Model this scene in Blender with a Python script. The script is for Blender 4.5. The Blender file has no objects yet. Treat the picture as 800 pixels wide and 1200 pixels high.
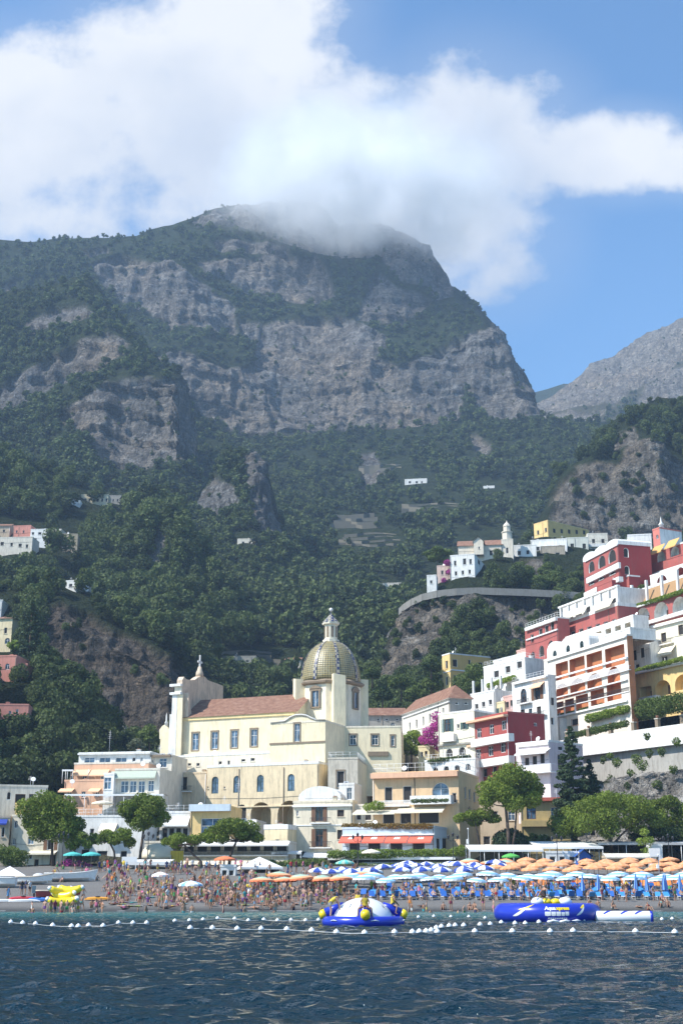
import bpy, bmesh, math, random
import numpy as np
from mathutils import Vector, Matrix
random.seed(7); RNG = np.random.default_rng(11)
SC = bpy.context.scene
COL = SC.collection
R = math.radians
# ------------------------------------------------------------------ camera
F = 1500.0; TAN = 0.2967; TH = math.atan(TAN); CT, ST = math.cos(TH), math.sin(TH); EYE = 2.0
cam_d = bpy.data.cameras.new('camera'); cam = bpy.data.objects.new('camera', cam_d); COL.objects.link(cam)
cam.location = (0, 0, EYE); cam.rotation_euler = (R(90) + TH, 0, 0)
cam_d.sensor_fit = 'VERTICAL'; cam_d.sensor_height = 36; cam_d.lens = 36 * F / 1200
cam_d.clip_start = 0.5; cam_d.clip_end = 20000
SC.camera = cam

def ray(px, py):
    x = (px - 400) / F; yu = (600 - py) / F
    return x, CT - ST * yu, ST + CT * yu
def at(px, py, Y):
    x, f, u = ray(px, py); t = Y / f
    return Vector((x * t, Y, EYE + u * t))
def zat(py, Y):
    return at(400, py, Y).z
def proj(p):
    d = Vector(p) - Vector((0, 0, EYE))
    f = d.y * CT + d.z * ST; u = -d.y * ST + d.z * CT
    return 400 + F * d.x / f, 600 - F * u / f

# ------------------------------------------------------------------ noise
def _hash(i, j, k):
    n = (i * 374761393 + j * 668265263 + k * 2147483647 + 12345) & 0xFFFFFFFF
    n = ((n ^ (n >> 13)) * 1274126177) & 0xFFFFFFFF
    n = ((n ^ (n >> 16)) * 2246822519) & 0xFFFFFFFF
    return ((n ^ (n >> 15)) & 0xFFFF) / 65535.0
def vnoise(x, y, z):
    x = np.asarray(x, float); y = np.asarray(y, float); z = np.asarray(z, float)
    xi, yi, zi = np.floor(x).astype(np.int64), np.floor(y).astype(np.int64), np.floor(z).astype(np.int64)
    fx, fy, fz = x - xi, y - yi, z - zi
    fx, fy, fz = [f * f * (3 - 2 * f) for f in (fx, fy, fz)]
    r = 0
    for a in (0, 1):
        for b in (0, 1):
            for c in (0, 1):
                w = (fx if a else 1 - fx) * (fy if b else 1 - fy) * (fz if c else 1 - fz)
                r = r + w * _hash(xi + a, yi + b, zi + c)
    return r * 2 - 1
def fbm(x, y, z, o=4, ridged=False):
    r = 0; a = 1.0; s = 0
    for k in range(o):
        n = vnoise(x * 2 ** k + 17.3 * k, y * 2 ** k + 5.1 * k, z * 2 ** k + 9.7 * k)
        if ridged: n = 1 - 2 * np.abs(n)
        r = r + a * n; s += a; a *= 0.5
    return r / s

# ------------------------------------------------------------------ materials
MATS = {}
def newmat(name):
    m = bpy.data.materials.new(name); m.use_nodes = True
    nt = m.node_tree; b = nt.nodes['Principled BSDF']
    return m, nt, b
def N(nt, t, **kw):
    n = nt.nodes.new(t)
    for k, v in kw.items(): setattr(n, k, v)
    return n
def mixc(nt, fac, a, b, mode='MIX'):
    n = N(nt, 'ShaderNodeMix', data_type='RGBA', blend_type=mode)
    for sock, v in ((n.inputs[0], fac), (n.inputs[6], a), (n.inputs[7], b)):
        if hasattr(v, 'is_linked'): nt.links.new(v, sock)
        elif isinstance(v, (int, float)): sock.default_value = v
        else: sock.default_value = (*v[:3], 1)
    return n.outputs[2]
def noise(nt, vec, scale, detail=3, rough=0.55):
    n = N(nt, 'ShaderNodeTexNoise'); n.inputs['Scale'].default_value = scale
    n.inputs['Detail'].default_value = detail; n.inputs['Roughness'].default_value = rough
    if vec is not None: nt.links.new(vec, n.inputs['Vector'])
    return n.outputs['Fac']
def ramp(nt, fac, stops):
    n = N(nt, 'ShaderNodeValToRGB'); e = n.color_ramp.elements
    while len(e) < len(stops): e.new(0.5)
    for i, (p, c) in enumerate(stops):
        e[i].position = p; e[i].color = (*c[:3], 1) if not isinstance(c, (int, float)) else (c, c, c, 1)
    nt.links.new(fac, n.inputs[0]); return n.outputs[0]
def coords(nt, kind='Object', scale=(1, 1, 1)):
    tc = N(nt, 'ShaderNodeTexCoord'); mp = N(nt, 'ShaderNodeMapping')
    mp.inputs['Scale'].default_value = scale; nt.links.new(tc.outputs[kind], mp.inputs[0]); return mp.outputs[0]
def worldpos(nt, scale=(1, 1, 1)):
    g = N(nt, 'ShaderNodeNewGeometry'); mp = N(nt, 'ShaderNodeMapping'); mp.inputs['Scale'].default_value = scale
    nt.links.new(g.outputs['Position'], mp.inputs[0]); return mp.outputs[0]
def bump(nt, b, h, strength=0.3, dist=0.1):
    n = N(nt, 'ShaderNodeBump'); n.inputs['Strength'].default_value = strength; n.inputs['Distance'].default_value = dist
    nt.links.new(h, n.inputs['Height']); nt.links.new(n.outputs[0], b.inputs['Normal'])
def lerp3(a, b, t): return tuple(x + (y - x) * t for x, y in zip(a, b))

def flat(name, col, rough=0.6, metal=0.0, var=0.15, scale=3.0):
    key = ('flat', name)
    if key in MATS: return MATS[key]
    m, nt, b = newmat(name)
    v = noise(nt, worldpos(nt), scale, 4)
    c = mixc(nt, v, tuple(x * (1 - var) for x in col), tuple(min(1, x * (1 + var)) for x in col))
    nt.links.new(c, b.inputs['Base Color']); b.inputs['Roughness'].default_value = rough; b.inputs['Metallic'].default_value = metal
    MATS[key] = m; return m

def plaster(name, col, stain=0.35):
    key = ('pl', name)
    if key in MATS: return MATS[key]
    m, nt, b = newmat(name)
    p = worldpos(nt); ps = worldpos(nt, (1.3, 1.3, 0.22))
    big = noise(nt, p, 0.35, 4); streak = noise(nt, ps, 1.6, 5, 0.7); fine = noise(nt, p, 7, 3)
    c = mixc(nt, ramp(nt, big, [(0.3, 0.0), (0.7, 1.0)]), tuple(x * 0.9 for x in col), tuple(min(1, x * 1.06) for x in col))
    dirt = lerp3(tuple(x * 0.5 for x in col), (0.22, 0.19, 0.15), 0.5)
    c = mixc(nt, ramp(nt, streak, [(0.46, 0.0), (0.74, min(.95, stain * 1.5))]), c, dirt)
    patch = noise(nt, worldpos(nt), 1.1, 5, .65); c = mixc(nt, ramp(nt, patch, [(0.56, 0.0), (0.66, stain * .8)]), c, tuple(x * .72 for x in col))
    c = mixc(nt, ramp(nt, fine, [(0.3, 0.0), (0.7, 0.1)]), c, tuple(x * 0.75 for x in col))
    nt.links.new(c, b.inputs['Base Color']); b.inputs['Roughness'].default_value = 0.9
    b.inputs['Specular IOR Level'].default_value = 0.2
    bump(nt, b, fine, 0.25, 0.03)
    MATS[key] = m; return m

def glassdark(name='window_glass', col=(0.02, 0.03, 0.04)):
    key = ('gl', name)
    if key in MATS: return MATS[key]
    m, nt, b = newmat(name)
    v = noise(nt, worldpos(nt), 0.9, 2)
    nt.links.new(mixc(nt, ramp(nt, v, [(0.35, 0), (0.65, 1)]), tuple(x * 0.5 for x in col), tuple(x * 2.2 for x in col)), b.inputs['Base Color'])
    b.inputs['Roughness'].default_value = 0.08
    MATS[key] = m; return m

def leafmat(name, dark, light, trans=0.25, rnd=.6, big=.15):
    key = ('leaf', name)
    if key in MATS: return MATS[key]
    m, nt, b = newmat(name)
    oi = N(nt, 'ShaderNodeObjectInfo')
    v = noise(nt, worldpos(nt), 0.35, 3)
    g = N(nt, 'ShaderNodeNewGeometry')
    vb = noise(nt, worldpos(nt), 0.018, 4, .6); va = N(nt, 'ShaderNodeMath', operation='MULTIPLY_ADD'); nt.links.new(vb, va.inputs[0]); va.inputs[1].default_value = big; va.inputs[2].default_value = -big / 2
    va2 = N(nt, 'ShaderNodeMath', operation='ADD'); nt.links.new(va.outputs[0], va2.inputs[0]); nt.links.new(v, va2.inputs[1])
    k = N(nt, 'ShaderNodeMath', operation='ADD'); nt.links.new(va2.outputs[0], k.inputs[0])
    k2 = N(nt, 'ShaderNodeMath', operation='MULTIPLY_ADD'); nt.links.new(oi.outputs['Random'], k2.inputs[0]); k2.inputs[1].default_value = rnd; k2.inputs[2].default_value = -rnd / 2
    k3 = N(nt, 'ShaderNodeMath', operation='MULTIPLY_ADD'); nt.links.new(g.outputs['Random Per Island'], k3.inputs[0]); k3.inputs[1].default_value = 0.35; nt.links.new(k2.outputs[0], k3.inputs[2])
    nt.links.new(k3.outputs[0], k.inputs[1])
    c = ramp(nt, k.outputs[0], [(0.2, dark), (0.85, light)])
    nt.links.new(c, b.inputs['Base Color']); b.inputs['Roughness'].default_value = 0.7; b.inputs['Specular IOR Level'].default_value = 0.25
    t = N(nt, 'ShaderNodeBsdfTranslucent'); nt.links.new(c, t.inputs[0])
    mx = N(nt, 'ShaderNodeMixShader'); mx.inputs[0].default_value = trans
    nt.links.new(b.outputs[0], mx.inputs[1]); nt.links.new(t.outputs[0], mx.inputs[2])
    nt.links.new(mx.outputs[0], nt.nodes['Material Output'].inputs[0])
    MATS[key] = m; return m

# ------------------------------------------------------------------ object helpers
def meta(o, label=None, cat=None, group=None, kind=None):
    if label: o['label'] = label
    if cat: o['category'] = cat
    if group: o['group'] = group
    if kind: o['kind'] = kind
    return o
def link(o, parent=None):
    COL.objects.link(o)
    if parent is not None: o.parent = parent
    return o
def empty(name, loc, rz=0.0, label=None, cat=None, group=None):
    o = bpy.data.objects.new(name, None); o.location = loc; o.rotation_euler = (0, 0, rz); o.empty_display_size = 0.3
    link(o); return meta(o, label, cat, group)
class MB:
    """collects polygons, one material slot per material"""
    def __init__(s): s.v = []; s.f = []; s.m = []; s.mats = []; s.smooth = []
    def mi(s, mat):
        if mat not in s.mats: s.mats.append(mat)
        return s.mats.index(mat)
    def poly(s, pts, mat=None, smooth=False):
        n = len(s.v); s.v += [tuple(p) for p in pts]; s.f.append(list(range(n, n + len(pts)))); s.m.append(s.mi(mat)); s.smooth.append(smooth)
    def raw(s, verts, faces, mat=None, smooth=False):
        n = len(s.v); s.v += [tuple(p) for p in verts]; k = s.mi(mat)
        for f in faces: s.f.append([i + n for i in f]); s.m.append(k); s.smooth.append(smooth)
    def box(s, x0, x1, y0, y1, z0, z1, mat=None, M=None, taper=1.0):
        cx, cy = (x0 + x1) / 2, (y0 + y1) / 2
        def t(x, y): return (cx + (x - cx) * taper, cy + (y - cy) * taper)
        vs = [(x0, y0, z0), (x1, y0, z0), (x1, y1, z0), (x0, y1, z0), (*t(x0, y0), z1), (*t(x1, y0), z1), (*t(x1, y1), z1), (*t(x0, y1), z1)]
        if M is not None: vs = [M @ Vector(v) for v in vs]
        s.raw(vs, [(0, 3, 2, 1), (4, 5, 6, 7), (0, 1, 5, 4), (1, 2, 6, 5), (2, 3, 7, 6), (3, 0, 4, 7)], mat)
    def tube(s, pts, rad, mat=None, seg=6, cap=True):
        pts = [Vector(p) for p in pts]; rads = rad if isinstance(rad, (list, tuple)) else [rad] * len(pts)
        rings = []
        for i, p in enumerate(pts):
            d = (pts[min(i + 1, len(pts) - 1)] - pts[max(i - 1, 0)]).normalized()
            a = d.orthogonal().normalized() if i == 0 else (a0 - d * a0.dot(d)).normalized()
            a0 = a; b = d.cross(a)
            rings.append([p + (a * math.cos(2 * math.pi * k / seg) + b * math.sin(2 * math.pi * k / seg)) * rads[i] for k in range(seg)])
        vs = [v for r in rings for v in r]; fs = []
        for i in range(len(pts) - 1):
            for k in range(seg):
                fs.append((i * seg + k, i * seg + (k + 1) % seg, (i + 1) * seg + (k + 1) % seg, (i + 1) * seg + k))
        if cap:
            fs.append(tuple(range(seg))[::-1]); fs.append(tuple((len(pts) - 1) * seg + k for k in range(seg)))
        s.raw(vs, fs, mat, smooth=True)
    def lathe(s, prof, c=(0, 0, 0), mat=None, seg=16, smooth=True, a0=0.0, M=None):
        vs = []; fs = []
        for r, z in prof:
            for k in range(seg):
                a = a0 + 2 * math.pi * k / seg; p = Vector((c[0] + r * math.cos(a), c[1] + r * math.sin(a), c[2] + z))
                vs.append(M @ p if M is not None else p)
        for i in range(len(prof) - 1):
            for k in range(seg):
                fs.append((i * seg + k, i * seg + (k + 1) % seg, (i + 1) * seg + (k + 1) % seg, (i + 1) * seg + k))
        if prof[0][0] > 1e-6: fs.append(tuple(range(seg))[::-1])
        if prof[-1][0] > 1e-6: fs.append(tuple((len(prof) - 1) * seg + k for k in range(seg)))
        s.raw(vs, fs, mat, smooth)
    def prism(s, outline, d0, d1, mat=None, M=None):
        """outline: (u, z) polygon counter-clockwise seen from the front (-y); extruded from y=d0 to y=d1"""
        n = len(outline); vs = [(u, d0, z) for u, z in outline] + [(u, d1, z) for u, z in outline]
        if M is not None: vs = [M @ Vector(v) for v in vs]
        fs = [tuple(range(n)), tuple(range(2 * n - 1, n - 1, -1))]
        for i in range(n): j = (i + 1) % n; fs.append((i, i + n, j + n, j))
        s.raw(vs, fs, mat)
    def mesh(s, name):
        me = bpy.data.meshes.new(name); me.from_pydata(s.v, [], s.f)
        for mt in s.mats:
            if mt is not None: me.materials.append(mt)
        me.polygons.foreach_set('material_index', s.m); me.polygons.foreach_set('use_smooth', s.smooth)
        me.update(); return me
    def obj(s, name, parent=None, loc=None, rz=None):
        o = bpy.data.objects.new(name, s.mesh(name)); link(o, parent)
        if loc is not None: o.location = loc
        if rz is not None: o.rotation_euler = (0, 0, rz)
        return o

def npmesh(name, V, Fq, mats, smooth=True, mi=None):
    me = bpy.data.meshes.new(name)
    V = np.asarray(V, np.float32); Fq = np.asarray(Fq, np.int32); k = Fq.shape[1]
    me.vertices.add(len(V)); me.vertices.foreach_set('co', V.ravel())
    me.loops.add(Fq.size); me.loops.foreach_set('vertex_index', Fq.ravel())
    me.polygons.add(len(Fq)); me.polygons.foreach_set('loop_start', np.arange(0, Fq.size, k, dtype=np.int32))
    for m in mats: me.materials.append(m)
    me.polygons.foreach_set('use_smooth', np.full(len(Fq), smooth))
    if mi is not None: me.polygons.foreach_set('material_index', np.asarray(mi, np.int32))
    me.update(calc_edges=True); return me

# ------------------------------------------------------------------ foliage
def leaf_cloud(centres, radii, n, size, squash=1.0, seed=0, outward=0.9, tri=False):
    """n leaf faces spread over lumps; returns verts, quads"""
    g = np.random.default_rng(seed); C = np.asarray(centres, float); Rr = np.asarray(radii, float)
    w = Rr ** 2; idx = g.choice(len(C), n, p=w / w.sum())
    d = g.normal(size=(n, 3)); d /= np.linalg.norm(d, axis=1)[:, None]
    rr = Rr[idx] * (0.55 + 0.5 * g.random(n) ** 0.6)
    P = C[idx] + d * rr[:, None] * np.array([1, 1, squash])
    nn = d * outward + g.normal(size=(n, 3)) * 0.55; nn /= np.linalg.norm(nn, axis=1)[:, None]
    t = np.cross(nn, g.normal(size=(n, 3))); t /= np.linalg.norm(t, axis=1)[:, None]
    b = np.cross(nn, t); s = size * (0.6 + 0.8 * g.random(n))[:, None]; asp = (0.45 + 0.5 * g.random(n))[:, None]
    V = np.stack([P - t * s * .5, P - b * s * asp * .5 + nn * s * .08, P + t * s * .5, P + b * s * asp * .5 + nn * s * .08], 1).reshape(-1, 3)
    Fq = np.arange(4 * n).reshape(n, 4); return V, Fq
def crown_lumps(g, rad, h, n, flat_=0.7):
    C = []; Rr = []
    for i in range(n):
        a = g.random() * 2 * math.pi; r = rad * 0.62 * math.sqrt(g.random()); z = h * (0.25 + 0.75 * g.random()) * (1 - 0.35 * (r / rad))
        C.append((r * math.cos(a), r * math.sin(a), z)); Rr.append(rad * (0.32 + 0.22 * g.random()))
    return C, Rr
FOREST_LEAF = leafmat('forest_leaves', (0.011, 0.025, 0.010), (0.100, 0.135, 0.036), big=1.0)
BARK = flat('bark', (0.10, 0.075, 0.055), 0.9, var=0.35, scale=6)
SRC = {}
def tree_source(kind, k, nleaf, size, rad, h, lumps, trunk=True, seed=0):
    g = np.random.default_rng(seed + k); C, Rr = crown_lumps(g, rad, h, lumps)
    C = [(x, y, z + h * 0.18) for x, y, z in C]
    V, Fq = leaf_cloud(C, Rr, nleaf, size, 0.85, seed + k)
    me = npmesh(kind, V, Fq, [FOREST_LEAF], False)
    return bpy.data.objects.new(kind, me)
def src_collection(name, objs):
    c = bpy.data.collections.new(name)
    for o in objs: c.objects.link(o)
    return c
far_src = src_collection('far_trees', [tree_source('forest_tree', k, 170, 1.7, 4.0, 6.5, 7, seed=100) for k in range(5)])
mid_src = src_collection('mid_trees', [tree_source('slope_tree', k, 1500, 0.56, 3.4, 5.5, 10, seed=200) for k in range(6)])

def scatter(name, P, S, src, label=None, obj_kind='stuff', zr=None):
    n = len(P); me = bpy.data.meshes.new(name); me.vertices.add(n); me.vertices.foreach_set('co', np.asarray(P, np.float32).ravel())
    a = me.attributes.new('scl', 'FLOAT_VECTOR', 'POINT'); a.data.foreach_set('vector', np.asarray(S, np.float32).ravel())
    a = me.attributes.new('rz', 'FLOAT_VECTOR', 'POINT'); rz = np.zeros((n, 3), np.float32); rz[:, 2] = RNG.random(n) * 6.283; rz[:, 0] = RNG.normal(size=n) * .08; rz[:, 1] = RNG.normal(size=n) * .08; a.data.foreach_set('vector', rz.ravel())
    o = bpy.data.objects.new(name, me); link(o); meta(o, label=label, kind=obj_kind)
    ng = bpy.data.node_groups.new('scatter_' + name, 'GeometryNodeTree')
    ng.interface.new_socket('Geometry', in_out='INPUT', socket_type='NodeSocketGeometry')
    ng.interface.new_socket('Geometry', in_out='OUTPUT', socket_type='NodeSocketGeometry')
    gi = ng.nodes.new('NodeGroupInput'); go = ng.nodes.new('NodeGroupOutput')
    ci = ng.nodes.new('GeometryNodeCollectionInfo'); ci.inputs[0].default_value = src; ci.inputs[1].default_value = True; ci.inputs[2].default_value = True
    ip = ng.nodes.new('GeometryNodeInstanceOnPoints'); ip.inputs['Pick Instance'].default_value = True
    na = ng.nodes.new('GeometryNodeInputNamedAttribute'); na.data_type = 'FLOAT_VECTOR'; na.inputs[0].default_value = 'scl'
    nr = ng.nodes.new('GeometryNodeInputNamedAttribute'); nr.data_type = 'FLOAT_VECTOR'; nr.inputs[0].default_value = 'rz'
    e2r = ng.nodes.new('FunctionNodeEulerToRotation')
    L = ng.links.new
    L(gi.outputs[0], ip.inputs['Points']); L(ci.outputs[0], ip.inputs['Instance'])
    L(na.outputs[0], ip.inputs['Scale']); L(nr.outputs[0], e2r.inputs[0]); L(e2r.outputs[0], ip.inputs['Rotation'])
    L(ip.outputs[0], go.inputs[0])
    md = o.modifiers.new('scatter', 'NODES'); md.node_group = ng
    return o
# ------------------------------------------------------------------ rock material + relief terrain
def rockmat(name, grey, warm, soil, vs=.28, ss=.09):
    m, nt, b = newmat(name)
    at_ = N(nt, 'ShaderNodeAttribute', attribute_name='veg')
    p = worldpos(nt); pv = worldpos(nt, (1, 1, vs)); ph = worldpos(nt, (0.25, 0.25, 1.6))
    big = noise(nt, p, 0.012, 5); streak = noise(nt, pv, ss, 6, 0.7); fine = noise(nt, p, 0.16, 6, 0.7); st = noise(nt, ph, 0.10, 4, 0.6)
    c = mixc(nt, ramp(nt, big, [(0.42, 0), (0.62, 1)]), grey, warm)
    c = mixc(nt, ramp(nt, streak, [(0.42, 0), (0.66, 0.95)]), c, tuple(x * 0.28 for x in grey))
    c = mixc(nt, ramp(nt, fine, [(0.52, 0), (0.70, 0.7)]), c, tuple(min(1, x * 1.9) for x in grey))
    c = mixc(nt, ramp(nt, st, [(0.5, 0), (0.62, 0.5)]), c, tuple(x * 0.5 for x in warm))
    def lines(vec, sc, wd, k, cc):
        n_ = noise(nt, vec, sc, 5, .6); a_ = N(nt, 'ShaderNodeMath', operation='SUBTRACT'); nt.links.new(n_, a_.inputs[0]); a_.inputs[1].default_value = .5
        b_ = N(nt, 'ShaderNodeMath', operation='ABSOLUTE'); nt.links.new(a_.outputs[0], b_.inputs[0]); return mixc(nt, ramp(nt, b_.outputs[0], [(0.0, k), (wd, 0.0)]), cc, tuple(x * .22 for x in grey))
    c = lines(worldpos(nt, (1, 1, .22)), ss * 1.3, .035, .85, c); c = lines(worldpos(nt, (.3, .3, 1.2)), ss * .9, .022, .7, c)
    f2 = noise(nt, p, ss * 6, 4, .7); c = mixc(nt, ramp(nt, f2, [(.36, .75), (.52, 0.0)]), c, tuple(x * .45 for x in grey))
    green = noise(nt, p, 0.12, 4, .6)
    s = mixc(nt, ramp(nt, green, [(0.35, 0), (0.65, 1)]), tuple(x * 0.6 for x in soil), soil)
    c = mixc(nt, at_.outputs['Fac'], c, s)
    nt.links.new(c, b.inputs['Base Color']); b.inputs['Roughness'].default_value = 0.95; b.inputs['Specular IOR Level'].default_value = 0.1
    ad = N(nt, 'ShaderNodeMath', operation='MULTIPLY_ADD'); nt.links.new(streak, ad.inputs[0]); ad.inputs[1].default_value = 0.8; nt.links.new(fine, ad.inputs[2])
    bump(nt, b, ad.outputs[0], 1.0, 9.0)
    return m
def inpoly(px, py, poly):
    r = np.zeros(px.shape, bool); n = len(poly); j = n - 1
    for i in range(n):
        xi, yi = poly[i]; xj, yj = poly[j]
        c = ((yi > py) != (yj > py)) & (px < (xj - xi) * (py - yi) / (yj - yi + 1e-9) + xi)
        r ^= c; j = i
    return r
SOIL = (0.035, 0.05, 0.02)
def relief(name, lines, x0, x1, step, rock, mat, amp=(14, 3), nscale=60, jit=7, back=(250, 120), gully=0.0, kind='structure', vegdef=1.0, ridge_amp=1.0, bank=None, ledge=0.42, saww=.12):
    """lines: bottom -> top, each a list of (px, py, Y). The sheet is real terrain: every row has its own distance."""
    xs = np.arange(x0, x1 + 1e-6, step); rows = []
    L = []
    for ln in lines:
        a = np.array(ln, float); L.append((np.interp(xs, a[:, 0], a[:, 1]), np.interp(xs, a[:, 0], a[:, 2])))
    PX = []; PY = []; YY = []
    for i in range(len(L) - 1):
        d = np.abs(L[i][0] - L[i + 1][0]).max(); n = max(2, int(d / step))
        for k in range(n):
            t = k / n; PX.append(xs); PY.append(L[i][0] * (1 - t) + L[i + 1][0] * t); YY.append(L[i][1] * (1 - t) + L[i + 1][1] * t)
    PX.append(xs); PY.append(L[-1][0]); YY.append(L[-1][1])
    PX, PY, YY = map(np.array, (PX, PY, YY))
    x = (PX - 400) / F; yu = (600 - PY) / F; fw = CT - ST * yu; up = ST + CT * yu
    X = x * YY / fw; Z = EYE + up * YY / fw; Yw = YY.copy()
    jx = fbm(X / nscale * 2.2, Yw / nscale * .5, Z / nscale * 2.2, 3) * jit; jy = fbm(X / nscale * 2.2 + 31, Yw / nscale * .5, Z / nscale * 2.2 + 7, 3) * jit
    rk = np.zeros(PX.shape, bool)
    for pl in rock: rk |= inpoly(PX + jx, PY + jy, pl)
    if bank is not None: rk |= bank(PX, PY, jx, jy)
    lg = fbm(X / nscale * 1.1 + 3, Yw / nscale * .3, Z / nscale * 4.2 + .35 * X / nscale, 4); rk &= lg < ledge
    rkf = rk.astype(float)
    for _ in range(1): rkf[1:-1, 1:-1] = (rkf[1:-1, 1:-1] * 4 + rkf[:-2, 1:-1] + rkf[2:, 1:-1] + rkf[1:-1, :-2] + rkf[1:-1, 2:]) / 8
    # displacement: gullies along the view, craggy along the normal
    if gully: Yw = Yw - gully * fbm(X / (nscale * 3), Z / (nscale * 5), X * 0 + 3.3, 3, True)
    P = np.stack([X, Yw, Z], -1)
    du = np.gradient(P, axis=1); dv = np.gradient(P, axis=0); nn = np.cross(du, dv); nn /= np.linalg.norm(nn, axis=2)[..., None] + 1e-9
    v1 = fbm(X / nscale, Yw / nscale, Z / nscale * 0.45, 6, True); v2 = fbm(X / nscale * 4, Yw / nscale * 4, Z / nscale * 7, 4, True)
    ss = Z / (nscale * .33) + 0.9 * fbm(X / nscale * .7, Yw / nscale * .7, Z / nscale * .7 + 4, 3) + 0.08 * X / nscale; saw = ss - np.floor(ss)
    v3 = fbm(X / nscale * 5.5, Yw / nscale * 3, Z / nscale * .9 + 2, 4, True)
    nr = amp[0] * ridge_amp * rkf * (0.55 * (v1 - v1.mean()) + 0.20 * (v2 - v2.mean()) + 0.30 * (v3 - v3.mean()) + saww * (0.5 - saw) - 0.18)
    ns = fbm(X / nscale * .8 + 9, Yw / nscale * .8, Z / nscale * .8, 4) * amp[1] * (1 - rkf)
    fade = np.ones(PX.shape); fade[-1] = 0.6
    P = P + nn * ((nr + ns) * fade)[..., None]
    H, W = PX.shape
    # back side of the ridge
    b1 = P[-1] + np.array([0, back[0] * .5, -back[1] * .4]); b2 = P[-1] + np.array([0, back[0], -back[1]])
    G = np.concatenate([P, b1[None], b2[None]], 0); H2 = H + 2
    idx = np.arange(H2 * W).reshape(H2, W)
    Fq = np.stack([idx[:-1, :-1], idx[:-1, 1:], idx[1:, 1:], idx[1:, :-1]], -1).reshape(-1, 4)
    me = npmesh(name, G.reshape(-1, 3), Fq, [mat], True)
    veg = np.concatenate([(1 - rkf) * vegdef, np.ones((2, W))], 0).ravel().astype(np.float32)
    a = me.attributes.new('veg', 'FLOAT', 'POINT'); a.data.foreach_set('value', veg)
    o = bpy.data.objects.new(name, me); link(o); meta(o, kind=kind)
    return dict(obj=o, P=P, rk=rkf, PX=PX, PY=PY, n=nn)
EXCL = [(78, 148, 574, 602), (-20, 97, 608, 660), (68, 106, 676, 702), (468, 506, 558, 574), (560, 584, 566, 580), (330, 356, 768, 808), (264, 306, 764, 790), (-20, 18, 700, 775), (-20, 38, 766, 812), (-20, 40, 822, 868), (624, 716, 610, 668), (497, 572, 646, 702), (530, 632, 628, 668), (386, 450, 600, 622), (410, 480, 541, 554), (394, 472, 626, 644), (253, 332, 764, 790), (468, 542, 591, 604), (440, 474, 680, 700), (276, 304, 628, 646)]
def sow(sheet, n, src, name, size=(0.7, 1.25), rockdens=0.04, seed=1, label=None, sink=0.15, dens=None, xlim=(-220, 1020), ztop=None, rocksize=0.5, hrow=4):
    g = np.random.default_rng(seed); P = sheet['P']; H, W, _ = P.shape
    # image-uniform candidates: weight cells by their picture area
    ap = np.abs(np.diff(sheet['PY'], axis=0)[:, :-1]) + 1e-6
    ap = ap * ((sheet['PX'][:-1, :-1] > xlim[0]) & (sheet['PX'][:-1, :-1] < xlim[1]))
    w = ap.ravel() / ap.sum(); c = g.choice(w.size, n, p=w); i = c // (W - 1); j = c % (W - 1)
    u = g.random(n)[:, None]; v = g.random(n)[:, None]
    p = (P[i, j] * (1 - u) + P[i, j + 1] * u) * (1 - v) + (P[i + 1, j] * (1 - u) + P[i + 1, j + 1] * u) * v
    r = sheet['rk'][i, j]; keep = g.random(n) < np.where(r > 0.55, rockdens, 1.0)
    up = np.minimum(i + hrow, H - 1); over = (sheet['rk'][up, j] > .5) & (r < .55); keep &= ~(over & (g.random(n) < 0.72))
    if dens is not None: keep &= g.random(n) < dens(sheet['PX'][i, j], sheet['PY'][i, j])
    s = (size[0] + (size[1] - size[0]) * g.random(n) ** 1.6); s = np.where(r > 0.55, s * rocksize, s)
    sx_, sy_ = sheet['PX'][i, j], sheet['PY'][i, j]; hp = 6.2 * s * 1530 / np.maximum(p[:, 1], 100)
    for (a, b, c_, d_) in EXCL: keep &= ~((sx_ > a - 3) & (sx_ < b + 3) & (sy_ > c_ + 2) & (sy_ - hp * .8 < d_)) | (g.random(n) < .03)
    s = np.where(i > H - 9, s * .6, s)
    S = np.stack([s, s, s * (0.8 + 0.45 * g.random(n))], 1); p = p.copy(); p[:, 2] -= sink * s * 4
    return scatter(name, p[keep], S[keep], src, label)

ROCK_FAR = rockmat('limestone_cliff', (0.225, 0.22, 0.212), (0.31, 0.255, 0.195), SOIL)
ROCK_NEAR = rockmat('weathered_rock', (0.27, 0.26, 0.24), (0.29, 0.235, 0.175), SOIL, .15, .20); ROCK_BROWN_SHADE = rockmat('shaded_brown_rock', (0.16, 0.14, 0.12), (0.22, 0.165, 0.115), SOIL, .1, .22)  # darker brown: the near cliff's shadow put into the rock colour
ROCK_PALE = rockmat('pale_rock', (0.27, 0.25, 0.225), (0.31, 0.26, 0.205), (0.075, 0.075, 0.04))

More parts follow.
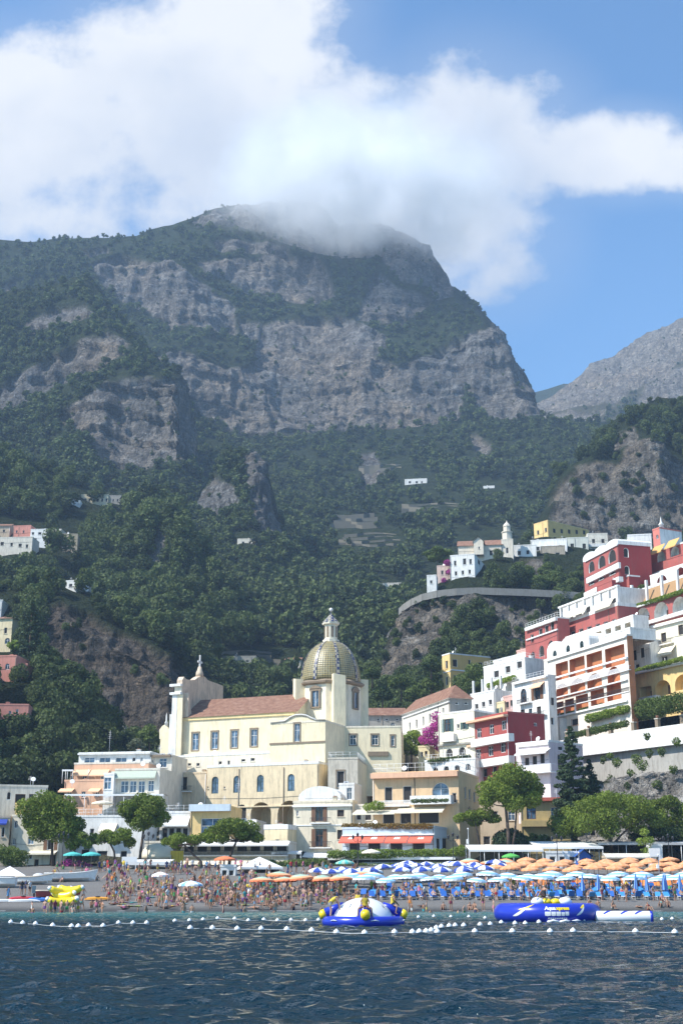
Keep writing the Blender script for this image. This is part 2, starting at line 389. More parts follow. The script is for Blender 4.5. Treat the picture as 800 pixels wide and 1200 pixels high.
# main massif
sky = [(-150, 300), (0, 288), (40, 291), (70, 287), (100, 288), (140, 291), (165, 290), (180, 283), (205, 278), (230, 268), (250, 257), (270, 250), (300, 243), (335, 236), (372, 236), (384, 250), (392, 265), (410, 262), (440, 268), (470, 276), (505, 288), (514, 305), (520, 325), (530, 345), (545, 358), (560, 375), (575, 392), (588, 415), (600, 432), (612, 446), (622, 465), (630, 488), (634, 503), (700, 496), (870, 478)]
def lv(pts, Y): return [(a, b, Y) for a, b in pts] if not callable(Y) else [(a, b, Y(a, b)) for a, b in pts]
def mY(base):
    return lambda a, b: base + 0.16 * max(0, a - 420) - 0.12 * max(0, 200 - a)
massif_lines = [
    lv([(-150, 900), (870, 900)], 385),
    lv([(-150, 770), (200, 760), (450, 752), (870, 700)], lambda a, b: 520 + (760 - b) * 1.5),
    lv([(-150, 650), (200, 640), (450, 640), (640, 610), (870, 590)], lambda a, b: 800 + (640 - b) * 2),
    lv([(-150, 540), (200, 522), (300, 513), (380, 507), (450, 506), (560, 505), (632, 506), (700, 502), (870, 492)], mY(1150)),
    lv([(-150, 430), (0, 425), (200, 416), (270, 432), (340, 440), (420, 412), (500, 418), (540, 402), (575, 402), (600, 444), (620, 472), (633, 505), (700, 500), (870, 488)], mY(1195)),
    lv([(-150, 395), (0, 385), (200, 398), (285, 378), (380, 368), (430, 372), (475, 385), (530, 365), (565, 385), (600, 438), (621, 470), (633, 504), (700, 499), (870, 486)], mY(1275)),
    lv([(-150, 340), (0, 325), (110, 318), (200, 322), (260, 345), (320, 352), (395, 346), (440, 330), (480, 332), (520, 350), (560, 382), (600, 436), (621, 468), (633.5, 503.5), (700, 498), (870, 484)], mY(1305)),
    lv([(-150, 318), (0, 308), (110, 305), (200, 300), (250, 290), (320, 286), (370, 292), (400, 308), (450, 300), (490, 310), (522, 345), (560, 379), (600, 434), (621.5, 467), (633.8, 503.3), (700, 497), (870, 482)], mY(1370)),
    lv(sky, mY(1420))]
polys_massif = [
    [(228, 272), (262, 252), (300, 236), (375, 232), (392, 268), (398, 300), (385, 297), (355, 287), (330, 284), (300, 274), (262, 272), (235, 279)],
    [(250, 290), (300, 290), (335, 290), (345, 300), (370, 295), (385, 315), (395, 345), (375, 350), (340, 352), (300, 350), (270, 340), (245, 335), (235, 315), (258, 312), (300, 312), (320, 305), (258, 302)],
    [(112, 322), (150, 312), (200, 320), (225, 335), (260, 355), (282, 365), (280, 395), (255, 395), (225, 392), (205, 400), (180, 385), (150, 370), (130, 350)],
    [(95, 305), (130, 300), (138, 312), (100, 318)], [(0, 340), (20, 335), (20, 350), (0, 352)],
    [(285, 378), (320, 378), (350, 375), (380, 368), (410, 370), (420, 400), (415, 412), (380, 405), (345, 402), (310, 405), (285, 395)],
    [(185, 428), (220, 420), (270, 434), (300, 425), (340, 440), (360, 430), (380, 415), (420, 408), (440, 412), (470, 430), (500, 418), (530, 400), (560, 393), (580, 398), (605, 440), (624, 468), (638, 504), (600, 503), (566, 500), (548, 470), (543, 452), (534, 500), (480, 505), (420, 507), (380, 506), (340, 512), (310, 512), (270, 508), (240, 490), (210, 470), (190, 450)],
    [(405, 258), (430, 262), (470, 272), (512, 285), (522, 320), (532, 345), (528, 362), (510, 365), (495, 345), (480, 330), (475, 310), (460, 300), (430, 295), (405, 285)],
    [(430, 330), (450, 320), (470, 340), (480, 355), (495, 365), (472, 378), (455, 372), (440, 360)],
    [(395, 258), (440, 262), (508, 284), (524, 330), (514, 354), (484, 342), (448, 304), (400, 302)], [(440, 318), (505, 362), (470, 384), (418, 372)], [(300, 400), (420, 405), (420, 440), (340, 440), (300, 425)],
    [(398, 360), (430, 380), (455, 395), (450, 410), (420, 415), (400, 400)],
    [(420, 540), (440, 535), (450, 560), (425, 570)], [(545, 515), (562, 515), (575, 540), (560, 545)]]
massif = relief('mountain', massif_lines, -320, 1120, 1.9, polys_massif, ROCK_FAR, amp=(26, 8), nscale=110, jit=9, gully=38, back=(500, 260), ledge=.85)
rm = lambda a, b: 1500 + (520 - b) * 3.2
rocky = relief('rocky_mountain', [lv([(590, 560), (870, 560)], 1420), lv([(590, 512), (870, 505)], 1600), lv([(590, 500), (640, 490), (700, 468), (760, 446), (870, 410)], 1800),
    lv([(590, 492), (622, 470), (650, 456), (680, 439), (710, 421), (740, 404), (770, 389), (800, 372), (870, 335)], 2050)], 590, 1120, 2.5,
    [[(590, 600), (590, 300), (1150, 300), (1150, 400), (800, 425), (760, 448), (720, 470), (690, 500), (640, 540)], [(735, 478), (770, 440), (800, 436), (1150, 430), (1150, 490)]], ROCK_PALE, amp=(34, 10), nscale=120, jit=8, gully=40, back=(500, 300), vegdef=0.9)
far_ridge = relief('far_hill', [lv([(560, 520), (870, 520)], 2450), lv([(560, 474), (600, 470), (622, 461), (640, 456), (660, 450), (690, 452), (870, 470)], 2650)], 560, 1120, 4, [], ROCK_FAR, amp=(20, 20), nscale=200, back=(300, 200))
# spur on the left
spur = relief('mountain_spur', [
    lv([(-150, 720), (200, 700), (330, 760)], 600),
    lv([(-150, 590), (0, 575), (80, 520), (130, 548), (160, 553), (200, 550), (230, 575), (270, 640), (330, 700)], 835),
    lv([(-150, 510), (0, 485), (62, 488), (90, 470), (130, 455), (175, 449), (212, 457), (232, 560), (272, 630), (330, 695)], 860),
    lv([(-150, 500), (0, 474), (40, 463), (110, 440), (150, 424), (185, 440), (214, 453), (233, 555), (273, 628), (330, 694)], 905),
    lv([(-150, 480), (0, 450), (40, 428), (90, 407), (130, 394), (158, 412), (188, 436), (215, 451), (233.5, 553), (273.5, 627), (330, 693)], 925),
    lv([(-150, 385), (0, 350), (50, 343), (80, 336), (105, 326), (122, 345), (140, 370), (165, 398), (190, 432), (216, 448), (224, 470), (234, 550), (274, 626), (330, 692)], 1010)],
    -320, 330, 2.5, [
    [(-20, 462), (0, 452), (40, 430), (90, 408), (130, 395), (152, 410), (150, 424), (110, 440), (80, 450), (40, 465), (0, 478), (-20, 482)],
    [(62, 488), (95, 470), (130, 455), (175, 448), (218, 455), (232, 500), (234, 545), (190, 552), (160, 554), (130, 548), (100, 522), (86, 508)],
    [(30, 385), (60, 365), (105, 360), (115, 372), (60, 385), (30, 395)]], ROCK_FAR, amp=(16, 7), nscale=70, jit=6, gully=22, back=(200, 250), ledge=.8, saww=.3)
pin = relief('pinnacle_ridge', [
    lv([(215, 720), (400, 720)], 620), lv([(215, 660), (250, 640), (290, 632), (330, 640), (400, 690)], 700),
    lv([(215, 612), (240, 600), (270, 590), (289, 575), (298, 560), (312, 565), (322, 600), (334, 638), (400, 688)], 725),
    lv([(215, 600), (235, 585), (250, 560), (262, 530), (280, 528), (290, 536), (302, 533), (312, 545), (320, 570), (326, 610), (336, 637), (400, 687)], 760)],
    215, 400, 2, [[(284, 545), (292, 534), (302, 531), (314, 545), (322, 590), (332, 636), (312, 634), (296, 615), (290, 580)], [(225, 600), (250, 562), (275, 575), (285, 600), (250, 612)]], ROCK_FAR, amp=(9, 4), nscale=35, jit=3, gully=10, back=(120, 120), ledge=.8)
midhill = relief('left_hill', [
    lv([(-150, 860), (330, 860)], 400), lv([(-150, 760), (200, 750), (330, 790)], 450), lv([(-150, 655), (60, 650), (150, 690), (200, 690), (240, 720), (270, 740), (330, 785)], 520),
    lv([(-150, 640), (60, 645), (150, 660), (165, 632), (195, 626), (228, 652), (252, 700), (274, 735), (330, 782)], 535),
    lv([(-150, 540), (0, 535), (60, 555), (110, 577), (150, 590), (185, 588), (205, 600), (228, 640), (254, 695), (276, 733), (330, 780)], 640)],
    -320, 330, 2.5, [[(166, 688), (170, 640), (185, 622), (194, 628), (198, 690)], [(150, 690), (158, 680), (166, 705), (155, 712)]], ROCK_NEAR, amp=(6, 4), nscale=30, jit=6, gully=12, back=(120, 120))
nearcliff = relief('cliff_hill', [
    lv([(-150, 960), (260, 960)], 290), lv([(-150, 880), (100, 870), (200, 868), (260, 900)], 345),
    lv([(-150, 850), (40, 800), (100, 830), (150, 852), (200, 858), (240, 880), (260, 895)], 360),
    lv([(-150, 800), (30, 770), (50, 730), (75, 722), (105, 745), (140, 764), (170, 772), (205, 790), (226, 830), (238, 868), (260, 890)], 372),
    lv([(-150, 690), (0, 694), (30, 692), (70, 684), (105, 696), (140, 722), (175, 735), (200, 750), (220, 778), (232, 822), (242, 866), (260, 888)], 425)],
    -320, 260, 2.2, [[(38, 735), (50, 715), (75, 705), (105, 722), (135, 742), (170, 760), (212, 785), (236, 850), (215, 890), (150, 890), (105, 850), (80, 810), (55, 795)], [(120, 700), (132, 712), (128, 722), (115, 715)]], ROCK_BROWN_SHADE, amp=(6, 4), nscale=28, jit=4, gully=9, back=(80, 80), ledge=.7)
leftslope = relief('left_slope', [
    [(-150, 1000, 240), (20, 1000, 242), (60, 1000, 264), (170, 1000, 276)], [(-150, 930, 256), (20, 925, 260), (60, 930, 276), (90, 935, 282), (150, 965, 286), (170, 985, 288)],
    lv([(-150, 760), (0, 775), (30, 775), (60, 790), (90, 802), (112, 832), (128, 862), (140, 900), (150, 950), (170, 980)], 312)],
    -320, 170, 2.2, [[(0, 890), (35, 880), (40, 920), (0, 925)]], ROCK_NEAR, amp=(3, 3), nscale=20, jit=5, gully=4, back=(40, 60))
bluff = relief('road_bluff', [
    lv([(415, 900), (760, 900)], 345), lv([(415, 850), (445, 820), (500, 800), (560, 790), (760, 780)], 385),
    lv([(415, 832), (440, 795), (448, 770), (456, 745), (468, 716), (500, 702), (550, 694), (650, 697), (760, 702)], 414),
    lv([(415, 830), (441, 793), (449, 768), (457, 743), (469, 715), (500, 701), (550, 693.5), (650, 696), (760, 701)], 422),
    lv([(415, 829), (441.5, 792), (450, 767), (458, 741), (470, 713), (495, 694), (512, 683), (530, 676), (590, 655), (640, 652), (700, 660), (760, 670)], 455),
    lv([(415, 828), (442, 791), (450, 766), (458, 740), (470, 712), (495, 690), (512, 672), (530, 662), (590, 640), (640, 632), (700, 640), (760, 650)], 515)],
    415, 760, 2.2, [[(438, 800), (455, 745), (468, 712), (500, 700), (545, 692), (562, 712), (552, 735), (535, 735), (520, 750), (512, 770), (495, 775), (480, 790), (460, 800)], [(560, 700), (650, 698), (655, 760), (600, 770), (570, 745)], [(600, 655), (640, 650), (650, 690), (610, 690)]], ROCK_NEAR, amp=(7, 3), nscale=26, jit=5, gully=8, back=(90, 60), ledge=.5)
crag = relief('crag', [
    lv([(545, 720), (870, 720)], 555), lv([(545, 690), (590, 668), (640, 632), (700, 634), (870, 634)], 612),
    lv([(545, 683), (590, 655), (634, 614), (652, 578), (674, 550), (700, 543), (722, 545), (738, 520), (760, 517), (800, 538), (870, 545)], 632),
    lv([(545, 681), (590, 650), (628, 612), (645, 585), (660, 558), (683, 538), (697, 515), (714, 494), (740, 482), (770, 467), (800, 470), (870, 462)], 700)],
    545, 1120, 2.2, [[(632, 640), (640, 604), (655, 572), (675, 549), (700, 543), (725, 545), (738, 518), (765, 515), (800, 538), (870, 545), (1150, 545), (1150, 640)], [(708, 520), (740, 500), (748, 515), (722, 532)]], ROCK_NEAR, amp=(12, 5), nscale=48, jit=6, gully=12, back=(150, 90), ledge=.65)

SHEETS = [massif, spur, pin, midhill, nearcliff, leftslope, bluff, crag]
def surf(px, py):
    best = None
    for s_ in SHEETS:
        d = np.abs(s_['PX'] - px) + np.abs(s_['PY'] - py); k = np.unravel_index(np.argmin(d), d.shape)
        if d[k] < 6 and (best is None or s_['P'][k][1] < best): best = float(s_['P'][k][1])
    return best
# woods: one mass each, nobody could count them
sow(massif, 23500, far_src, 'mountain_woods', (0.55, 1.35), 0.07, 1, 'dark green woods and scrub covering the ledges and foot of the cloud topped mountain')
sow(rocky, 2600, far_src, 'rocky_mountain_scrub', (0.5, 1.2), 0.34, 2, 'thin scrub dotted over the pale rocky mountain on the right')
sow(spur, 6300, far_src, 'spur_woods', (0.5, 1.3), 0.05, 3, 'sunlit green woods on the banded spur below the left skyline')
sow(pin, 1500, far_src, 'pinnacle_woods', (0.5, 0.95), 0.03, 4, 'dark trees packed round the grey rock pinnacle')
sow(midhill, 5200, mid_src, 'hill_woods', (0.7, 2.1), 0.05, 5, 'round topped green trees on the left hill among the upper villas')
sow(nearcliff, 2200, mid_src, 'cliff_top_woods', (0.8, 1.5), 0.03, 6, 'dark trees crowning and skirting the brown left cliff')
sow(leftslope, 2000, mid_src, 'slope_woods', (0.7, 1.4), 0.2, 7, 'dense shadowed trees on the slope behind the left beach houses')
sow(bluff, 1500, mid_src, 'bluff_shrubs', (0.5, 1.15), 0.16, 8, 'shrubs and small trees clinging to the bluff around the cliff road', rocksize=0.6)
sow(crag, 2400, mid_src, 'crag_woods', (0.7, 1.7), 0.11, 9, 'trees covering the top and left flank of the big right crag', rocksize=0.6)

# cultivated terraces in the valley
TG = flat('terrace_grass', (.085, .10, .03), .95, var=.45, scale=.4); TS = plaster('terrace_stone', (.15, .14, .11), .5)
mb = MB()
for (x0, x1, y0, dy, n_) in ((388, 446, 618, 4.2, 4), (420, 470, 551, 3.2, 2), (396, 470, 640, 4, 4), (255, 330, 786, 5, 5), (470, 540, 600, 3.5, 3), (300, 350, 650, 4, 3)):
    for k in range(n_):
        xa, xb, py = x0 + 4 * k * random.random(), x1 - 5 * k * random.random(), y0 - dy * k; prev = None
        for i in range(9):
            px = xa + (xb - xa) * i / 8; pq = py + 1.2 * math.sin(px * .09 + k); Y = surf(px, pq)
            if Y is None: prev = None; continue
            p = at(px, pq, Y - 5); q = p + Vector((0, 0, p.y * .0022)); r = q + Vector((0, 11, .4)); dn = p - Vector((0, 0, 3))
            if prev: mb.poly([prev[0], dn, q, prev[1]], TS); mb.poly([prev[1], q, r, prev[2]], TG)
            prev = (dn, q, r)
meta(mb.obj('farm_terraces'), kind='structure')
# ------------------------------------------------------------------ light, sky, air
SUN_AZ, SUN_EL = 66.0, 48.0       # azimuth: degrees to the left of straight behind the camera
sv = Vector((-math.sin(R(SUN_AZ)) * math.cos(R(SUN_EL)), -math.cos(R(SUN_AZ)) * math.cos(R(SUN_EL)), math.sin(R(SUN_EL))))
ld = bpy.data.lights.new('sun', 'SUN'); ld.energy = 5.0; ld.angle = R(0.53); ld.color = (1.0, 0.955, 0.88)
lo = bpy.data.objects.new('sun', ld); link(lo); lo.location = (-300, -200, 400); lo.rotation_euler = sv.to_track_quat('Z', 'Y').to_euler()
W = bpy.data.worlds.new('World'); SC.world = W; W.use_nodes = True
nt = W.node_tree; bg = nt.nodes['Background']; out = nt.nodes['World Output']
st = N(nt, 'ShaderNodeTexSky', sky_type='NISHITA'); st.sun_disc = False; st.sun_elevation = R(SUN_EL)
# sky texture: rotation 0 = sun over +Y, growing clockwise seen from above
st.sun_rotation = math.atan2(sv.x, sv.y); st.air_density = 1.0; st.dust_density = 0.6; st.ozone_density = 2.5; st.altitude = 0
tint = mixc(nt, 1.0, st.outputs[0], (0.72, 1.0, 1.14), 'MULTIPLY')
nt.links.new(tint, bg.inputs[0]); bg.inputs[1].default_value = 0.135
tc = N(nt, 'ShaderNodeTexCoord'); sx = N(nt, 'ShaderNodeSeparateXYZ'); nt.links.new(tc.outputs['Generated'], sx.inputs[0])
def M(op, a, b=None, c=None, clamp=False):
    n = N(nt, 'ShaderNodeMath', operation=op); n.use_clamp = clamp
    for s, v in zip(n.inputs, (a, b, c)):
        if v is None: continue
        if hasattr(v, 'is_linked'): nt.links.new(v, s)
        else: s.default_value = v
    return n.outputs[0]
ys = M('MAXIMUM', sx.outputs[1], 0.05); U = M('DIVIDE', sx.outputs[0], ys); Wv = M('DIVIDE', sx.outputs[2], ys)
cv = N(nt, 'ShaderNodeCombineXYZ'); nt.links.new(U, cv.inputs[0]); nt.links.new(Wv, cv.inputs[1])
n1 = noise(nt, cv.outputs[0], 9.0, 9, 0.62); n2 = noise(nt, cv.outputs[0], 3.2, 4, 0.5)
def uw(px, py):
    x, f, u = ray(px, py); return x / f, u / f
best = None
for (px, py, rx, ry, k) in [(40, 150, 200, 105, 1.0), (230, 110, 180, 135, 1.0), (370, 190, 200, 110, 1.0), (560, 165, 120, 105, 1.0), (690, 178, 130, 50, .95), (830, 190, 130, 38, .95), (560, 270, 90, 80, .75), (120, 250, 210, 50, .5), (270, 10, 130, 80, 1.0)]:
    cu, cw = uw(px, py); ru = uw(px + rx, py)[0] - cu; rw = uw(px, py - ry)[1] - cw
    a = M('DIVIDE', M('SUBTRACT', U, cu), ru); b = M('DIVIDE', M('SUBTRACT', Wv, cw), rw)
    e = M('MULTIPLY', M('SUBTRACT', 1.0, M('ADD', M('MULTIPLY', a, a), M('MULTIPLY', b, b))), k)
    best = e if best is None else M('SMOOTH_MAX', best, e, 0.25)
nz = M('MULTIPLY', M('SUBTRACT', n1, 0.5), 2.4); nz2 = M('MULTIPLY', M('SUBTRACT', n2, 0.5), 1.2)
n3 = noise(nt, cv.outputs[0], 26.0, 6, 0.6); dens = M('ADD', M('ADD', M('ADD', best, nz), nz2), M('MULTIPLY', M('SUBTRACT', n3, 0.5), 0.9))
mr = N(nt, 'ShaderNodeMapRange', interpolation_type='SMOOTHSTEP'); nt.links.new(dens, mr.inputs[0]); mr.inputs[1].default_value = -0.34; mr.inputs[2].default_value = 0.62
veil = N(nt, 'ShaderNodeMapRange', interpolation_type='SMOOTHSTEP'); nt.links.new(M('ADD', best, M('MULTIPLY', nz2, 1.0)), veil.inputs[0]); veil.inputs[1].default_value = -1.6; veil.inputs[2].default_value = 1.0; veil.inputs[4].default_value = 0.22
front = M('GREATER_THAN', sx.outputs[1], 0.06)
fac = M('MULTIPLY', M('MAXIMUM', mr.outputs[0], veil.outputs[0]), front)
shade = noise(nt, cv.outputs[0], 5.0, 5, 0.5)
cc = ramp(nt, M('ADD', shade, M('MULTIPLY', M('SUBTRACT', Wv, 0.63), 0.9)), [(0.30, (0.60, 0.68, 0.82)), (0.66, (0.97, 0.98, 1.0))])
bc = N(nt, 'ShaderNodeBackground'); nt.links.new(cc, bc.inputs[0]); bc.inputs[1].default_value = 0.66
mx = N(nt, 'ShaderNodeMixShader'); nt.links.new(fac, mx.inputs[0]); nt.links.new(bg.outputs[0], mx.inputs[1]); nt.links.new(bc.outputs[0], mx.inputs[2])
nt.links.new(mx.outputs[0], out.inputs[0])

# air: one closed box round everything below the clouds
hz = MB(); hz.box(-2600, 2600, -500, 3100, -12, 1010)
ho = hz.obj('haze'); meta(ho, 'thin blue summer haze filling the air between the sea and the mountains', kind='stuff')
m, hn, hb = newmat('air'); hn.nodes.remove(hb)
pv = N(hn, 'ShaderNodeVolumePrincipled'); pv.inputs['Color'].default_value = (0.55, 0.74, 1.0, 1); pv.inputs['Density'].default_value = 0.00014; pv.inputs['Anisotropy'].default_value = 0.0
hn.links.new(pv.outputs[0], hn.nodes['Material Output'].inputs['Volume']); ho.data.materials.clear(); ho.data.materials.append(m)

# cloud bank wrapped round the summit
cb = MB(); c0 = at(420, 229, 1335)
cb.lathe([(0.0, -1.0)] + [(math.cos(R(a)), math.sin(R(a))) for a in range(-75, 90, 15)] + [(0.0, 1.0)], seg=24)
co = cb.obj('summit_cloud'); co.location = c0; co.scale = (215, 215, 76)
meta(co, 'white cloud bank wrapped round the mountain summit', kind='stuff')
m, cn, cb_ = newmat('cloud_vapour'); cn.nodes.remove(cb_)
g = N(cn, 'ShaderNodeTexCoord'); ln = N(cn, 'ShaderNodeVectorMath', operation='LENGTH'); cn.links.new(g.outputs['Object'], ln.inputs[0])
fo = N(cn, 'ShaderNodeMapRange', interpolation_type='SMOOTHSTEP'); cn.links.new(ln.outputs[1] if len(ln.outputs) > 1 else ln.outputs[0], fo.inputs[0]); fo.inputs[1].default_value = 1.0; fo.inputs[2].default_value = 0.25
nn_ = noise(cn, worldpos(cn), 0.012, 5, 0.6)
mp_ = N(cn, 'ShaderNodeMapRange'); cn.links.new(nn_, mp_.inputs[0]); mp_.inputs[1].default_value = 0.38; mp_.inputs[2].default_value = 0.68
mu = N(cn, 'ShaderNodeMath', operation='MULTIPLY'); cn.links.new(fo.outputs[0], mu.inputs[0]); cn.links.new(mp_.outputs[0], mu.inputs[1])
mu2 = N(cn, 'ShaderNodeMath', operation='MULTIPLY'); cn.links.new(mu.outputs[0], mu2.inputs[0]); mu2.inputs[1].default_value = 0.060
pv = N(cn, 'ShaderNodeVolumePrincipled'); pv.inputs['Color'].default_value = (1, 1, 1, 1); pv.inputs['Anisotropy'].default_value = -0.2
cn.links.new(mu2.outputs[0], pv.inputs['Density']); cn.links.new(pv.outputs[0], cn.nodes['Material Output'].inputs['Volume']); co.data.materials.clear(); co.data.materials.append(m)

SC.view_settings.view_transform = 'Standard'; SC.view_settings.look = 'None'; SC.view_settings.exposure = 0.6; SC.view_settings.gamma = 1
SC.view_settings.use_curve_mapping = False
SC.cycles.use_denoising = True; SC.cycles.volume_bounces = 24; SC.cycles.max_bounces = 26; SC.cycles.diffuse_bounces = 3; SC.cycles.glossy_bounces = 3
SC.cycles.transparent_max_bounces = 8; SC.cycles.volume_step_rate = 1.0; SC.cycles.volume_max_steps = 64
SC.cycles.caustics_reflective = False; SC.cycles.caustics_refractive = False
# ------------------------------------------------------------------ building kit
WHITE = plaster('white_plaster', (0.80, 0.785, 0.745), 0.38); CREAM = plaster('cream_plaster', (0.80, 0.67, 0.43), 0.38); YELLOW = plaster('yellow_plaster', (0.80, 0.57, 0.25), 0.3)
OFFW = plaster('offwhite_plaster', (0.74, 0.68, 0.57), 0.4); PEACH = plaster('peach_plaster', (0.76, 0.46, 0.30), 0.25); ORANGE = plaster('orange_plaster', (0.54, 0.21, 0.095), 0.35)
RED = plaster('red_plaster', (0.42, 0.12, 0.105), 0.4); SHADED_RED = plaster('shaded_red_plaster', (0.32, 0.055, 0.055), 0.25); SHADED_PINK = plaster('shaded_pink_plaster', (0.66, 0.54, 0.56), 0.3)  # dark red and mauve: side wall shade put into the red and pink
OCHRE = plaster('ochre_plaster', (0.46, 0.35, 0.16), 0.35); SALMON = plaster('salmon_plaster', (0.62, 0.27, 0.21), 0.35); GREYST_SHADE = plaster('grey_stone_and_shaded_wall', (0.36, 0.34, 0.30), 0.5)
TAN = plaster('tan_plaster', (0.62, 0.50, 0.36), 0.4); PBLUE = plaster('pale_blue_paint', (0.60, 0.68, 0.74), 0.2); GOLD_SHADE = plaster('golden_shade_plaster', (0.72, 0.47, 0.17), 0.3)
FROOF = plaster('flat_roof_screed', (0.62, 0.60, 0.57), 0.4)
GLASS = glassdark(); BGLASS = glassdark('blue_glass', (0.06, 0.10, 0.15)); DARK = flat('dark_interior', (0.025, 0.022, 0.02), 0.8)  # near-black: shade inside openings put into the pane colour
BROWN = flat('brown_wood', (0.16, 0.075, 0.035), 0.6, scale=8); GREEN_SH = flat('green_shutter', (0.05, 0.10, 0.085), 0.6); WPAINT = flat('white_paint', (0.8, 0.79, 0.77), 0.5, var=.05)
STONE = plaster('brown_stone_trim', (0.27, 0.21, 0.15), 0.5); IRON = flat('dark_iron', (0.035, 0.035, 0.04), 0.5); CANVAS = flat('white_canvas', (0.78, 0.77, 0.74), 0.8, var=.06, scale=1)
CRCANV = flat('cream_canvas', (0.76, 0.68, 0.52), 0.8, var=.08, scale=1); PCANV = flat('peach_canvas', (0.80, 0.50, 0.30), 0.8, var=.06); RCANV = flat('red_canvas', (0.68, 0.13, 0.075), 0.75, var=.08); BCANV = flat('blue_canvas', (0.02, 0.05, 0.30), 0.7)
STEEL = flat('pale_metal', (0.62, 0.63, 0.64), 0.4, 0.3, .05); GREENBAND = flat('green_grey_canvas', (0.42, 0.47, 0.38), 0.8)
def tilemat():
    m, nt, b = newmat('clay_tiles'); p = coords(nt, 'Object')
    w = N(nt, 'ShaderNodeTexWave', wave_type='BANDS', bands_direction='X'); w.inputs['Scale'].default_value = 1.6; w.inputs['Distortion'].default_value = 1.2; nt.links.new(p, w.inputs[0])
    v = noise(nt, p, 1.1, 5, .7)
    c = ramp(nt, v, [(0.3, (0.17, 0.08, 0.05)), (0.5, (0.29, 0.145, 0.09)), (0.72, (0.42, 0.26, 0.18))])
    c = mixc(nt, ramp(nt, w.outputs[1], [(0.3, 0.55), (0.6, 0.0)]), c, (0.13, 0.07, 0.05))
    nt.links.new(c, b.inputs['Base Color']); b.inputs['Roughness'].default_value = 0.85; bump(nt, b, w.outputs[1], 0.6, 0.08); return m
TILE = tilemat()

def arch_pts(u0, u1, z1, ah, n=10):
    c = (u0 + u1) / 2; r = (u1 - u0) / 2
    return [(c - r * math.cos(math.pi * k / n), z1 - ah + ah * math.sin(math.pi * k / n)) for k in range(n + 1)]
def panel(mb, T, W_, H_, ops, mat, rev=None):
    """wall sheet with real openings. T maps (u, y_in, z) to house space; ops: dicts u0 u1 z0 z1 arch dep"""
    rev = rev or mat
    us = sorted({0, W_} | {o[k] for o in ops for k in ('u0', 'u1')}); zs = sorted({0, H_} | {o[k] for o in ops for k in ('z0', 'z1')})
    us = [u for u in us if -1e-6 <= u <= W_ + 1e-6]; zs = [z for z in zs if -1e-6 <= z <= H_ + 1e-6]
    for a, b in zip(us, us[1:]):
        run = None
        for c, d in zip(zs, zs[1:]):
            um, zm = (a + b) / 2, (c + d) / 2
            if any(o['u0'] < um < o['u1'] and o['z0'] < zm < o['z1'] for o in ops):
                if run: mb.poly([T(a, 0, run[0]), T(b, 0, run[0]), T(b, 0, run[1]), T(a, 0, run[1])], mat); run = None
            else: run = (run[0], d) if run else (c, d)
        if run: mb.poly([T(a, 0, run[0]), T(b, 0, run[0]), T(b, 0, run[1]), T(a, 0, run[1])], mat)
    for o in ops:
        pts = outline(o); n = len(pts)
        if o['arch']:
            ar = arch_pts(o['u0'], o['u1'], o['z1'], o['ah']); h = len(ar) // 2
            mb.poly([T(o['u0'], 0, o['z1'])] + [T(u, 0, z) for u, z in ar[:h + 1]][::-1], mat)
            mb.poly([T(o['u1'], 0, o['z1'])] + [T(u, 0, z) for u, z in ar[h:]][::-1], mat)
        for i in range(n):
            (u, z), (u2, z2) = pts[i], pts[(i + 1) % n]
            mb.poly([T(u, 0, z), T(u, o['dep'], z), T(u2, o['dep'], z2), T(u2, 0, z2)], rev)
def outline(o, g=0.0):
    u0, u1, z0, z1 = o['u0'] + g, o['u1'] - g, o['z0'] + g, o['z1'] - g
    if o['arch']: return [(u0, z0), (u1, z0)] + arch_pts(u0, u1, z1, max(o['ah'] - g, .05))[::-1]
    return [(u0, z0), (u1, z0), (u1, z1), (u0, z1)]

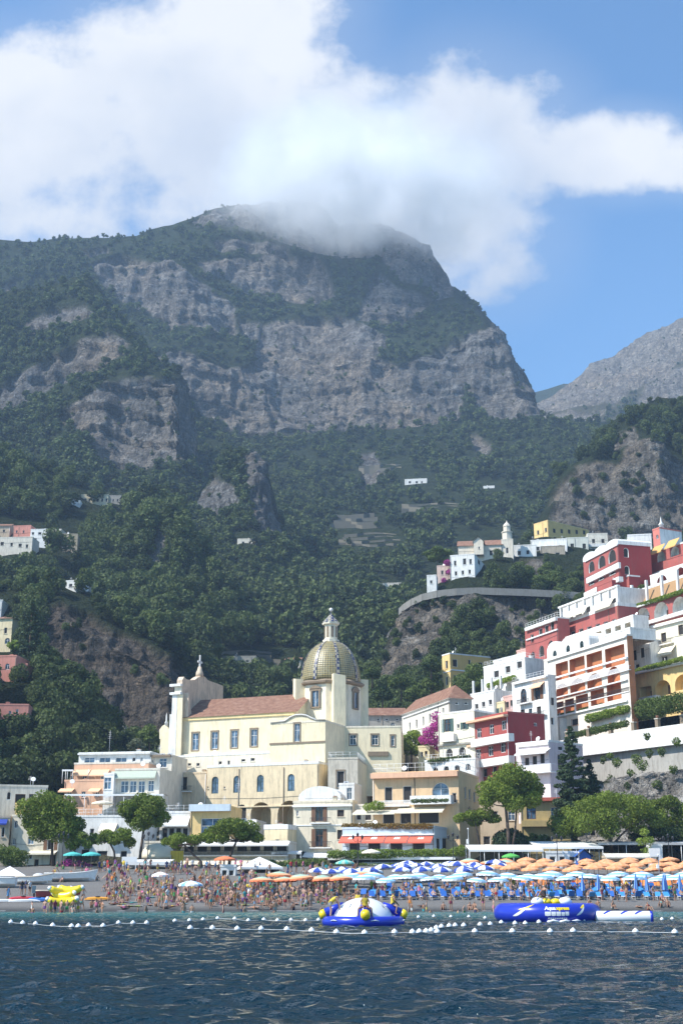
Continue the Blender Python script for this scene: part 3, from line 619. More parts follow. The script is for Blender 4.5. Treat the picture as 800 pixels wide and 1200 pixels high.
HOUSES = []
SHUT = {'g': GREEN_SH, 'b': BROWN}
class House:
    def __init__(s, name, label, cat, px0, px1, ptop, pbot, Y, yaw=0, px2=None, depth=9, wall=WHITE, side=None, roof='flat', group=None, base=0.0, parapet=0.35, rev=None, rise=2.0, roofmat=None, topmat=None, wallname='wall', lab_part=None):
        s.yaw = R(yaw); s.P0 = at(px0, pbot, Y); s.d = Vector((math.cos(s.yaw), math.sin(s.yaw), 0)); s.n = Vector((-math.sin(s.yaw), math.cos(s.yaw), 0))
        s.H = zat(ptop, Y) - s.P0.z
        zc = s.P0.z + s.H * .5
        def solve(o, dr, px):
            lo_, hi = 0.05, 120.0
            for _ in range(60):
                mi = (lo_ + hi) / 2; p = o + dr * mi; p.z = zc
                if proj(p)[0] < px: lo_ = mi
                else: hi = mi
            return lo_
        s.W = solve(s.P0.copy(), s.d, px1); s.D = solve(s.P0 + s.d * s.W, s.n, px2) if px2 else depth
        s.base = base; s.P0.z -= base; s.H += base
        s.root = empty(name, s.P0, s.yaw, label, cat, group)
        s.wall, s.side, s.rev = wall, side or wall, rev or wall
        s.ops = {'f': [], 'r': [], 'l': []}; s.parapet = parapet; s.roof = roof; s.rise = rise; s.roofmat = roofmat or (TILE if roof in ('hip', 'gable', 'shed') else FROOF); s.topmat = topmat or wall; s.wallname = wallname
    # ---- picture -> house coordinates
    def T(s, face):
        if face == 'f': return lambda u, y, z: (u, y, z)
        if face == 'r': return lambda u, y, z: (s.W - y, u, z)
        return lambda u, y, z: (y, s.D - u, z)
    def uv(s, px, py, face='f', off=0.0):
        o = Vector((0, 0, EYE)); r = Vector(ray(px, py))
        if face == 'f': q, nn, ax, a0 = s.P0 - s.n * off, s.n, s.d, s.P0
        elif face == 'r': q, nn, ax, a0 = s.P0 + s.d * (s.W + off), s.d, s.n, s.P0 + s.d * s.W
        else: q, nn, ax, a0 = s.P0 - s.d * off, s.d, -s.n, s.P0 + s.n * s.D
        t = (q - o).dot(nn) / r.dot(nn); p = o + r * t
        return (p - a0).dot(ax), p.z - s.P0.z
    def op(s, px, py, w, h, style='', face='f', dep=None):
        u, z = s.uv(px, py, face); ua, _ = s.uv(px - w / 2, py, face); ub, _ = s.uv(px + w / 2, py, face); _, za = s.uv(px, py + h / 2, face); _, zb = s.uv(px, py - h / 2, face)
        Wf = s.W if face == 'f' else s.D
        ua, ub = max(ua, 0.06), min(ub, Wf - 0.06); za, zb = max(za, 0.02), min(zb, s.H - 0.06)
        if ub - ua < 0.15 or zb - za < 0.2: return s
        for q in s.ops[face]:
            if ua < q['u1'] and ub > q['u0'] and za < q['z1'] and zb > q['z0']: return s
        o = dict(u0=ua, u1=ub, z0=za, z1=zb, arch='a' in style, ah=min((ub - ua) / 2, (zb - za) * .6), dep=dep or (1.7 if 'l' in style else 0.22), style=style)
        s.ops[face].append(o); return s
    def row(s, a, b, n, w, h, style='', face='f', dep=None):
        for k in range(n):
            t = k / max(1, n - 1); s.op(a[0] + (b[0] - a[0]) * t, a[1] + (b[1] - a[1]) * t, w, h, style, face, dep)
        return s
    # ---- building
    def window(s, o, T):
        st = o['style']; y = o['dep']; pane = BGLASS if 'y' in st else GLASS
        if 'l' in st:
            mb = MB(); mb.poly([T(u, y - .004, z) for u, z in outline(o)], s.rev); lg = mb.obj('loggia', s.root)
            if 'n' not in st:
                w = o['u1'] - o['u0']; dh = min(2.2, (o['z1'] - o['z0']) * .72); dw = min(1.6, w * .5); c = (o['u0'] + o['u1']) / 2 + w * .12
                mb = MB(); mb.prism([(c - dw / 2, o['z0'] + .02), (c + dw / 2, o['z0'] + .02), (c + dw / 2, o['z0'] + dh), (c - dw / 2, o['z0'] + dh)], y - .10, y - .012, BROWN)
                mb.v = [T(*v) for v in mb.v]; mb.obj('door', lg)
            return
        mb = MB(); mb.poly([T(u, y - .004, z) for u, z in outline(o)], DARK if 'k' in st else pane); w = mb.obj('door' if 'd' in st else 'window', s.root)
        fm = WPAINT if 'w' in st else BROWN if 'b' in st or 'd' in st else GREEN_SH if 'g' in st else WPAINT
        a = outline(o); b = outline(o, .09); mb = MB(); n = len(a)
        for i in range(n):
            j = (i + 1) % n
            mb.poly([T(a[i][0], y - .07, a[i][1]), T(a[j][0], y - .07, a[j][1]), T(b[j][0], y - .07, b[j][1]), T(b[i][0], y - .07, b[i][1])], fm)
            mb.poly([T(b[i][0], y - .07, b[i][1]), T(b[j][0], y - .07, b[j][1]), T(b[j][0], y - .006, b[j][1]), T(b[i][0], y - .006, b[i][1])], fm)
        c = (o['u0'] + o['u1']) / 2; z1 = o['z1'] - (.12 if not o['arch'] else .2); zz = [(c - .035, c + .035, o['z0'] + .09, z1)]
        if o['z1'] - o['z0'] > 1.3: zh = o['z0'] + (o['z1'] - o['z0']) * .62; zz += [(o['u0'] + .09, c - .036, zh, zh + .06), (c + .036, o['u1'] - .09, zh, zh + .06)]
        if 'k' not in st:
            for (p, q, r_, t_) in zz:
                k = len(mb.v); mb.box(p, q, y - .06, y - .008, r_, t_, fm); mb.v[k:] = [T(*v) for v in mb.v[k:]]
        mb.obj('frame', w)
        if 't' in st:      # stone surround
            mb = MB(); g = .22
            for (p, q, r_, t_) in [(o['u0'] - g, o['u0'] - .003, o['z0'], o['z1']), (o['u1'] + .003, o['u1'] + g, o['z0'], o['z1']), (o['u0'] - g - .05, o['u1'] + g + .05, o['z1'] + .003, o['z1'] + g + .05), (o['u0'] - g, o['u1'] + g, o['z0'] - g, o['z0'] - .003)]:
                k = len(mb.v); mb.box(p, q, -.09, -.003, r_, t_, STONE); mb.v[k:] = [T(*v) for v in mb.v[k:]]
            mb.obj('surround', w)
        elif 'd' not in st and not o['arch']:
            mb = MB(); mb.box(o['u0'] - .08, o['u1'] + .08, -.12, -.003, o['z0'] - .10, o['z0'] - .005, s.rev); mb.v = [T(*v) for v in mb.v]; mb.obj('sill', w)
        for ch in 'G', 'B':
            if ch in st:
                ww = (o['u1'] - o['u0']) * .48
                for (p, q) in ((o['u0'] - ww - .03, o['u0'] - .03), (o['u1'] + .03, o['u1'] + ww + .03)):
                    mb = MB(); mb.box(p, q, -.07, -.004, o['z0'], o['z1'] - (o['ah'] * .4 if o['arch'] else 0), SHUT[ch.lower()]); mb.v = [T(*v) for v in mb.v]; mb.obj('shutter', w)
    def build(s):
        HOUSES.append(s)
        mb = MB(); W_, D, H = s.W, s.D, s.H
        panel(mb, s.T('f'), W_, H, s.ops['f'], s.wall, s.rev)
        panel(mb, s.T('r'), D, H, s.ops['r'], s.side, s.rev); panel(mb, s.T('l'), D, H, s.ops['l'], s.side, s.rev)
        mb.poly([(W_, D, 0), (0, D, 0), (0, D, H), (W_, D, H)], s.side)
        if s.roof == 'flat' and s.parapet:
            h, t = s.parapet, .22; e = .06
            for (x0, x1, y0, y1) in ((-e, W_ + e, -e, t), (-e, W_ + e, D - t, D + e), (-e, t, t + .003, D - t - .003), (W_ - t, W_ + e, t + .003, D - t - .003)):
                mb.box(x0, x1, y0, y1, H + .003, H + h, s.topmat)
        s.body = mb.obj(s.wallname, s.root)
        mb = MB(); o = .45
        if s.roof == 'flat': mb.poly([(.0, .0, H), (W_, 0, H), (W_, D, H), (0, D, H)], s.roofmat)
        elif s.roof == 'hip':
            r = s.rise; k = min(W_, D) / 2
            if W_ >= D: a, b = (k, D / 2, H + r), (W_ - k, D / 2, H + r)
            else: a, b = (W_ / 2, k, H + r), (W_ / 2, D - k, H + r)
            A, B, C_, D_ = (-o, -o, H), (W_ + o, -o, H), (W_ + o, D + o, H), (-o, D + o, H)
            if W_ >= D: fs = [[A, B, b, a], [B, C_, b], [C_, D_, a, b], [D_, A, a]]
            else: fs = [[A, B, a], [B, C_, b, a], [C_, D_, b], [D_, A, a, b]]
            for f in fs: mb.poly(f, s.roofmat)
            mb.poly([D_, C_, B, A], WPAINT)
        elif s.roof == 'gable':   # ridge along the facade
            r = s.rise
            for f in ([(-o, -o, H - .1), (W_ + o, -o, H - .1), (W_ + o, D / 2, H + r), (-o, D / 2, H + r)], [(W_ + o, D + o, H - .1), (-o, D + o, H - .1), (-o, D / 2, H + r), (W_ + o, D / 2, H + r)]): mb.poly(f, s.roofmat)
            g = MB(); g.poly([(W_, 0, H), (W_, D, H), (W_, D / 2, H + r - .15)], s.side); g.poly([(0, D, H), (0, 0, H), (0, D / 2, H + r - .15)], s.side); g.obj('gable', s.root)
        elif s.roof == 'front_gable':
            r = s.rise
            for f in ([(-o, -o, H - .1), (W_ / 2, -o, H + r), (W_ / 2, D + o, H + r), (-o, D + o, H - .1)], [(W_ / 2, -o, H + r), (W_ + o, -o, H - .1), (W_ + o, D + o, H - .1), (W_ / 2, D + o, H + r)]): mb.poly(f, s.roofmat)
            g = MB(); g.poly([(0, 0, H), (W_, 0, H), (W_ / 2, 0, H + r - .15)], s.wall); g.obj('gable', s.root)
        elif s.roof == 'vault':   # barrel along the depth
            n = 10; pts = [(W_ / 2 - (W_ / 2 + .1) * math.cos(math.pi * k / n), H + s.rise * math.sin(math.pi * k / n)) for k in range(n + 1)]
            mb.prism(pts, -.05, D, s.roofmat)
        if mb.f: mb.obj('roof', s.root)
        for f in s.ops:
            for o_ in s.ops[f]: s.window(o_, s.T(f))
        return s
    def balcony(s, px0, px1, pfl, prt, style='w', proj_=1.0, face='f', slab=WPAINT, mat=None):
        T = s.T(face); u0, z = s.uv((px0 + px1) / 2, pfl, face, proj_); _, z1 = s.uv((px0 + px1) / 2, prt, face, proj_)
        u0, _ = s.uv(px0, pfl, face, proj_); u1, _ = s.uv(px1, pfl, face, proj_)
        def bx(mb, *a):
            k = len(mb.v); mb.box(*a); mb.v[k:] = [T(*v) for v in mb.v[k:]]
        mb = MB(); bx(mb, u0, u1, -proj_, -.004, z - .16, z, slab); b = mb.obj('balcony', s.root)
        mb = MB(); h = max(.75, z1 - z)
        if style == 'w':
            for a in ((u0, u1, -proj_, -proj_ + .12, z + .003, z + h), (u0, u0 + .12, -proj_ + .123, -.005, z + .003, z + h), (u1 - .12, u1, -proj_ + .123, -.005, z + .003, z + h)): bx(mb, *a, mat or WHITE)
        else:
            m = mat or (IRON if style == 'r' else WPAINT)
            for a in ((u0, u1, -proj_, -proj_ + .05, z + h - .06, z + h), (u0, u1, -proj_, -proj_ + .05, z + .10, z + .15)): bx(mb, *a, m)
            for uu in (u0, u1 - .05): bx(mb, uu, uu + .05, -proj_ + .053, -.005, z + h - .06, z + h, m)
            n = max(3, int((u1 - u0) / .22))
            for k in range(n + 1):
                uu = u0 + (u1 - u0 - .05) * k / n; bx(mb, uu, uu + (.05 if style == 'r' else .10), -proj_ + .005, -proj_ + .045, z + .003 if k % 4 == 0 else z + .15, z + h - .06, m)
        mb.obj('railing', b); return b
    def awning(s, px0, px1, ptop, pbot, mat, pr=1.4, face='f', name='awning', valance=.22):
        T = s.T(face); u0, z1 = s.uv(px0, ptop, face); u1, _ = s.uv(px1, ptop, face); _, z0 = s.uv((px0 + px1) / 2, pbot, face, pr); z0 = min(z0, z1 - .15)
        mb = MB(); vs = [(u0, -.01, z1), (u1, -.01, z1), (u1, -pr, z0), (u0, -pr, z0)]
        top = [T(*v) for v in vs]; lo_ = [T(v[0], v[1], v[2] - .04) for v in vs]
        mb.poly(top[::-1], mat); mb.poly(lo_, mat)
        for i in range(4): j = (i + 1) % 4; mb.poly([top[i], top[j], lo_[j], lo_[i]], mat)
        if valance: k = len(mb.v); mb.box(u0, u1, -pr - .02, -pr - .003, z0 - valance, z0 + .02, mat); mb.v[k:] = [T(*v) for v in mb.v[k:]]
        return mb.obj(name, s.root)
    def band(s, px0, px1, ptop, pbot, mat, pr=.15, face='f', name='cornice'):
        T = s.T(face); u0, z1 = s.uv(px0, ptop, face); u1, _ = s.uv(px1, ptop, face); _, z0 = s.uv(px0, pbot, face)
        u0, u1 = max(u0, -.1), min(u1, (s.W if face == 'f' else s.D) + .1)
        mb = MB(); mb.box(u0, u1, -pr, -.004, z0, max(z1, z0 + .08), mat); mb.v = [T(*v) for v in mb.v]; return mb.obj(name, s.root)
    def onroof(s, kind, u, v, k=1.0):
        z = s.H + .01; mb = MB()
        if kind == 'dish':
            mb.tube([(u, v, z), (u, v, z + 1.2 * k)], .04, STEEL); c = Vector((u, v - .1, z + 1.35 * k)); Mx = Matrix.Translation(c) @ Matrix.Rotation(R(65), 4, 'X')
            mb.lathe([(0, -.12), (.25, -.09), (.45, 0), (.43, .02), (.2, -.06), (0, -.08)], mat=WPAINT, seg=14, M=Mx); return mb.obj('satellite_dish', s.root)
        if kind == 'aerial':
            mb.tube([(u, v, z), (u, v, z + 3.2 * k)], .03, STEEL, 5)
            for q in range(4): mb.tube([(u - .5 + .06 * q, v, z + (2.2 + .25 * q) * k), (u + .5 - .06 * q, v, z + (2.2 + .25 * q) * k)], .015, STEEL, 4)
            return mb.obj('aerial', s.root)
        if kind == 'ac':
            mb.box(u - .45, u + .45, v - .18, v + .18, z, z + .65, STEEL); mb.lathe([(.24, 0), (.24, .02), (0, .02)], (0, 0, 0), IRON, 12, M=Matrix.Translation((u, v - .185, z + .33)) @ Matrix.Rotation(R(90), 4, 'X')); return mb.obj('air_conditioner', s.root)
        if kind == 'chimney':
            mb.box(u - .35, u + .35, v - .35, v + .35, z, z + 1.3 * k, s.topmat); mb.box(u - .45, u + .45, v - .45, v + .45, z + 1.303 * k, z + 1.42 * k, s.topmat); mb.box(u - .28, u + .28, v - .28, v + .28, z + 1.423 * k, z + 1.7 * k, TILE); return mb.obj('chimney', s.root)
        if kind == 'rail':
            pass
def roofrail(h, mat=WPAINT, hh=1.0, step=1.2):
    mb = MB(); z = h.H + (h.parapet if h.roof == 'flat' else 0)
    pts = [(.1, h.D - .1), (.1, .1), (h.W - .1, .1), (h.W - .1, h.D - .1)]
    for (a, b) in zip(pts, pts[1:]):
        L = math.hypot(b[0] - a[0], b[1] - a[1]); n = max(1, int(L / step))
        for k in range(n + 1): t = k / n; x, y = a[0] + (b[0] - a[0]) * t, a[1] + (b[1] - a[1]) * t; mb.tube([(x, y, z - .05), (x, y, z + hh)], .03, mat, 4)
        for q in (.5, 1.0): mb.tube([(*a, z + hh * q), (*b, z + hh * q)], .03, mat, 4)
    return mb.obj('railing', h.root)
# ------------------------------------------------------------------ the town: terrain under it
def zl(z, Y):  # py of height z at distance Y
    return proj((0, Y, z))[1]
EARTH = plaster('dry_earth', (0.30, 0.26, 0.20), 0.4)
town = relief('town_slope', [
    lv([(-200, zl(5.85, 206)), (900, zl(5.85, 206))], 206), lv([(-200, zl(6.2, 219)), (900, zl(6.2, 219))], 219),
    [(-200, 990, 226), (300, 990, 228), (420, 1000, 234), (560, 990, 242), (650, 965, 248), (690, 935, 252), (750, 925, 240), (900, 915, 226)],
    [(-200, 945, 258), (180, 930, 270), (300, 940, 280), (420, 912, 286), (500, 895, 290), (600, 885, 282), (660, 880, 276), (740, 850, 258), (900, 825, 236)],
    [(-200, 930, 285), (180, 915, 300), (300, 905, 315), (430, 885, 322), (500, 865, 325), (570, 840, 315), (640, 800, 306), (730, 760, 296), (900, 700, 276)],
    [(-200, 920, 320), (300, 895, 345), (430, 872, 355), (520, 822, 355), (575, 808, 350), (640, 765, 336), (690, 725, 330), (760, 690, 322), (900, 640, 306)],
    [(-200, 915, 360), (430, 865, 395), (520, 818, 395), (600, 775, 385), (690, 722, 380), (760, 688, 375), (900, 640, 360)]],
    -400, 1150, 4, [], rockmat('town_ground', (0.36, 0.34, 0.30), (0.40, 0.33, 0.25), (0.13, 0.12, 0.07)), amp=(2, .5), nscale=15, back=(40, 40), kind='structure')
rockfoot = relief('rock_foot', [
    [(675, 985, 226), (900, 985, 206)], [(675, 940, 236), (700, 937, 234), (800, 935, 222), (900, 933, 210)],
    [(675, 922, 243), (700, 916, 240), (740, 908, 236), (800, 901, 229), (900, 893, 216)], [(675, 920, 250), (700, 914, 247), (740, 906, 243), (800, 899, 238), (900, 891, 226)]],
    675, 1150, 1.6, [[(600, 1000), (600, 850), (1200, 850), (1200, 1000)]], rockmat('grey_sea_rock', (0.40, 0.38, 0.35), (0.44, 0.37, 0.29), SOIL), amp=(3.2, 1), nscale=9, jit=3, back=(10, 10), ledge=0.5)

def merge(a, b):
    A = Matrix.Translation(a.P0) @ Matrix.Rotation(a.yaw, 4, 'Z'); B = Matrix.Translation(b.P0) @ Matrix.Rotation(b.yaw, 4, 'Z')
    for ch in [o for o in bpy.data.objects if o.parent == b.root]:
        ch.parent = a.root; ch.matrix_basis = A.inverted() @ B @ ch.matrix_basis
    bpy.data.objects.remove(b.root); b.gone = True
SUB = 'sub'
def H(*a, **k): return House(*a, **k)
def sub(main, px0, px1, ptop, pbot, Y, **k):
    h = House('wing', None, None, px0, px1, ptop, pbot, Y, **k); return h

# ---- left beach houses
h = H('white_house', 'white flat roofed house with an arched window below the dark left slope', 'house', -32, 55, 921, 968, 233, yaw=14, wall=OFFW, base=3)
h.op(10.7, 932.5, 4.8, 9.5, 'ak').op(24, 937, 12, 13, 'kb').op(37, 934, 5.5, 7, 'b').op(47.5, 935, 5, 5, 'b').build(); h.onroof('dish', 10, 3, 1.2); h.onroof('dish', 17, 3, 1.0)
h = H('yellow_house', 'low yellow flat roofed house wedged behind the cream house with the arched window', 'house', 17, 66, 943, 966, 226, yaw=-3, wall=YELLOW, base=3); h.op(30, 953, 4, 7, 'k').build()
h = H('cream_house', 'weathered cream house with one small arched window, behind the tall pine by the beach', 'house', 10, 70, 957, 1024, 219, yaw=-6, wall=plaster('cream_grey_plaster', (0.72, 0.64, 0.50), .5), base=1)
h.op(19, 966, 4.5, 9, 'a').op(17, 986, 4, 8).op(36.5, 985, 7, 9, 'wy').op(59.5, 990, 8, 12, 'kB').op(36, 1003, 4, 8, 'k').op(43, 1012, 5, 10, 'dk').op(62, 1008, 7, 13, 'dk').build(); h.awning(34, 68, 997, 1000, CRCANV, 1.6)
h = H('tan_house', 'narrow shaded house with a blue awning at the left edge of the beach row', 'house', -40, 10, 958, 1024, 217, yaw=8, wall=TAN, base=1); h.op(4, 975, 4, 12, 'k').op(3, 1000, 5, 8, 'k').build(); h.awning(-6, 9.5, 948 + 12, 965, BCANV, 1.5)
h = H('white_house', 'white house with a tilted cream awning high on its front, behind the leaning beach pines', 'house', 71, 166, 958, 1022, 224, yaw=-8, wall=WHITE, base=1)
h.op(79, 983, 4.5, 8).op(86, 1001, 6, 9, 'k').op(100, 1003, 9, 15, 'dk').op(120, 1003, 12, 12, 'k').op(152, 977, 5, 10, 'g').op(108, 975, 5, 8, 'k').op(145, 1003, 8, 12, 'k').build(); h.awning(119, 138, 965, 974, CRCANV, 1.6); h.onroof('ac', 6, 1.5); roofrail(h)
hotel = h = H('hotel', 'peach terraced hotel with small orange awnings and a white top floor, left of the church', 'hotel', 72, 146, 916, 985, 242, yaw=-10, wall=PEACH, base=4)
h.op(81, 930, 6, 8, 'w').op(114, 930, 5, 8, 'w').op(98, 931, 5, 7, 'w').build(); h.awning(71.5, 88, 924, 927, PCANV, 1.3); h.awning(106, 119, 924, 927, PCANV, 1.3)
b = sub(h, 86, 174, 896, 920, 247, yaw=-10, wall=PEACH, topmat=OFFW); b.op(99, 911, 5, 9, 'wd').op(121, 911, 6, 9, 'y').build(); b.awning(87, 107, 902, 908, PCANV, 1.5); b.awning(108, 129, 902, 908, PCANV, 1.5); merge(h, b)
b = sub(h, 92, 177, 884, 900, 251, yaw=-10, wall=WHITE); b.op(105, 891.5, 12, 8, 'y').op(123, 891.5, 13, 8, 'y').op(142, 891.5, 13, 8, 'y').op(157, 890, 4, 5, 'k').op(166, 890, 3, 5).build(); b.band(92, 177, 883, 885, WHITE, .5); b.onroof('aerial', 5, 3, 1.5); b.onroof('chimney', 11, 3, .7); merge(h, b)
b = sub(h, 131, 186, 903, 990, 240, yaw=-10, wall=OFFW); b.op(146, 922, 9, 14, 'y').op(156, 922, 8, 14, 'y').op(166, 922, 8, 14, 'y').op(177, 921, 7, 13, 'y').op(146, 945, 6, 8, 'k').op(160, 945, 6, 8).build(); b.awning(131, 184, 904, 911, GREENBAND, 1.0); b.onroof('dish', 5, 1, .9); b.onroof('dish', 8, 1, .6); b.band(131, 186, 931, 933, WPAINT, .8); merge(h, b)
b = sub(h, 118, 132, 908, 990, 239, yaw=-10, wall=WHITE); b.op(125, 918, 11, 14, 'yw').build(); merge(h, b)
h = H('grey_house', 'grey white house with an overhanging dark roof edge, squeezed between hotel and church terrace', 'house', 174, 200, 887, 985, 249, yaw=-12, wall=OFFW, base=2); h.op(178.5, 892, 3, 4, 'k').op(191, 894, 9, 11, 'y').op(185, 925, 5, 8, 'k').build(); h.band(172, 201, 885, 887.5, STONE, .7); h.onroof('ac', 2, .6); h.onroof('ac', 3.4, .6)
# ---- row under the church
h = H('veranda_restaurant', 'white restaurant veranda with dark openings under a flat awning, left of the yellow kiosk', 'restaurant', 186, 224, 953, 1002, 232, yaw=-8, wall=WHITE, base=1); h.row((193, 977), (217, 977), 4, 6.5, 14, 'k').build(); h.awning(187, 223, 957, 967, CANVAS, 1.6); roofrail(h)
h = H('kiosk', 'yellow pavilion with a wide bluish window and white slab roof below the church arches', 'pavilion', 222, 270, 947, 1002, 230, yaw=-8, wall=YELLOW, base=1); h.op(249, 971, 27, 24, 'yw').build(); h.band(221, 271, 943, 951, PBLUE, 1.0, name='slab'); h.onroof('aerial', 8, 2, 1.6); h.balcony(223, 270, 986, 981, 'p', 1.2)
h = H('white_pavilion', 'white glass fronted terrace building between the yellow pavilion and the church arch', 'building', 271, 300, 963, 1002, 234, yaw=-8, wall=WHITE, base=1); h.op(278, 974, 9, 11, 'k').op(291, 974, 12, 9, 'yw').op(286, 988, 20, 8, 'k').build(); h.awning(272, 301, 962, 966, CANVAS, 1.5); h.onroof('ac', 2, .8)
h = H('beach_restaurant', 'long low beach restaurant with a dark open gallery behind the pines', 'restaurant', 168, 338, 988, 1026, 215, yaw=-6, wall=OFFW, base=1)
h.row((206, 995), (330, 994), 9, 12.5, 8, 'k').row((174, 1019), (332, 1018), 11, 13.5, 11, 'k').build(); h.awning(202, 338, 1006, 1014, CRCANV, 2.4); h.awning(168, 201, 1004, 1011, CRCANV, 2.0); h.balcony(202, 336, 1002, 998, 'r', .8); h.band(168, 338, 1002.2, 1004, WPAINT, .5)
h.awning(202, 340, 986.5, 990, CANVAS, 1.8)
h = H('cottage', 'small yellow cottage with a white parapet in front of the large church arch', 'cottage', 309, 337, 972, 1004, 224, yaw=-18, wall=CREAM, topmat=WHITE, base=1, parapet=.8); h.op(325, 987, 4.5, 7, 'k').op(316, 988, 3, 6).build(); h.onroof('chimney', 2.2, 2, .7)
h = H('shuttered_house', 'pale house with brown shutters, two iron balconies and a white vaulted roof', 'house', 343, 413, 941, 1006, 227, yaw=-15, wall=plaster('pale_cream_plaster', (0.76, 0.67, 0.51), .4), base=1, px2=418)
h.op(374, 953, 9, 19, 'dB').op(374, 982, 9, 21, 'dB').op(399, 953, 8, 8, 'bk').op(398, 978, 6, 11, 'bk').op(348.5, 953, 3, 7).op(408, 978, 5, 9, 'bk').op(355, 1001, 8, 7, 'k').build()
h.balcony(363, 386, 964, 958, 'r', .8); h.balcony(362, 387, 993, 986, 'r', .8); h.awning(357, 386, 999, 1004, CANVAS, 1.5); h.band(343, 413, 944, 946, WPAINT, .35); h.band(343, 413, 967, 968, WPAINT, .1)
b = sub(h, 350, 399, 936, 945, 230, yaw=-15, wall=WHITE, roof='vault', roofmat=WHITE, rise=2.1, depth=7); b.build(); merge(h, b)
b = sub(h, 397, 415, 920, 945, 231, yaw=-15, wall=WHITE, depth=5); b.op(409, 930, 6, 14, 'y').build(); b.onroof('ac', 1.2, .6); merge(h, b)

# ---- orange restaurant block
LP = plaster('light_peach_plaster', (0.76, 0.53, 0.31), .3); SHADED_PEACH = plaster('shaded_peach_plaster', (0.66, 0.50, 0.28), .35)  # darker tan: the hotel side wall's shade put into its colour
h = H('terrace_hotel', 'peach terraced hotel with a big arched window and roof railing, right of the church apse', 'hotel', 437, 538, 908, 1012, 223, yaw=-20, px2=562, wall=LP, side=SHADED_PEACH, base=1)
h.op(455, 931, 9, 18, 'k').op(477, 931, 10, 20, 'k').op(516, 927, 20, 20, 'awy').op(455, 959, 14, 13, 'k').op(475, 959, 13, 13, 'k').op(502, 958, 24, 14, 'k').op(532, 935, 5, 12, 'k')
h.op(545, 929, 2.2, 14, 'k', 'r').op(550, 931, 2.2, 13, 'k', 'r').op(555.5, 934, 2.2, 12, 'k', 'r').op(549.5, 948, 2.6, 6, 'ak', 'r').op(555.5, 951, 2.6, 6, 'ak', 'r').build()
h.band(436, 539, 907, 913, PEACH, 1.1, name='slab'); h.balcony(480, 528, 941, 932, 'w', 2.0); h.balcony(438, 479, 944, 938, 'p', 1.0); h.awning(418, 467, 949, 953, CRCANV, 2.4); h.awning(468, 523, 946, 951, CRCANV, 2.6); roofrail(h, WPAINT, 1.4)
b = sub(h, 413, 441, 945, 1010, 226, yaw=-20, wall=OFFW, depth=6); b.op(420, 957, 6, 8, 'k').op(431, 957, 8, 9, 'k').build(); merge(h, b)
ver = h = H('seafront_restaurant', 'pale blue glazed restaurant under four red scalloped awnings', 'restaurant', 401, 509, 972, 1012, 217, yaw=-20, px2=529, wall=PBLUE, base=1)
h.op(415, 993, 13, 12, 'k').op(438, 993, 15, 12, 'k').op(464, 993, 15, 12, 'k').op(490, 993, 15, 12, 'k').op(513.5, 989, 5, 14, 'k', 'r').op(521, 989, 6, 14, 'k', 'r').build()
for a, b_ in ((400, 425.5), (426.5, 452), (453, 479), (480, 507.5)):
    aw = h.awning(a, b_, 980, 986.5, RCANV, 1.5)
    mb = MB(); c = (a + b_) / 2; u, z1 = h.uv(c, 980, 'f'); _, z0 = h.uv(c, 986.5, 'f', 1.5)
    for dx, w_ in ((-.35, .3), (0, .42), (.35, .3)):
        vs = [(u + dx - w_ / 2, -.78, z0 + (z1 - z0) * .48), (u + dx + w_ / 2, -.78, z0 + (z1 - z0) * .48), (u + dx + w_ / 2, -.28, z0 + (z1 - z0) * .8), (u + dx, -.2, z0 + (z1 - z0) * .87), (u + dx - w_ / 2, -.28, z0 + (z1 - z0) * .8)]
        mb.poly([(x, y, z + .03) for x, y, z in vs], WPAINT)
    e = mb.obj('emblem', aw)
h.band(401, 509, 978.5, 980, WPAINT, .3); h.onroof('chimney', 3, 4, .01) if 0 else None
h = H('terrace_bar', 'dark beach bar under the hedge topped white slab, below the red awnings', 'bar', 386, 533, 1006, 1030, 211, yaw=-8, wall=DARK, base=1, topmat=WPAINT, parapet=.25)  # near-black walls: shade under the slab put into their colour
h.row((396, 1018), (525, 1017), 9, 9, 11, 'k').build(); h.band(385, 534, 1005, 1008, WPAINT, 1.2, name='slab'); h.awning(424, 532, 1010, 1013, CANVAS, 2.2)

# ---- right slope, low houses
h = H('hospice', 'long cream house with a clay hip roof and wall full of narrow windows', 'house', 471.5, 527, 838, 886, 292, yaw=-72, px2=553, wall=plaster('hospice_plaster', (0.78, 0.74, 0.64), .3), side=GREYST_SHADE, roof='hip', rise=3.2, base=4)  # grey side: the end wall's shade put into its colour
h.row((480, 851), (519, 834), 6, 2.0, 9, 'k').row((480, 867), (519, 852), 6, 2.0, 8, 'k').op(535, 824, 4, 3, 'k', 'r').op(546, 824, 4, 3, 'k', 'r').op(541, 838, 8, 12, 'a', 'r').build(); h.band(472, 527, 841, 842, WPAINT, .3)
h = H('tiled_house', 'grey stone house with a low clay tiled roof directly right of the church drum', 'house', 430, 474, 838, 880, 297, yaw=0, wall=GREYST_SHADE, roof='gable', rise=2.2, depth=8, base=4); h.op(460, 850, 6, 7, 'a').op(443, 843, 3, 3, 'k').op(453, 843, 3, 3, 'k').op(465, 843, 3, 3, 'k').build()
CW = plaster('butter_plaster', (0.80, 0.74, 0.58), .25)
h = H('butter_house', 'butter coloured house with dark green shutters and a boxed balcony, beside bougainvillea', 'house', 514, 556, 838, 895, 257, yaw=-42, px2=588, wall=CW, side=GREYST_SHADE, base=3, topmat=WHITE)
h.op(524, 850, 7, 15, 'dG').op(536.5, 851, 3, 5, 'k').op(544, 850.5, 4.5, 8, 'gG').op(526, 882, 8, 10, 'ak').op(541, 880, 8, 10, 'ak').build(); h.balcony(515, 531, 868, 860, 'w', 1.1); h.band(514, 556, 873, 875, GREYST_SHADE, .5)
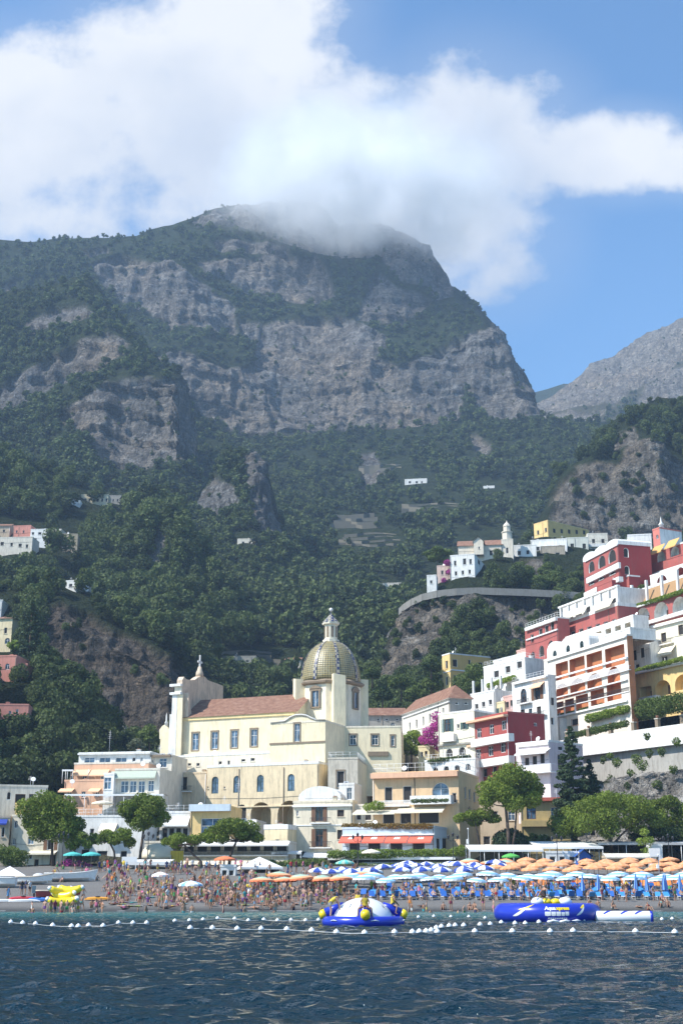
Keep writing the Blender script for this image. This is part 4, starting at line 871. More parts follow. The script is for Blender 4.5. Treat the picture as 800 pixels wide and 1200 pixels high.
h = H('white_terrace', 'white terrace house with railings below the butter coloured house', 'house', 498, 557, 893, 925, 251, yaw=-30, wall=WHITE, base=2); h.row((510, 903), (548, 899), 4, 6, 8, 'ak').build(); roofrail(h)
h = H('red_house', 'dark red house with white balconies facing the sea and a windowed blank side wall', 'house', 551, 596, 845, 925, 253, yaw=-62, px2=639, wall=plaster('brick_red_plaster', (0.38, 0.085, 0.075), .35), side=SHADED_RED, base=3)
h.row((561, 859), (590, 850), 3, 5.5, 11, 'wd').row((560, 884), (589, 876), 3, 6, 12, 'dw').row((557, 908), (590, 900), 4, 5, 10, 'k').op(627, 849, 4, 4, 'w', 'r').build()
h.balcony(551, 596, 871, 863, 'w', 1.2); h.balcony(545, 596, 897, 889, 'w', 1.4); h.band(551, 597, 846, 848.5, PEACH, 1.1, name='eave'); h.band(551, 597, 874, 876, PEACH, 1.0, name='slab')
h = H('pink_house', 'pale pink house with a columned loggia above the tall conifer', 'house', 607, 644, 873, 952, 237, yaw=-46, px2=684, wall=plaster('pale_pink_plaster', (0.78, 0.66, 0.66), .2), side=SHADED_PINK, base=2, topmat=WHITE)
h.op(617, 893, 5, 10, 'bk').op(626, 891, 5, 10, 'bk').op(635, 889, 5, 11, 'bk').op(617, 925, 4, 8).op(657, 893, 8, 17, 'b', 'r').op(656.5, 877, 6, 5, 'k', 'r').build(); h.balcony(608, 645, 905, 896, 'p', 1.6); h.awning(608, 645, 880, 882, WHITE, 1.5, valance=.25, name='canopy'); h.band(607, 644, 868 + 5, 876, WHITE, .3); h.onroof('aerial', 2, 2, .8)
h = H('ochre_house', 'shaded ochre house with blue doors at the foot of the pink house', 'house', 612, 668, 939, 1012, 228, yaw=-8, wall=OCHRE, base=1, px2=690); h.op(622, 953, 11, 14, 'dy').op(649, 953, 8, 14, 'y').op(637, 985, 8, 14, 'k').build(); h.band(611, 662, 935, 939, plaster('red_tile_edge', (0.5, 0.13, 0.09), .2), .8); h.band(611, 662, 962, 969, OCHRE, 1.0, name='parapet')
h = H('tan_house', 'tall tan house wall behind the broad round pine', 'house', 559, 614, 938, 1012, 240, yaw=-10, wall=TAN, base=1); h.op(599, 956, 8, 11, 'yw').op(580, 955, 6, 9, 'k').op(570, 985, 8, 10, 'k').build()
h = H('yellow_tower_house', 'tall orange and yellow villa with white window surrounds under the rocky bluff', 'villa', 519, 527.5, 769, 830, 336, yaw=-62, px2=575, wall=YELLOW, side=GOLD_SHADE, base=3, topmat=WHITE)  # darker side: shade on the orange face put into its colour
h.op(523, 779, 3, 9, 'wk').op(523, 798, 3, 10, 'wk').op(533, 777, 5.5, 9, 'wk', 'r').op(534, 796, 5, 10, 'wk', 'r').op(550, 779, 3, 12, 'k', 'r').op(563, 780, 5, 8, 'wk', 'r').build(); h.band(527.6, 575, 784, 785.5, WPAINT, .12, 'r'); h.band(519, 527.4, 788, 789, WPAINT, .12)
# white cluster
h = H('white_house', 'stepped white house with a tall arched recess above the red house', 'house', 568, 616, 783, 842, 290, yaw=-58, px2=640, wall=WHITE, base=3)
h.row((581, 790), (608, 779), 3, 6, 8, 'k').op(574, 808, 5.5, 14, 'aln').op(584, 812, 7, 20, 'aln').op(596, 808, 8, 18, 'ln').build(); roofrail(h); h.onroof('chimney', 12, 4)
h = H('white_house', 'low white terrace house with roof posts, at the left of the white cluster', 'house', 552, 580, 815, 850, 284, yaw=-55, px2=604, wall=WHITE, base=3); h.row((558, 828), (574, 823), 3, 4, 6, 'k').build()
mb = MB()
for k in range(4): mb.box(.3 + k * 3, .7 + k * 3, .3, .7, h.H + .36, h.H + 3.2, WHITE)
mb.obj('post', h.root); h.onroof('dish', 6, 5, 1.4)
h = H('white_house', 'bright white house with an arched balcony door, right beside the orange arcade', 'house', 602, 643, 802, 872, 270, yaw=-62, px2=652, wall=WHITE, base=3)
h.op(613, 815, 7, 16, 'ad').op(629, 811, 7, 18, 'dB').op(612, 835, 5, 7, 'b').op(631, 833, 5, 10, 'bk').op(622, 852, 5, 8, 'k').op(608, 856, 4, 7, 'bk').op(635, 850, 4, 8, 'gk').op(621, 834, 4, 7, 'g').op(647, 822, 3.5, 9, 'bk', 'r').op(647, 845, 3.5, 9, 'k', 'r').build(); h.balcony(624, 637, 838, 834, 'r', .8); h.awning(624, 638, 801.5, 804, PCANV, 1.2); h.balcony(605, 619, 824, 819, 'r', .9); h.band(602, 643, 801, 803, WPAINT, .6); roofrail(h)
h = H('white_house', 'small white house with three dormer like windows under the red hotel wing', 'house', 578, 622, 776, 800, 306, yaw=-62, px2=640, wall=WHITE, base=6); h.row((586, 786), (614, 776), 3, 4.5, 7, 'k').build(); h.onroof('chimney', 6, 3, .8)

# ---- orange arcade and cream house
h = H('arcade_hotel', 'orange hotel with three tiers of open loggias between white columns', 'hotel', 641, 737, 775, 872, 273, yaw=-68, px2=744, wall=plaster('warm_white_plaster', (0.80, 0.72, 0.62), .2), rev=ORANGE, side=ORANGE, base=3)
for q in ((658, 786, 14.5, 20), (675.8, 781, 18, 21), (696, 775.5, 18.5, 22), (720, 769, 23, 23)): h.op(*q, 'l')
for q in ((658, 809.5, 14, 18, 'al'), (676.3, 804.5, 18, 19, 'al'), (696, 798.5, 17.5, 19, 'al'), (718.5, 791, 15, 20, 'al')): h.op(*q)
for q in ((655, 831, 10, 17), (667, 827.5, 10.5, 17), (681.5, 823, 14.5, 18), (699.5, 817, 16, 18), (719, 811, 17, 19)): h.op(*q, 'l')
h.op(656, 851, 10, 13, 'al').op(673, 846, 8, 8, 'k').build()
for a, b_ in ((796.5, 799), (820, 822), (842, 844.5), (774, 776)): h.band(641, 737, a, b_ - .6, WPAINT, .4, name='floor_edge')
for fl, tp in ((795.5, 792),): h.balcony(650, 737, fl, tp, 'p', .5)
h.balcony(650, 737, 819.8, 816, 'r', .15)
b = sub(h, 641, 690, 763.5, 776, 274, yaw=-68, wall=WHITE, depth=6, parapet=0); b.op(649.5, 766, 4.5, 8, 'ag').op(665, 760.5, 4.5, 9, 'ag').op(681, 755, 4.5, 10, 'ag').build()
W3 = b.W / 3
for k in range(3):
    mb = MB(); n = 10; pts = [(W3 * k + W3 / 2 - W3 / 2 * math.cos(math.pi * q / n), b.H + 1.7 * math.sin(math.pi * q / n)) for q in range(n + 1)][::-1]
    mb.prism(pts, 0.002, 6, WHITE); mb.obj('vault', b.root)
merge(h, b)
b = sub(h, 690, 738, 752, 763, 263, yaw=-68, wall=WHITE, depth=6); b.op(703, 757, 6, 4, 'k').op(715, 753, 5, 5, 'k').build(); merge(h, b)
h = H('cream_villa', 'cream villa with brown shuttered windows at the right edge above the yellow vaulted terrace', 'villa', 759, 840, 737, 800, 262, yaw=-62, wall=CW, base=2, side=CREAM)
h.op(777, 747, 6, 11, 'bk').op(778, 776, 7, 13, 'dbk').op(797, 738, 6, 12, 'bk').build(); h.band(759, 840, 736, 738, WPAINT, .5); h.balcony(771, 786, 754, 750, 'r', .7); h.awning(762, 792, 762, 765, CW, 1.4, name='vaulted_eave', valance=.5)
h = H('vaulted_terrace', 'yellow terrace building with scalloped vault shells above the garden hedge', 'building', 735, 840, 792, 836, 257, yaw=-62, wall=YELLOW, base=2, topmat=WPAINT)
h.op(756, 812, 14, 15, 'l').op(776, 806, 18, 18, 'al').op(800, 799, 20, 18, 'al').build(); h.band(735, 840, 790.5, 793, WPAINT, .8); h.balcony(748, 768, 822, 816, 'w', 1.2)
h = H('garden_wall', 'white garden wall topped by brown pillars, above the grey sea wall', 'wall', 656, 850, 868, 886, 258, yaw=-57, depth=1.2, wall=WHITE, base=.5, parapet=0.0).build()
for k in range(7):
    u = 1.5 + h.W * .93 * k / 6.5; mb = MB(); mb.box(u, u + .7, .15, .85, h.H + .003, h.H + 1.5, STONE); mb.box(u - .1, u + .8, .05, .95, h.H + 1.503, h.H + 1.65, OFFW); mb.lathe([(.0, 0), (.18, 0), (.32, .45), (.28, .5), (0, .45)], (u + .35, .5, h.H + 1.653), TILE, 8); mb.obj('pillar', h.root)
h = H('sea_wall', 'tall grey concrete sea wall with tufts of weeds above the bare rocks', 'wall', 664, 850, 886.5, 935, 258.6, yaw=-57, depth=1.2, wall=plaster('grey_concrete', (0.40, 0.385, 0.35), .6), base=2, parapet=0.0).build()

# ---- red hotel
h = H('red_hotel_wing', 'red hotel wing with tall white framed windows at the lower left of the red hotel', 'hotel', 617, 654, 738, 800, 294, yaw=-68, px2=668, wall=RED, topmat=WHITE, base=3)
h.op(623, 748, 3.6, 9, 'wk').op(633, 741.5, 4.4, 10, 'wk').op(640, 737.5, 4.4, 10, 'wk').op(646.5, 733.5, 4.4, 10, 'wk').op(634, 763, 6, 13, 'awk').op(645, 757, 6, 13, 'awk').op(624, 768, 4, 9, 'ak').build(); h.band(617, 654, 736, 740, WHITE, .6); h.band(617, 654, 749.5, 751, WPAINT, .3); roofrail(h)
h = H('red_terrace', 'red fronted hotel terrace carrying white posts and pale canopies', 'hotel terrace', 655, 724, 734, 758, 289, yaw=-68, px2=748, wall=RED, topmat=WHITE, base=2, parapet=.8)
h.row((661, 746), (719, 729), 7, 5.5, 7, 'wk').build()
mb = MB()
for k in range(8):
    u = .3 + (h.W - 1) * k / 7; mb.box(u, u + .5, .3, .8, h.H + .81, h.H + 4.2, WHITE)
mb.box(-.2, h.W, .2, .9, h.H + 4.203, h.H + 4.6, WHITE); mb.obj('colonnade', h.root); h.awning(664, 690, 717, 719, CRCANV, 1.2, name='canopy'); h.awning(696, 720, 708, 711, CRCANV, 1.3, name='canopy')
b = sub(h, 660, 724, 713, 735, 293, yaw=-68, wall=WHITE, depth=8); b.row((668, 723), (718, 707), 6, 6.5, 11, 'k').build(); merge(h, b)
h = H('white_gallery', 'white gallery with maroon doors just above the three white vaults', 'hotel gallery', 658, 742, 750, 772, 283, yaw=-68, px2=760, wall=WHITE, rev=OFFW, base=1); h.row((667, 757), (735, 736), 7, 7, 13, 'l').build(); h.balcony(690, 742, 748, 743, 'p', .8)
h = H('arched_red_hotel', 'red hotel front with a row of wide white arches under a planted roof edge', 'hotel', 720, 840, 720, 748, 277, yaw=-66, wall=RED, rev=WHITE, topmat=WHITE, base=1)
for q in ((732.5, 728, 15, 19), (752.5, 722, 16, 20), (774, 716, 17, 21), (795.5, 710, 17, 22)): h.op(*q, 'al')
h.build(); h.band(720, 840, 740, 744, WHITE, .6); h.band(720, 840, 719, 721, WPAINT, .5); h.balcony(721, 836, 739.5, 735, 'p', .5)
h = H('white_hotel_level', 'white hotel storey shaded by a long brown slatted pergola', 'hotel', 716, 840, 704, 722, 288, yaw=-66, wall=WHITE, rev=WHITE, base=2); h.row((727, 712), (797, 690), 7, 7.5, 12, 'l').build(); h.awning(733, 840, 699, 702, flat('slatted_wood', (0.34, 0.20, 0.09), .7, var=.4, scale=9), 2.6, name='pergola')
mb = MB()
for k in range(7): u = .5 + h.W * k / 7; mb.box(u, u + .5, -2.6, -2.1, 0, h.H + 1, WHITE)
mb.obj('post', h.root)
h = H('red_hotel_block', 'tall red hotel block with three white arches and a shaded blank side wall', 'hotel', 685.5, 725, 659, 706, 314, yaw=-74, px2=763, wall=RED, side=SHADED_RED, rev=WHITE, topmat=WHITE, base=3, parapet=.9)
h.op(692.5, 664, 7, 13, 'awk').op(704.5, 658, 8.5, 14, 'awk').op(716.5, 651.5, 9, 15, 'awk').op(693, 681, 5, 8, 'k').op(704, 675.5, 6, 8, 'k').op(717, 669, 7, 9, 'k').op(733, 647.5, 5.5, 11, 'awk', 'r').op(734, 668, 5.5, 10, 'awk', 'r').op(697, 694, 7, 9, 'al').op(710, 689, 8, 10, 'al').build()
h.balcony(686, 725, 674, 668, 'w', .6); h.balcony(683, 725, 690, 685, 'w', 1.2); h.band(685.5, 725, 657, 659, WPAINT, .3)
for k in range(3):
    w3 = h.W / 3; mb = MB(); n = 8; pts = [(w3 * k + w3 / 2 - w3 / 2 * math.cos(math.pi * q / n), h.H + .903 + .9 * math.sin(math.pi * q / n)) for q in range(n + 1)][::-1]; mb.prism(pts, -.05, 9, WHITE); mb.obj('vault', h.root)
b = sub(h, 736, 763, 628, 645, 316, yaw=-10, wall=WHITE, depth=8); b.build(); merge(h, b)
h = H('red_cube_house', 'small red cube building with a maroon side at the foot of the tall red block', 'building', 728.5, 737, 679, 706, 299, yaw=-70, px2=750, wall=RED, side=SHADED_RED, topmat=WHITE, base=2); h.op(732, 684, 3, 6, 'aw').op(732, 694, 3.5, 4, 'aw').build()
h = H('red_annexe', 'squat dark red annexe with a white door frame below the arched windows', 'building', 700, 717, 688, 712, 302, yaw=-70, px2=729, wall=RED, side=SHADED_RED, base=2); h.op(722, 690, 5, 10, 'w', 'r').build()
h = H('upper_red_terrace', 'red and white hotel terrace with golden awnings at the right edge', 'hotel', 763, 840, 650, 680, 304, yaw=-63, wall=RED, rev=WHITE, topmat=WHITE, base=2)
h.op(774, 652, 9, 12, 'al').op(790, 645, 10, 13, 'al').build(); GC = flat('golden_canvas', (0.62, 0.36, 0.12), .8)
for a, b_, t in ((766, 779, 641), (783, 796, 634)): h.awning(a, b_, t, t + 5, GC, 1.6)
h.balcony(763, 838, 665, 660, 'w', 1.2)
h = H('white_arched_terrace', 'white hotel terrace with deep arches below the golden awnings', 'hotel', 763, 840, 676, 704, 296, yaw=-63, wall=WHITE, rev=RED, base=2); h.op(775, 682, 12, 16, 'al').op(797, 673, 12, 17, 'al').build(); h.balcony(763, 838, 692, 687, 'p', 1.0)
h = H('rooftop_chapel', 'small white rooftop chapel with a red gable front and a spike finial', 'chapel', 766, 773, 622, 650, 309, yaw=-62, px2=799, wall=plaster('faded_red_plaster', (0.6, 0.2, 0.16), .2), side=WHITE, base=3); h.op(769.5, 629, 3, 5, 'aw').build()
mb = MB(); mb.lathe([(.7, 0), (.5, .8), (.8, 1.0), (.25, 1.6), (.15, 2.4), (0, 3.2)], (1.6, 1.5, h.H + .4), WHITE, 8); mb.obj('finial', h.root)

# small stepped units that fill the gaps of the right slope
PK = plaster('rose_plaster', (.66, .42, .36), .35); LEM = plaster('lemon_plaster', (.78, .66, .40), .3)
for nm, lab, a in (('white_cottage', 'tiny white cottage with an arched door at the foot of the orange arcade', (643, 656, 846, 872, 268, WHITE, ((649, 858, 5, 12, 'adb'),))),
    ('pink_cottage', 'small rose coloured cottage squeezed between the white cluster and the red house', (590, 603, 818, 846, 276, PK, ((594, 826, 3.5, 7, 'gk'), (599, 824, 3, 7, 'gk'), (596, 839, 4, 8, 'bk')))),
    ('lemon_cottage', 'small lemon cottage with green shutters left of the tall white house', (577, 591, 826, 850, 279, LEM, ((581, 834, 3.5, 7, 'gG'), (587, 832, 3, 6, 'k')))),
    ('white_cottage', 'small white cottage with two arches under the red hotel wing', (622, 641, 783, 806, 288, WHITE, ((627, 795, 4.5, 11, 'ak'), (635, 792, 4.5, 11, 'ak')))),
    ('rose_annexe', 'rose annexe with dark windows just left of the red hotel wing', (606, 619, 764, 792, 300, PK, ((610, 774, 3.5, 7, 'k'), (615, 772, 3, 7, 'k'), (612, 785, 4, 6, 'bk')))),
    ('white_annexe', 'white annexe with brown doors at the right end of the white gallery', (738, 762, 756, 790, 262, WHITE, ((743, 768, 4.5, 12, 'bk'), (752, 765, 4.5, 12, 'bk'), (746, 782, 5, 8, 'k')))),
    ('cream_cottage', 'low cream cottage beside the purple creeper under the long cream house', (490, 503, 876, 896, 262, LEM, ((494, 884, 3, 6, 'k'), (499, 883, 3, 6, 'bk'))))):
    h = H(nm, lab, 'cottage' if 'cottage' in nm else 'annexe', *a[:5], yaw=-60 if a[0] > 570 else -20, depth=7, wall=a[5], base=3)
    for w_ in a[6]: h.op(*w_)
    h.build()
# ------------------------------------------------------------------ church
def domemat():
    m, nt, b = newmat('glazed_dome_tiles'); tc = N(nt, 'ShaderNodeTexCoord'); s = N(nt, 'ShaderNodeSeparateXYZ'); nt.links.new(tc.outputs['Object'], s.inputs[0])
    def Mn(op, a, b_=None, c=None):
        n = N(nt, 'ShaderNodeMath', operation=op)
        for q, v in zip(n.inputs, (a, b_, c)):
            if v is None: continue
            if hasattr(v, 'is_linked'): nt.links.new(v, q)
            else: q.default_value = v
        return n.outputs[0]
    a = Mn('ARCTAN2', s.outputs[1], s.outputs[0]); p = Mn('MULTIPLY', a, 36.0); z = Mn('MULTIPLY', s.outputs[2], 7.0)
    k = Mn('MULTIPLY', Mn('SINE', Mn('ADD', p, z)), Mn('SINE', Mn('SUBTRACT', p, z)))
    c = ramp(nt, Mn('MULTIPLY_ADD', k, .5, .5), [(0.42, (0.10, 0.083, 0.032)), (0.58, (0.36, 0.275, 0.11))])
    v = noise(nt, worldpos(nt), 1.5, 5, .7); c = mixc(nt, ramp(nt, v, [(.4, 0), (.7, .6)]), c, (0.30, 0.30, 0.22))
    nt.links.new(c, b.inputs['Base Color']); b.inputs['Roughness'].default_value = 0.38; bump(nt, b, k, .5, .04); return m
def ribmat():
    m, nt, b = newmat('patterned_rib_tiles'); p = coords(nt, 'Object', (1.6, 1.6, 1.6)); ck = N(nt, 'ShaderNodeTexChecker'); ck.inputs['Scale'].default_value = 1.0
    ck.inputs[1].default_value = (0.035, 0.04, 0.10, 1); ck.inputs[2].default_value = (0.38, 0.34, 0.25, 1); nt.links.new(p, ck.inputs[0]); nt.links.new(ck.outputs[0], b.inputs['Base Color']); b.inputs['Roughness'].default_value = .4; return m
DOME, RIB = domemat(), ribmat()
CH = plaster('church_plaster', (0.85, 0.735, 0.505), 0.3); CHY = plaster('church_yellow', (0.83, 0.66, 0.34), .2)
PALE = plaster('pale_church_plaster', (0.82, 0.74, 0.58), .3); BARE = plaster('bare_peach_render', (0.72, 0.57, 0.42), .7)
ch = H('church', 'cream church with a majolica tiled dome, clay roofed nave and cross topped front', 'church', 213, 347, 841, 890, 264, yaw=-22, wall=CH, roof='gable', rise=4.6, depth=15, base=8)
for x, y in ((229, 869), (251.5, 867.5), (274.5, 866), (297.5, 864.5)): ch.op(x, y, 7.5, 20, 'ty')
ch.build(); ch.band(213, 318, 884.5, 888, PALE, .7); ch.band(213, 345, 841, 845, CHY, .25)
def yz(px, py):
    u, z = ch.uv(px, py, 'l'); return ch.D - u, z
Mx = Matrix(((0, 1, 0, 0), (1, 0, 0, 0), (0, 0, 1, 0), (0, 0, 0, 1)))
prof = [yz(*q) for q in ((214, 797), (216, 793), (219, 796), (224, 797), (229, 796.5), (232, 794), (235, 792.5), (238, 792), (241, 793.5), (244, 797), (249, 799), (255, 801), (262, 804))]
ye = prof[-1][0]
mb = MB(); mb.prism([(prof[0][0] + .01, 0)] + [(ye, 0), (ye, prof[-1][1])] + prof[::-1][1:], -1.3, -.05, BARE, Mx); mb.obj('facade_screen', ch.root)
mb = MB()
for z0, z1, e in ((ch.H + 6.3, ch.H + 6.8, .8), (ch.H + 4.6, ch.H + 5.0, .6)): mb.box(-1.3 - e, -1.303, -.3, ye, z0, z1, WHITE)
for y0 in (-.1, ye * .3, ye * .66, ye - 1.4): mb.box(-1.9, -1.304, y0, y0 + 1.3, 0, ch.H + 4.59, WHITE)
yf = prof[0][0] - .012; mb.box(-.8, .4, yf - .4, yf, 0, ch.H + 4.59, CH); mb.box(-2.0, -.803, yf - .45, yf, 0, ch.H + 4.59, WHITE); mb.box(-1.6, .0, yf - .3, yf, ch.H + 5.1, ch.H + 6.29, PALE); mb.box(-3.0, -2.003, -.3, 1.2, 0, ch.H + .8, WHITE)
for z0, z1, e in ((ch.H + 4.6, ch.H + 5.1, .25), (ch.H + 6.3, ch.H + 6.8, .3)): mb.box(-2.2 - e, .0 + e * .3, yf - .6 - e, yf - .001, z0 + .004, z1 - .004, WHITE)
mb.obj('facade_order', ch.root)
mb = MB(); mb.prism([(ye - .2, ch.H), (ye + 1.8, ch.H), (ye + 1.8, ch.H + 3.2), (ye + 1.2, ch.H + 3.6), (ye + .6, ch.H + 5.6), (ye - .2, ch.H + 6)], -1.2, -.1, BARE, Mx); mb.obj('scroll', ch.root)
mb = MB(); mb.prism([(-.2, ch.H - .2), (2.4, ch.H - .2), (2.4, ch.H + .3), (1.4, ch.H + .9), (.8, ch.H + 2.2), (.5, ch.H + 4.2), (-.2, ch.H + 5)], -.049, 1.2, BARE, Mx); mb.obj('scroll', ch.root)
cy, cz = yz(237.5, 788); _, ct = yz(237.5, 770)
mb = MB(); mb.lathe([(.9, -.9), (.8, .0), (.55, .5), (.35, 1.25)], (-.7, cy, cz), BARE, 8); mb.box(-.82, -.58, cy - .2, cy + .2, cz + 1.2, ct + .5, WHITE); mb.box(-.8, -.6, cy - .95, cy - .203, ct - 1.2, ct - .8, WHITE); mb.box(-.8, -.6, cy + .203, cy + .95, ct - 1.2, ct - .8, WHITE); mb.obj('cross', ch.root)
# side wing at the front
w = sub(ch, 187, 213.5, 866, 892, 266, yaw=-22, wall=CH, depth=12, base=8, parapet=0); w.build()
pts = [w.uv(px, py) for px, py in ((187, 866), (187, 855), (190, 851), (193, 849), (196, 852), (200, 857), (205, 861), (213, 864), (213, 866))]
mb = MB(); mb.prism([(u, z + .004) for u, z in pts][::-1], .0, .7, CH); mb.obj('scroll', w.root)
u, z = w.uv(194, 850); mb = MB(); mb.lathe([(.35, 0), (.28, .5), (.4, .6), (.16, 1.1), (.13, 2.2), (0, 2.8)], (u, .35, z - .1), WHITE, 8); mb.obj('finial', w.root); merge(ch, w)
# transept
w = sub(ch, 316, 381, 849, 892, 251, yaw=-22, px2=404, wall=CH, base=8, topmat=PALE); w.op(348, 857, 6.5, 24, 'tyw').build(); w.band(316, 381, 871, 873, STONE, .14)
pts = [w.uv(px, py) for px, py in ((328, 848), (334, 845.5), (340, 841), (346, 838.5), (353, 838), (359, 839), (365, 842), (370, 844.5))]
pts = [(max(.1, min(w.W - .1, u)), z) for u, z in pts]
mb = MB(); mb.prism(([(pts[0][0], w.H + .36)] + [(u, max(z, w.H + .4)) for u, z in pts] + [(pts[-1][0], w.H + .36)])[::-1], .0, 9, CH); mb.obj('vaulted_gable', w.root)
mb = MB(); mb.tube([(.1, -.1, w.H + .3)] + [(u, -.1, max(z, w.H + .4)) for u, z in pts] + [(w.W, -.1, w.H + .3)], .16, GREYST_SHADE, 5); mb.tube([(u, 0, max(z, w.H + .4) + .05) for u, z in pts], .2, WPAINT, 5); mb.obj('coping', w.root)
merge(ch, w)
# apse and lower bodies
w = sub(ch, 402, 470, 853, 915, 256, yaw=-4, px2=477, wall=CH, base=3, topmat=PALE); w.op(413.5, 867, 7.5, 12, 't').op(439, 867, 7.5, 12, 't').op(460, 868, 4, 12, 't').build(); w.band(431, 455, 881, 886, STONE, .35, name='ledge'); merge(ch, w)
w = sub(ch, 384, 419, 890, 945, 243, yaw=-8, px2=434, wall=plaster('flaked_plaster', (0.62, 0.56, 0.46), .8), side=CH, base=2); w.op(399, 913, 8.5, 19, 'tk').build(); roofrail(w); merge(ch, w)
# dome
Yd = 263.0; c = at(387.5, 800, Yd); z0 = zat(851, Yd); zb = zat(801, Yd); zt = zat(752, Yd)
A = Matrix.Translation(ch.P0) @ Matrix.Rotation(ch.yaw, 4, 'Z')
loc = A.inverted() @ Vector((c.x, Yd, zb)); Rm = 6.15
def part(mb, name, parent=None):
    o = mb.obj(name, parent or ch.root)
    if parent is None: o.location = loc; o.rotation_euler = (0, 0, -ch.yaw)
    return o
zd = z0 - zb; a_win = R(-90 - 31); a_but = R(-90 + 14)
mb = MB(); mb.lathe([(Rm + .05, zd - 6), (Rm + .05, -.9)], (0, 0, 0), PALE, 8, False, a0=a_but + R(22.5)); drum = part(mb, 'drum')
mb = MB(); mb.lathe([(Rm + .1, -.95), (Rm + .75, -.7), (Rm + .85, -.35), (Rm + .45, -.1), (Rm + .3, .02), (0, .03)], (0, 0, 0), STONE, 8, False, a0=a_but + R(22.5)); part(mb, 'cornice')
hh = zt - zb; pr = []
for k in range(15):
    t = k / 14; pr.append((Rm * math.cos(t * math.pi / 2) ** .86 if k < 14 else .0, .03 + hh * math.sin(t * math.pi / 2) ** 1.0))
pr = [(max(r, 1.45) if z > hh * .9 else r, z) for r, z in pr[:-1]]
mb = MB(); mb.lathe(pr, (0, 0, 0), DOME, 48); dome = part(mb, 'dome')
for k in range(8):
    a = a_but + R(45) * k; mb = MB(); L_, Rr_ = [], []
    for r, z in pr:
        wd = .34 * (0.45 + .55 * r / Rm)
        ca, sa = math.cos(a), math.sin(a)
        L_.append(((r + .13) * ca + wd * sa, (r + .13) * sa - wd * ca, z + .03)); Rr_.append(((r + .13) * ca - wd * sa, (r + .13) * sa + wd * ca, z + .03))
    for i in range(len(pr) - 1):
        mb.poly([L_[i], Rr_[i], Rr_[i + 1], L_[i + 1]], RIB)
        r, z = pr[i]; r2, z2 = pr[i + 1]
        for P_ in (L_, Rr_):
            q0, q1 = P_[i], P_[i + 1]; k0 = (r - .1) / (r + .13); k1 = (r2 - .1) / (r2 + .13)
            mb.poly([q0, q1, (q1[0] * k1, q1[1] * k1, q1[2] - .05), (q0[0] * k0, q0[1] * k0, q0[2] - .05)], RIB)
    mb.obj('rib', dome)
for k in range(8):
    a = a_but + R(45) * k; M4 = Matrix.Rotation(a + R(90), 4, 'Z'); mb = MB(); big = k % 2 == 0
    if big:      # tall buttress
        mb.prism([(-1.25, zd - 6), (1.25, zd - 6), (1.25, .5), (-1.25, .9)], -(Rm + 1.5), -(Rm - .6), CH, M4); mb.obj('buttress', drum); continue
    # window bay
    ap = (Rm + .05) * math.cos(R(22.5)); zc = zat(823, Yd) - zb
    o = dict(u0=-.75, u1=.75, z0=zc - 1.6, z1=zc + 1.6)
    mb.poly([M4 @ Vector(v) for v in ((o['u0'], -ap - .02, o['z0']), (o['u1'], -ap - .02, o['z0']), (o['u1'], -ap - .02, o['z1']), (o['u0'], -ap - .02, o['z1']))], BGLASS); wn = mb.obj('window', drum)
    mb = MB()
    for (x0, x1, q0, q1) in ((-1.15, -.753, o['z0'] - .3, o['z1']), (.753, 1.15, o['z0'] - .3, o['z1']), (-.75, .75, o['z0'] - .3, o['z0']), (-1.35, 1.35, o['z1'] + .003, o['z1'] + .45), (-.05, .05, o['z0'] + .003, o['z1'] - .003)): mb.box(x0, x1, -ap - .3 if abs(x0) > .1 else -ap - .1, -ap - .025, q0, q1, STONE if abs(x0) > .1 else WPAINT, M4)
    mb.prism([(-1.45, o['z1'] + .453), (1.45, o['z1'] + .453), (.7, o['z1'] + .95), (0, o['z1'] + 1.15), (-.7, o['z1'] + .95)], -ap - .4, -ap - .026, STONE, M4); mb.obj('surround', wn)
# lantern
zl0 = hh * math.sin(12.2 / 14 * math.pi / 2); zL1 = zat(730, Yd) - zb; zL2 = zat(720, Yd) - zb
mb = MB(); mb.lathe([(1.75, zl0 - .2), (1.75, zl0 + .5), (1.35, zl0 + .55), (1.35, zL1 - .45), (1.8, zL1 - .4), (1.85, zL1)], (0, 0, 0), PALE, 8, False, a0=a_but + R(22.5)); lan = part(mb, 'lantern')
mb = MB()
for k in range(8):
    M4 = Matrix.Rotation(a_but + R(45) * k + R(90), 4, 'Z'); mb.box(-.24, .24, -1.35, -1.15, zl0 + 1.0, zL1 - .9, STONE, M4)
mb.obj('lantern_window', lan)
mb = MB(); mb.lathe([(1.86, zL1 + .003), (1.0, zL1 + (zL2 - zL1) * .5), (.2, zL2), (.08, zL2 + .6), (0, zL2 + .65)], (0, 0, 0), RIB, 8, False, a0=a_but); mb.obj('spire', lan)
mb = MB(); mb.lathe([(0, -.42), (.3, -.3), (.42, 0), (.3, .3), (0, .42)], (0, 0, zL2 + 1.0), WPAINT, 12); mb.obj('ball', lan)
